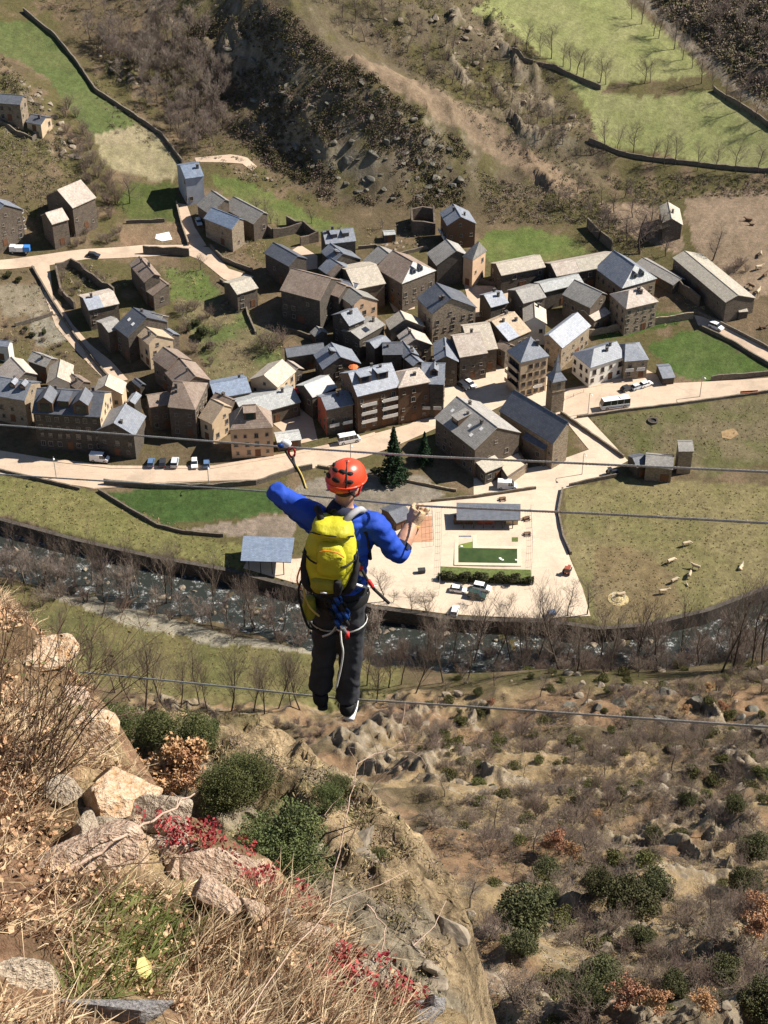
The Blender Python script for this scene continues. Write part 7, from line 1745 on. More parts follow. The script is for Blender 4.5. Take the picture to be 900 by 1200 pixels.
twig('pale straight stalk leaning out to the right over the gully', [(485,1108,5.1),(510,1085,5.2),(523,1055,5.3)], .002, 'pale_twig', 0, 5)
twig('budding twig sticking up in front of the rocky rib', [(385,1060,5.2),(405,960,5.3),(420,895,5.4),(470,870,5.5)], .0025, 'pale_twig', 6, 6)
twig('thin twig reaching right from the budding twig', [(395,1020,5.2),(440,915,5.3),(520,860,5.4)], .002, 'dark_twig', 5, 7)
twig('long straw stalk leaning over the lower ledge', [(280,1200,4.4),(330,1130,4.6),(390,1060,4.9),(478,1020,5.1)], .0022, 'pale_twig', 0, 8)
def left_shrub():
    rng = random.Random(9); root = empty('broom_shrub', tuple(ON(20, 905))); tag(root, 'leafless dark stemmed broom shrub at the left edge above the ledge', 'shrub')
    o = np.array(root.location); segs = []; buds = []
    for k in range(62):
        b = ON(rng.uniform(-40, 70), rng.uniform(820, 960)); d = Vector((rng.gauss(.55, .35), rng.gauss(.35, .3), rng.uniform(.55, 1.1))).normalized(); q = Vector(b); L = rng.uniform(.25, .8); r = rng.uniform(.002, .0045)
        for i in range(6):
            d = (d + Vector((rng.gauss(0, .12), rng.gauss(0, .12), rng.gauss(0, .1)))).normalized(); e = q + d * L / 6; segs.append((tuple(np.array(q) - o), tuple(np.array(e) - o), r * (1 - i * .13), r * (1 - (i + 1) * .13)))
            if i > 1:
                for _ in range(2): dd = (d + Vector((rng.gauss(0, .5), rng.gauss(0, .5), rng.gauss(0, .4)))).normalized(); f = e + dd * rng.uniform(.04, .12); segs.append((tuple(np.array(e) - o), tuple(np.array(f) - o), .0015, .0008)); buds.append(np.array(f) - o)
            q = e
    s = bpy.data.objects.new('stems', mesh_cat('stems', [seg_arrays(segs, 4)], [M['dark_twig']])); COL.objects.link(s); s.parent = root
    B = np.array(buds); g = np.random.default_rng(2); s = bpy.data.objects.new('buds', mesh_cat('buds', [quads(B[g.random(len(B)) < .3], .012, g)], [M['gorse']])); COL.objects.link(s); s.parent = root
left_shrub()
def saplings():
    for k, (pts, lab) in enumerate([(((45,770,8.0),(35,740,8.2),(22,700,8.4)), 'slender budding stem, leftmost before the meadow'), (((52,800,8.0),(45,760,8.1),(30,715,8.4)), 'slender budding stem second from the left edge'),
            (((100,830,7.8),(125,770,8.1),(150,700,8.5)), 'budding stem bending right over the foot cable'), (((95,835,7.7),(135,820,7.9),(175,805,8.2)), 'low arching stem at the left end of the foot cable'),
            (((80,820,7.7),(95,765,8.0),(95,700,8.5)), 'upright budding stem crossing the foot cable'), (((120,850,7.5),(140,838,7.6),(165,835,7.8),(185,828,8.0)), 'arching stem with pale catkins')]):
        o = twig(lab, pts, .003, 'dark_twig', 12, 20 + k, 'budding_stem')
saplings()
def leaf(px, py, label):
    p = ON(px, py) + np.array([0, 0, .10]); m = MB(); pts = [(0, -.03, 0), (.02, -.015, .004), (.024, .01, .006), (.008, .034, .0), (-.014, .03, .004), (-.024, .005, .008), (-.016, -.02, .004)]
    m.slab(pts, [tuple(range(7))], .001); o = m.build('fallen_leaf', M['yellow_leaf'], loc=tuple(p)); o.rotation_euler = (.6, .2, .4); tag(o, label, 'leaf')
leaf(172, 1160, 'single yellow leaf caught in the stems at the bottom')
# ------------------------------------------------------------------ cables of the rope bridge
M['wire'] = plain('steel_wire_strands', (.46, .44, .41), .5, .25, 30, metal=.5)
def cable(label, px, target, Y0, dr=.80):
    d0 = Y0 / raydir(*target)[1]; xs = [p[0] for p in px]; ys = [p[1] for p in px]; iR = 1 / (d0 * dr); kk = (iR - 1 / d0) / (900.0 - target[0])
    X = np.arange(px[0][0], px[-1][0] + 1, 3.0); Yp = np.interp(X, xs, ys)
    for _ in range(60): Yp[1:-1] = (Yp[:-2] + Yp[1:-1] * 2 + Yp[2:]) / 4
    P = np.array([PD(x, y, 1 / (1 / d0 + kk * (x - target[0]))) for x, y in zip(X, Yp)])
    s = np.concatenate([[0], np.cumsum(np.linalg.norm(np.diff(P, axis=0), axis=1))]); L = s[-1]; n = int(L / .018); t = np.linspace(0, L, n); Q = np.column_stack([np.interp(t, s, P[:, k]) for k in range(3)])
    d = np.gradient(Q, axis=0); d /= np.linalg.norm(d, axis=1)[:, None]; u = np.cross(d, [0, 0, 1.0]); u /= np.linalg.norm(u, axis=1)[:, None]; w = np.cross(u, d); parts = []
    for k in range(4):
        a = t / .085 * 2 * math.pi + k * math.pi / 2; c = Q + (u * np.cos(a)[:, None] + w * np.sin(a)[:, None]) * .0037
        V = np.stack([c + (u * math.cos(b) + w * math.sin(b)) * .0032 for b in np.arange(5) * 2 * math.pi / 5], 1).reshape(-1, 3); i = (np.arange(n - 1) * 5)[:, None]
        parts.append((V, np.concatenate([i + np.array([j, (j + 1) % 5, 5 + (j + 1) % 5, 5 + j]) for j in range(5)])))
    c0 = Q[n // 2].copy(); parts = [(v - c0, f) for v, f in parts]
    V = np.concatenate([p[0] for p in parts]); F = np.concatenate([p[1] + k * n * 5 for k, p in enumerate(parts)]); me = np_mesh('steel_cable', V, F, True); me.materials.append(M['wire'])
    tag(link('steel_cable', me, None, None, tuple(c0)), label, 'cable', 'cables of the rope bridge'); return Q
CABF = cable('steel foot cable, lowest of the three, under the shoes', [(-260,748),(60,784),(250,803),(390,818),(550,828),(900,852),(1150,868)], (392,818.5), 7.14)
CAB1 = cable('upper steel cable crossing the picture above the red helmet', [(-260,482),(0,498),(335,524),(500,535),(900,553),(1150,565)], (335,524), 7.62)
CAB2 = cable('steel hand cable held by the gloved right hand, middle of the three', [(-260,541),(0,556),(300,575),(491,593),(700,602),(900,613),(1150,627)], (491,593), 7.20)

# ------------------------------------------------------------------ the climber
M['skin'] = plain('tanned_skin', (.48, .26, .17), .55, .12, 20, .1, .4); M['hairm'] = plain('short_dark_hair', (.045, .03, .022), .8, .3, 40, .5)
M['jersey'] = plain('bright_blue_jersey', (.013, .060, .40), .75, .18, 6, .25, .3); M['jersey_dk'] = plain('dark_navy_panel', (.012, .016, .04), .8, .2, 8, .2)
M['trouser'] = plain('black_trousers', (.034, .034, .040), .8, .3, 5, .3, .3); M['helmetm'] = plain('red_orange_helmet', (.62, .065, .025), .32, .08, 6, .05, .5); M['black'] = plain('black_webbing', (.015, .015, .016), .8, .2, 20)
M['lime'] = plain('lime_yellow_nylon', (.46, .43, .02), .6, .14, 9, .3, .4); M['lime_dk'] = plain('olive_yellow_nylon', (.27, .25, .025), .65, .16, 9, .3); M['whiteweb'] = plain('white_webbing', (.72, .72, .70), .7, .1, 20); M['redweb'] = plain('red_webbing', (.55, .03, .03), .6, .1, 20)
M['orangeweb'] = plain('orange_trim', (.75, .20, .03), .6, .1, 20); M['bluegear'] = plain('blue_anodised_gear', (.02, .07, .28), .4, .2, 20, metal=.3); M['gloveM'] = plain('tan_leather_glove', (.50, .34, .21), .75, .15, 14, .3); M['yellowweb'] = plain('yellow_webbing', (.50, .38, .10), .7, .2, 20)
M['soleM'] = plain('pale_shoe_sole', (.62, .62, .62), .6, .1, 10); M['greyweb'] = plain('grey_webbing', (.34, .34, .36), .8, .2, 20); M['alu'] = plain('aluminium', (.65, .66, .68), .3, .1, 10, metal=.8)
ORG = np.array([*PY(392, 822, 7.14)[:2], CABF[len(CABF) // 2][2] - .0]); ORG[2] = PY(392, 818.5, 7.14)[2]
def L_(px, py, Y): return Vector(PY(px, py, Y) - ORG)
person = empty('person', tuple(ORG)); tag(person, 'climber in blue jersey, black trousers and red helmet balancing across the cables', 'person')
def ringloft(mb, rings, n=16, sq=2.4):
    """rings: (centre, half width x, half depth y)"""
    vs = []; fs = []
    for c, a, b in rings:
        for k in range(n):
            t = 2 * math.pi * k / n; ct, st = math.cos(t), math.sin(t)
            vs.append((c.x + a * math.copysign(abs(ct) ** (2 / sq), ct), c.y + b * math.copysign(abs(st) ** (2 / sq), st), c.z))
    for i in range(len(rings) - 1):
        for k in range(n): fs.append((i * n + k, i * n + (k + 1) % n, (i + 1) * n + (k + 1) % n, (i + 1) * n + k))
    fs.append(tuple(reversed(range(n)))); fs.append(tuple(range((len(rings) - 1) * n, len(rings) * n))); mb.add(vs, fs)
def spline(pts, rads, n=6):
    P = [Vector(p) for p in pts]; out = []; R = []
    for i in range(len(P) - 1):
        p0, p1, p2, p3 = P[max(i - 1, 0)], P[i], P[i + 1], P[min(i + 2, len(P) - 1)]
        for k in range(n):
            t = k / n; out.append(.5 * ((2 * p1) + (p2 - p0) * t + (2 * p0 - 5 * p1 + 4 * p2 - p3) * t * t + (3 * p1 - p0 - 3 * p2 + p3) * t ** 3)); R.append(rads[i] * (1 - t) + rads[i + 1] * t)
    out.append(P[-1]); R.append(rads[-1]); return out, R
def limb(mb, pts, rads, n=12): p, r = spline(pts, rads); mb.tube(p, r, n)
def ball(mb, c, rx, ry, rz, n=14):
    vs = []; fs = []; m = 9
    for i in range(1, m):
        a = math.pi * i / m
        for k in range(n): b = 2 * math.pi * k / n; vs.append((c.x + rx * math.sin(a) * math.cos(b), c.y + ry * math.sin(a) * math.sin(b), c.z + rz * math.cos(a)))
    for i in range(m - 2):
        for k in range(n): fs.append((i * n + k, (i + 1) * n + k, (i + 1) * n + (k + 1) % n, i * n + (k + 1) % n))
    fs.append(tuple(range(n))); fs.append(tuple(reversed(range((m - 2) * n, (m - 1) * n)))); mb.add(vs, fs)
def child(name, me, mat, parent=person, disp=None):
    if disp is not None:
        co = np.empty(len(me.vertices) * 3, np.float32); me.vertices.foreach_get('co', co); nr = np.empty(len(me.vertices) * 3, np.float32); me.vertices.foreach_get('normal', nr); co = co.reshape(-1, 3); nr = nr.reshape(-1, 3)
        co = co + nr * disp(co)[:, None]; me.vertices.foreach_set('co', co.astype(np.float32).ravel()); me.update()
    for p in me.polygons: p.use_smooth = True
    me.materials.clear(); me.materials.append(M[mat]); o = bpy.data.objects.new(name, me); COL.objects.link(o); o.parent = parent; return o
J = dict(head=L_(406, 566, 7.04), neck=L_(402, 596, 7.04), lsh=L_(367, 607, 7.03), rsh=L_(438, 615, 7.00), lel=L_(324, 577, 7.16), lha=L_(388, 634, 7.36), rel=L_(466, 648, 7.00), rwr=L_(484, 613, 7.16), rha=L_(490, 600, 7.19),
         pel=L_(398, 700, 7.06), lhip=L_(384, 708, 7.06), lkn=L_(380, 765, 7.10), lan=L_(376, 808, 7.10), rhip=L_(411, 708, 7.04), rkn=L_(411, 768, 7.06), ran=L_(407, 820, 7.06))
SH = (J['lsh'] + J['rsh']) / 2; PE = J['pel']
def tor(t, dx=0, dy=0): return PE.lerp(SH, t) + Vector((dx, dy, 0))
def torso(mb, k, low=True):
    ringloft(mb, ([(tor(-.12), .130 + k, .105 + k), (tor(.03), .140 + k, .108 + k)] if low else []) + [(tor(.12), .136 + k, .102 + k), (tor(.3), .130 + k, .100 + k), (tor(.5), .140 + k, .108 + k), (tor(.75), .158 + k, .118 + k), (tor(.93), .155 + k, .105 + k), (tor(1.06), .11 + k, .083 + k), (tor(1.14), .06 + k, .06 + k)], 18)
def arms(mb, k, full=True):
    limb(mb, [tor(.95, -.06), J['lsh'] + Vector((.01, 0, .01)), J['lsh'].lerp(J['lel'], .5), J['lel'], J['lel'].lerp(J['lha'], .5), J['lha']], [.06 + k, .062 + k, .050 + k, .043 + k, .044 + k, .03 + k])
    e = [tor(.95, .06), J['rsh'] + Vector((-.01, 0, .01)), J['rsh'].lerp(J['rel'], .5), J['rel']]; r = [.06 + k, .060 + k, .050 + k, .046 + k]
    if full: e += [J['rel'].lerp(J['rwr'], .5), J['rwr']]; r += [.050 + k, .036 + k]
    else: e += [J['rel'].lerp(J['rwr'], .22)]; r += [.05 + k]
    limb(mb, e, r)
def legs(mb, k):
    for a, b, c in (('lhip', 'lkn', 'lan'), ('rhip', 'rkn', 'ran')): limb(mb, [J[a] + Vector((0, 0, .05)), J[a].lerp(J[b], .45), J[b], J[b].lerp(J[c], .4), J[c]], [.074 + k, .068 + k, .052 + k, .050 + k, .036 + k])
yaw = math.radians(-42); fx, fy = -math.sin(yaw), math.cos(yaw); FW = Vector((fx, fy, -.12)).normalized(); RT = Vector((fy, -fx, 0)).normalized(); UPV = RT.cross(FW).normalized(); HD = J['head']
def hd(r, f, u): return HD + (RT * r + FW * f + UPV * u) * .87
b = MB(); torso(b, 0); arms(b, 0); legs(b, 0)
limb(b, [tor(1.02), J['neck'], HD + Vector((0, 0, -.02))], [.072, .052, .054]); ball(b, hd(0, 0, .02), .068, .080, .092); ball(b, hd(0, .045, -.055), .048, .048, .053)
b.tube([hd(0, .085, .01), hd(0, .118, -.025)], [.010, .015], 6)
for s in (-1, 1): ball(b, hd(s * .078, -.01, -.012), .014, .02, .03, 8)
ball(b, J['ran'] + Vector((.01, .06, -.05)), .04, .11, .04); ball(b, J['lan'] + Vector((0, .06, -.05)), .04, .11, .04)
body = child('body', remesh(b, .011, 'body', 2), 'skin')
e = MB()
for s in (-1, 1): ball(e, hd(s * .030, .083, .015), .011, .011, .009, 8)
child('eyes', e.mesh('eyes'), 'black', body); m = MB(); m.tube([hd(-.02, .095, -.062), hd(.02, .095, -.062)], .006, 6); child('mouth', m.mesh('mouth'), 'redweb', body)
h = MB(); ball(h, hd(0, -.022, -.005), .069, .069, .068); child('hair', remesh(h, .012, 'hair', 1), 'hairm')
folds = lambda f, a, s: (lambda co: a * (np.sin(co[:, 2] * f + fbm(co[:, 0] * 14, co[:, 1] * 14 + co[:, 2] * 9, 2, s) * 9) * .5 + (fbm(co[:, 0] * 22, co[:, 2] * 22, 2, s + 3) - .5) * 1.4))
j = MB(); torso(j, .012, False); arms(j, .014, False)
jer = child('jersey', remesh(j, .010, 'jersey', 2), 'jersey', disp=folds(85, .0065, 61))
c = MB(); limb(c, [J['rel'].lerp(J['rwr'], .12), J['rel'].lerp(J['rwr'], .30)], [.062, .060]); child('cuff', c.mesh('cuff', True), 'jersey_dk', jer)
c = MB(); c.tube([tor(1.10, -.02, -.01), tor(1.15, -.01, 0), tor(1.19, 0, .01)], [.085, .078, .07], 14); child('collar', c.mesh('collar', True), 'jersey_dk', jer)
t = MB(); ringloft(t, [(tor(-.14), .135, .115), (tor(.0), .156, .122), (tor(.15), .152, .116)], 18)
for a, b_, c_ in (('lhip', 'lkn', 'lan'), ('rhip', 'rkn', 'ran')): limb(t, [J[a] + Vector((0, 0, .04)), J[a].lerp(J[b_], .45), J[b_], J[b_].lerp(J[c_], .5), J[c_] + Vector((0, 0, .015))], [.090, .083, .070, .070, .075])
tro = child('trousers', remesh(t, .011, 'trousers', 2), 'trouser', disp=folds(40, .0065, 71))
t = MB(); q = tor(.16); t.lathe([(1, q.z - .025), (1.03, q.z), (1, q.z + .025)], 20, caps=False); t.v = [(q.x + x * .155, q.y + y * .120, z) for x, y, z in t.v]; child('waistband', t.mesh('waistband', True), 'black', tro)
for a, fwd in (('lan', Vector((-.02, .14, -.02))), ('ran', Vector((.03, .14, -.0)))):
    A = J[a] + Vector((0, -.035, -.045)); s = MB(); limb(s, [A + Vector((0, 0, .05)), A, A + fwd * .5 + Vector((0, 0, -.02)), A + fwd * 1.2 + Vector((0, 0, -.03))], [.045, .048, .046, .034]); sh = child('shoe', remesh(s, .009, 'shoe', 2), 'black')
    s = MB(); B = A + Vector((0, 0, -.048)); s.tube([B + Vector((.012, -.036, .004)), B + fwd * .5 + Vector((.012, 0, -.016)), B + fwd * 1.3 + Vector((.008, 0, -.016))], [.030, .034, .024], 10); s.v = [(x, y, B.z + (z - B.z) * .35) for x, y, z in s.v]; child('sole', s.mesh('sole', True), 'soleM' if a == 'ran' else 'black', sh)
# helmet
def helmet():
    m = MB(); n = 28; rows = []
    for i in range(12):
        a = (i / 11) ** .9 * 1.78
        for k in range(n):
            t = 2 * math.pi * k / n; rr = math.sin(min(a, 1.72)) if a < 1.72 else math.sin(1.72) * 1.0
            low = -.030 * max(0, -math.sin(t)) * (i / 11) ** 3                 # lower at the nape
            m.v.append(tuple(hd(.112 * rr * math.cos(t), .136 * rr * math.sin(t) - .004, .045 + .118 * math.cos(a) + low)))
    for i in range(11):
        for k in range(n): m.f.append((i * n + k, (i + 1) * n + k, (i + 1) * n + (k + 1) % n, i * n + (k + 1) % n)); m.m.append(0)
    me = m.mesh('helmet', True); o = child('helmet', me, 'helmetm'); so = o.modifiers.new('thickness', 'SOLIDIFY'); so.thickness = .012; so.offset = -1
    def onh(t, a, k=1.004): return hd(.112 * k * math.sin(a) * math.cos(t), .136 * k * math.sin(a) * math.sin(t) - .004, .045 + .118 * k * math.cos(a))
    for t, a, w, l in [(-1.1, .75, .012, .022), (-1.75, .80, .012, .024), (-2.4, .75, .012, .022), (-2.05, 1.28, .014, .026), (-1.35, 1.25, .014, .026), (-.55, .85, .011, .02), (-2.95, .9, .011, .02), (-.6, 1.3, .012, .024), (-2.75, 1.3, .012, .024)]:
        c = onh(t, a, 1.0); nrm = (c - hd(0, 0, .045)).normalized(); u = nrm.cross(UPV).normalized(); w2 = u.cross(nrm); v = MB()
        for rr, off in ((1.0, -.004), (.95, .0008)):
            for k in range(10): q = 2 * math.pi * k / 10; v.v.append(tuple(c + u * math.cos(q) * l * rr + w2 * math.sin(q) * w * rr + nrm * off))
        v.f = [tuple(range(10, 20))] + [(k, (k + 1) % 10, 10 + (k + 1) % 10, 10 + k) for k in range(10)]; v.m = [0] * 11; child('vent', v.mesh('vent'), 'black', o)
    r = MB(); r.tube([onh(2 * math.pi * k / 24, 1.66, 1.012) for k in range(25)], .006, 6); child('rim', r.mesh('rim', True), 'helmetm', o)
    s = MB()
    for sg in (-1, 1): s.tube([hd(sg * .098, .03, .02), hd(sg * .086, .02, -.05), hd(sg * .03, .06, -.105), hd(0, .07, -.112)], .007, 6); 
    child('chin_strap', s.mesh('chin_strap'), 'redweb', o)
    s = MB(); s.tube([hd(.09, -.08, .02), hd(.084, -.01, -.055)], .007, 6); s.tube([hd(-.09, -.08, .02), hd(-.084, -.01, -.055)], .007, 6); s.tube([onh(-1.0, .15, 1.01), onh(-.8, .7, 1.012), onh(-.75, 1.2, 1.012), onh(-.75, 1.6, 1.01)], .004, 6); child('strap', s.mesh('strap'), 'black', o)
helmet()
# gloved hands
def hand(wr, ha, cab_dir, name, mat, side):
    axis = (ha - wr).normalized(); x = Vector(cab_dir).normalized(); back = x.cross(axis).normalized()          # back of the hand
    if back.y > 0: back = -back
    m = MB(); kn = ha + axis * .012 - Vector((0, .0, 0)); limb(m, [wr - axis * .035, wr + axis * .01, wr.lerp(kn, .6), kn], [.038, .041, .048, .046])
    for i, (o, l) in enumerate(((-.040, 1.05), (-.014, 1.2), (.013, 1.15), (.039, .95))):
        a = kn + x * o; f = -back; p1 = a + axis * .022 * l + f * .016; p2 = a + axis * .012 * l + f * .052 * l; p3 = a - axis * .022 + f * .05 * l; m.tube([a - axis * .012, a + axis * .012, p1, p2, p3], [.0150, .0150, .0145, .0135, .011], 8)
    th = wr.lerp(kn, .35) - x * .034 * side; m.tube([th, th - back * .03 - x * .012 * side + axis * .012, th - back * .055 + axis * .03 + x * .008 * side], [.015, .013, .010], 8)
    g = child(name, remesh(m, .0045, name, 1), mat); c = MB(); limb(c, [wr - axis * .055, wr - axis * .018], [.043, .044]); child('glove_cuff', c.mesh('glove_cuff', True), 'black', g); c = MB(); limb(c, [wr - axis * .012, wr - axis * .002], [.044, .044]); child('wrist_band', c.mesh('wrist_band', True), 'yellowweb', g)
hand(J['rwr'], J['rha'], (1, -.25, -.05), 'glove', 'gloveM', 1); hand(J['lha'] + Vector((0, -.02, -.01)), J['lha'] + Vector((.01, .05, .05)), (1, .1, 0), 'glove', 'gloveM', -1)
# harness with the gear that hangs on it
har = empty('harness', (0, 0, 0)); har.parent = person
def strap(name, pts, r, mat, par=har, n=6, flat=None):
    p, rr = spline(pts, [r] * len(pts), 5); m = MB(); m.tube(p, rr, n); return child(name, m.mesh(name, True), mat, par)
w = MB(); q = tor(.06); w.lathe([(1, q.z - .03), (1.04, q.z), (1, q.z + .03)], 22, caps=False); w.v = [(q.x + x * .166, q.y + y * .132, z) for x, y, z in w.v]; child('hip_belt', w.mesh('hip_belt', True), 'black', har)
for a, b_, s in (('lhip', 'lkn', -1), ('rhip', 'rkn', 1)):
    c = J[a].lerp(J[b_], .38); w = MB(); w.lathe([(.98, -.02), (1.03, 0), (.98, .02)], 18, caps=False); w.v = [(c.x + x * .094, c.y + y * .094, c.z + z + x * s * .02) for x, y, z in w.v]; child('leg_loop', w.mesh('leg_loop', True), 'black', har); w = MB(); w.lathe([(1.02, -.006), (1.045, 0), (1.02, .006)], 18, caps=False); w.v = [(c.x + x * .094, c.y + y * .094, c.z + z + .022 + x * s * .02) for x, y, z in w.v]; child('loop_edge', w.mesh('loop_edge', True), 'whiteweb' if s > 0 else 'steel', har)
strap('white_sling', [L_(399, 738, 6.95), L_(400, 752, 6.93), L_(402, 765, 6.93), L_(399, 785, 6.95), L_(394, 806, 6.97)], .006, 'whiteweb')
strap('white_strap', [L_(403, 676, 6.86), L_(415, 684, 6.85), L_(430, 688, 6.88), L_(441, 686, 6.92)], .008, 'whiteweb')
strap('lanyard_arm', [L_(424, 668, 6.9), L_(432, 682, 6.88), L_(438, 690, 6.87)], .009, 'black'); strap('lanyard_arm', [L_(432, 680, 6.875), L_(437, 688, 6.87)], .011, 'redweb'); strap('lanyard_arm', [L_(438, 690, 6.87), L_(456, 707, 6.86)], .009, 'black')
strap('rope_loop', [L_(358, 672, 6.9), L_(350, 690, 6.9), L_(354, 715, 6.9), L_(362, 735, 6.92), L_(374, 738, 6.93)], .007, 'black'); strap('rope_loop', [L_(360, 670, 6.9), L_(356, 690, 6.88), L_(362, 710, 6.88), L_(374, 722, 6.9)], .006, 'yellowweb'); strap('orange_cord', [L_(352, 665, 6.95), L_(348, 680, 6.95), L_(353, 690, 6.95)], .005, 'orangeweb')
g = MB(); limb(g, [L_(363, 700, 6.95), L_(362, 715, 6.95), L_(362, 724, 6.95)], [.03, .045, .03]); child('chalk_pouch', remesh(g, .01, 'chalk_pouch', 1), 'lime_dk', har)
for k, (px, py, r, mt) in enumerate([(386, 705, .036, 'black'), (395, 704, .036, 'bluegear'), (400, 712, .034, 'black'), (404, 720, .034, 'bluegear'), (392, 712, .034, 'bluegear'), (399, 722, .034, 'bluegear'), (405, 728, .03, 'black'), (396, 731, .028, 'bluegear'), (402, 737, .026, 'alu'), (388, 720, .03, 'black')]):
    c = L_(px, py, 6.89); m = MB(); m.tube([c + Vector((math.cos(t) * r * .7, .004 * k, math.sin(t) * r)) for t in np.linspace(0, 2 * math.pi, 13)], .0075, 6); m.tube([c + Vector((-.012, 0, .03)), c + Vector((.012, 0, -.03))], .014, 6); child('carabiner', m.mesh('carabiner', True), mt, har)
m = MB(); c = L_(407, 744, 6.9); m.tube([c + Vector((0, 0, .02)), c - Vector((0, 0, .02))], .013, 8); child('red_carabiner', m.mesh('red_carabiner', True), 'redweb', har)
strap('grey_loop', [L_(378, 746, 6.93), L_(388, 742, 6.92), L_(394, 734, 6.92)], .007, 'steel'); strap('grey_loop', [L_(383, 697, 6.9), L_(384, 706, 6.9)], .006, 'whiteweb'); strap('grey_loop', [L_(390, 698, 6.9), L_(391, 709, 6.9)], .006, 'whiteweb')
for (px, py), mt in (((423, 665), 'redweb'), ((424, 672), 'whiteweb'), ((421, 680), 'bluegear'), ((425, 660), 'bluegear'), ((418, 690), 'bluegear')):
    m = MB(); ball(m, L_(px, py, 6.93), .016, .012, .02, 8); child('carabiner', m.mesh('carabiner', True), mt, har)
# ------------------------------------------------------------------ backpack
bp0 = L_(388, 647, 6.87) + Vector(ORG); pack = empty('backpack', tuple(bp0)); pack.scale = (.93, .96, .86); pack.rotation_euler = (math.radians(-12), math.radians(3), math.radians(-4)); tag(pack, 'lime yellow rucksack with black side panels on the back of the climber', 'backpack')
def rl(name, rings, mat, vox=.012, disp=None, parent=pack): m = MB(); ringloft(m, [(Vector((x, y, z)), a, b_) for x, y, z, a, b_ in rings], 20, 2.8); return child(name, remesh(m, vox, name, 3), mat, parent, disp)
wr = lambda a, s: (lambda co: a * (fbm(co[:, 0] * 16, co[:, 2] * 16, 3, s) - .5) * 2)
bag = rl('main_bag', [(0, .03, -.275, .06, .05), (0, .01, -.25, .115, .085), (0, 0, -.18, .150, .105), (0, 0, -.06, .162, .11), (0, 0, .06, .150, .10), (0, .01, .15, .125, .085), (0, .02, .19, .10, .06)], 'lime', disp=wr(.006, 81))
rl('lid', [(.01, -.02, .14, .09, .07), (.01, -.03, .16, .122, .09), (.0, -.02, .19, .125, .095), (.0, .0, .225, .105, .08), (.0, .015, .24, .06, .05)], 'lime', .009, wr(.007, 82))
rl('front_pocket', [(.01, -.085, -.12, .06, .03), (.012, -.10, -.08, .085, .045), (.012, -.105, .03, .085, .045), (.0, -.095, .10, .065, .035), (0, -.085, .125, .04, .02)], 'lime', .009, wr(.006, 83))
rl('lower_pocket', [(-.02, -.07, -.245, .06, .03), (-.02, -.09, -.20, .085, .04), (-.02, -.092, -.15, .085, .035), (-.02, -.085, -.13, .06, .02)], 'lime_dk', .009, wr(.005, 84))
for s in (-1, 1): rl('side_panel', [(s * .10, -.05, -.245, .03, .04), (s * .128, -.045, -.19, .035, .06), (s * .150, -.03, -.08, .022, .055), (s * .142, -.03, .03, .016, .04)], 'black', .009)
rl('side_panel', [(.055, -.10, -.24, .02, .02), (.06, -.112, -.18, .03, .025), (.055, -.118, -.13, .022, .02)], 'black', .007)
rl('base_panel', [(0, .0, -.285, .07, .06), (0, -.002, -.262, .112, .088), (0, -.002, -.245, .122, .095)], 'black', .009)
def pst(name, pts, r, mat): p, rr = spline([Vector(q) for q in pts], [r] * len(pts), 5); m = MB(); m.tube(p, rr, 6); child(name, m.mesh(name, True), mat, pack)
pst('zip', [(-.06, -.146, .075), (-.02, -.152, .09), (.04, -.152, .085), (.085, -.14, .05)], .004, 'orangeweb'); pst('zip', [(-.13, -.075, .172), (-.05, -.11, .176), (.05, -.112, .174), (.13, -.08, .168)], .005, 'black')
pst('compression_strap', [(.162, -.03, .0), (.11, -.12, -.01), (.07, -.145, -.02)], .006, 'black'); pst('compression_strap', [(-.162, -.03, .0), (-.11, -.12, .0), (-.07, -.14, -.01)], .006, 'black'); pst('haul_loop', [(-.03, .05, .245), (0, .03, .285), (.03, .05, .245)], .007, 'black')
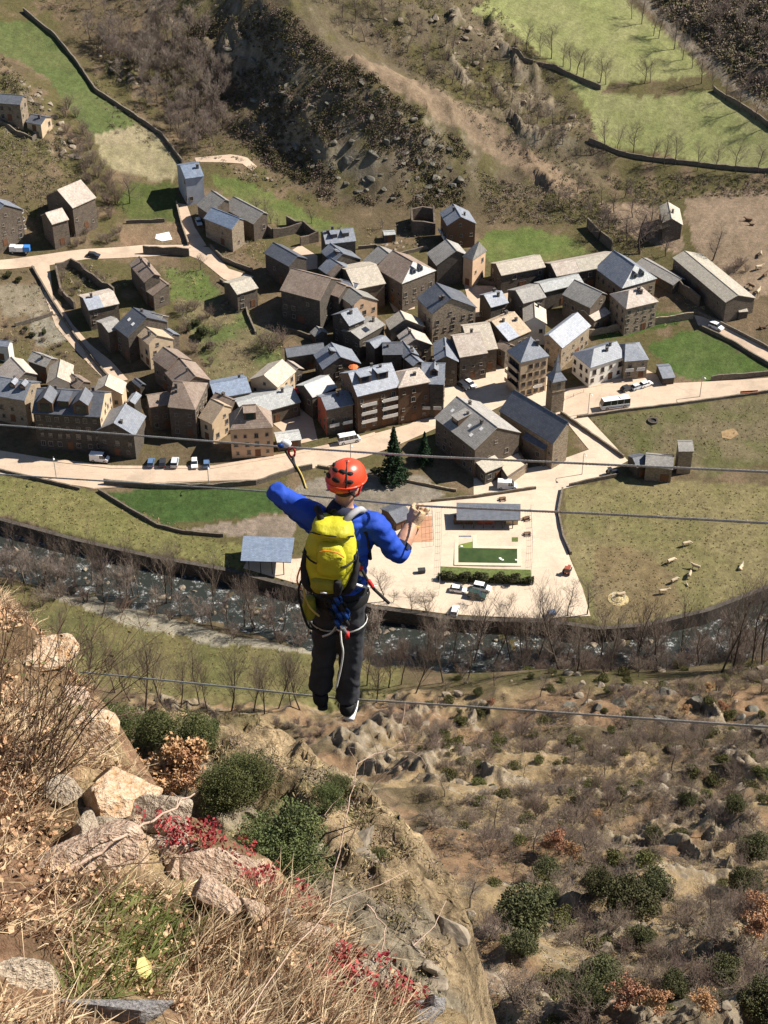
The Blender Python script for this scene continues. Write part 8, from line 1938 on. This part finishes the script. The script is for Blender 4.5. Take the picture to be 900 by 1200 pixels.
_pm = (Matrix.Translation(bp0) @ Euler(pack.rotation_euler).to_matrix().to_4x4() @ Matrix.Diagonal((.93, .96, .86, 1))).inverted()
def pw(px, py, Y): return tuple(_pm @ Vector(PY(px, py, Y)))
pst('shoulder_strap', [pw(404,611,6.90), pw(413,602,6.92), pw(422,597,6.97), pw(428,601,7.06)], .022, 'greyweb'); pst('shoulder_strap', [pw(376,608,6.90), pw(374,600,6.92), pw(372,595,6.97), pw(371,599,7.06)], .022, 'black')
pst('side_strap', [pw(428,622,6.94), pw(432,640,6.95), pw(434,655,6.97)], .012, 'black')
pst('side_strap', [(.155, -.02, -.12), (.165, .06, -.10), (.15, .14, -.05)], .008, 'black')
m = MB(); m.box(-.04, .0, -.139, -.136, -.218, -.206); child('reflective_patch', m.mesh('reflective_patch'), 'whiteweb', pack)
# lanyard clipped to the upper cable
cb = PY(336, 524, 7.62); lan = empty('cable_lanyard', tuple(cb)); tag(lan, 'lanyard with white pulley and red carabiner hanging from the upper cable', 'lanyard')
def lv(px, py, Y): return Vector(PY(px, py, Y) - cb)
m = MB(); ball(m, lv(335, 520, 7.62), .034, .02, .028); child('pulley', remesh(m, .007, 'pulley', 1), 'whiteweb', lan); m = MB(); ball(m, lv(329, 522, 7.61), .018, .015, .016); child('sheave', m.mesh('sheave', True), 'bluegear', lan)
c = lv(342, 530, 7.61); m = MB(); m.tube([c + Vector((math.cos(t) * .018, 0, math.sin(t) * .034)) for t in np.linspace(0, 2 * math.pi, 15)], .007, 6); child('carabiner', m.mesh('carabiner', True), 'redweb', lan)
for nm, pts, r, mt in (('strap', [(334,528,7.6),(340,538,7.58),(347,548,7.5)], .006, 'black'), ('strap', [(343,535,7.6),(345,545,7.55),(352,556,7.46),(358,572,7.40)], .009, 'black'), ('webbing', [(347,545,7.52),(354,558,7.44),(359,573,7.38)], .005, 'yellowweb')):
    p, rr = spline([lv(*q) for q in pts], [r] * 3 if len(pts) == 3 else [r] * len(pts), 5); m = MB(); m.tube(p, rr, 6); child(nm, m.mesh(nm, True), mt, lan)
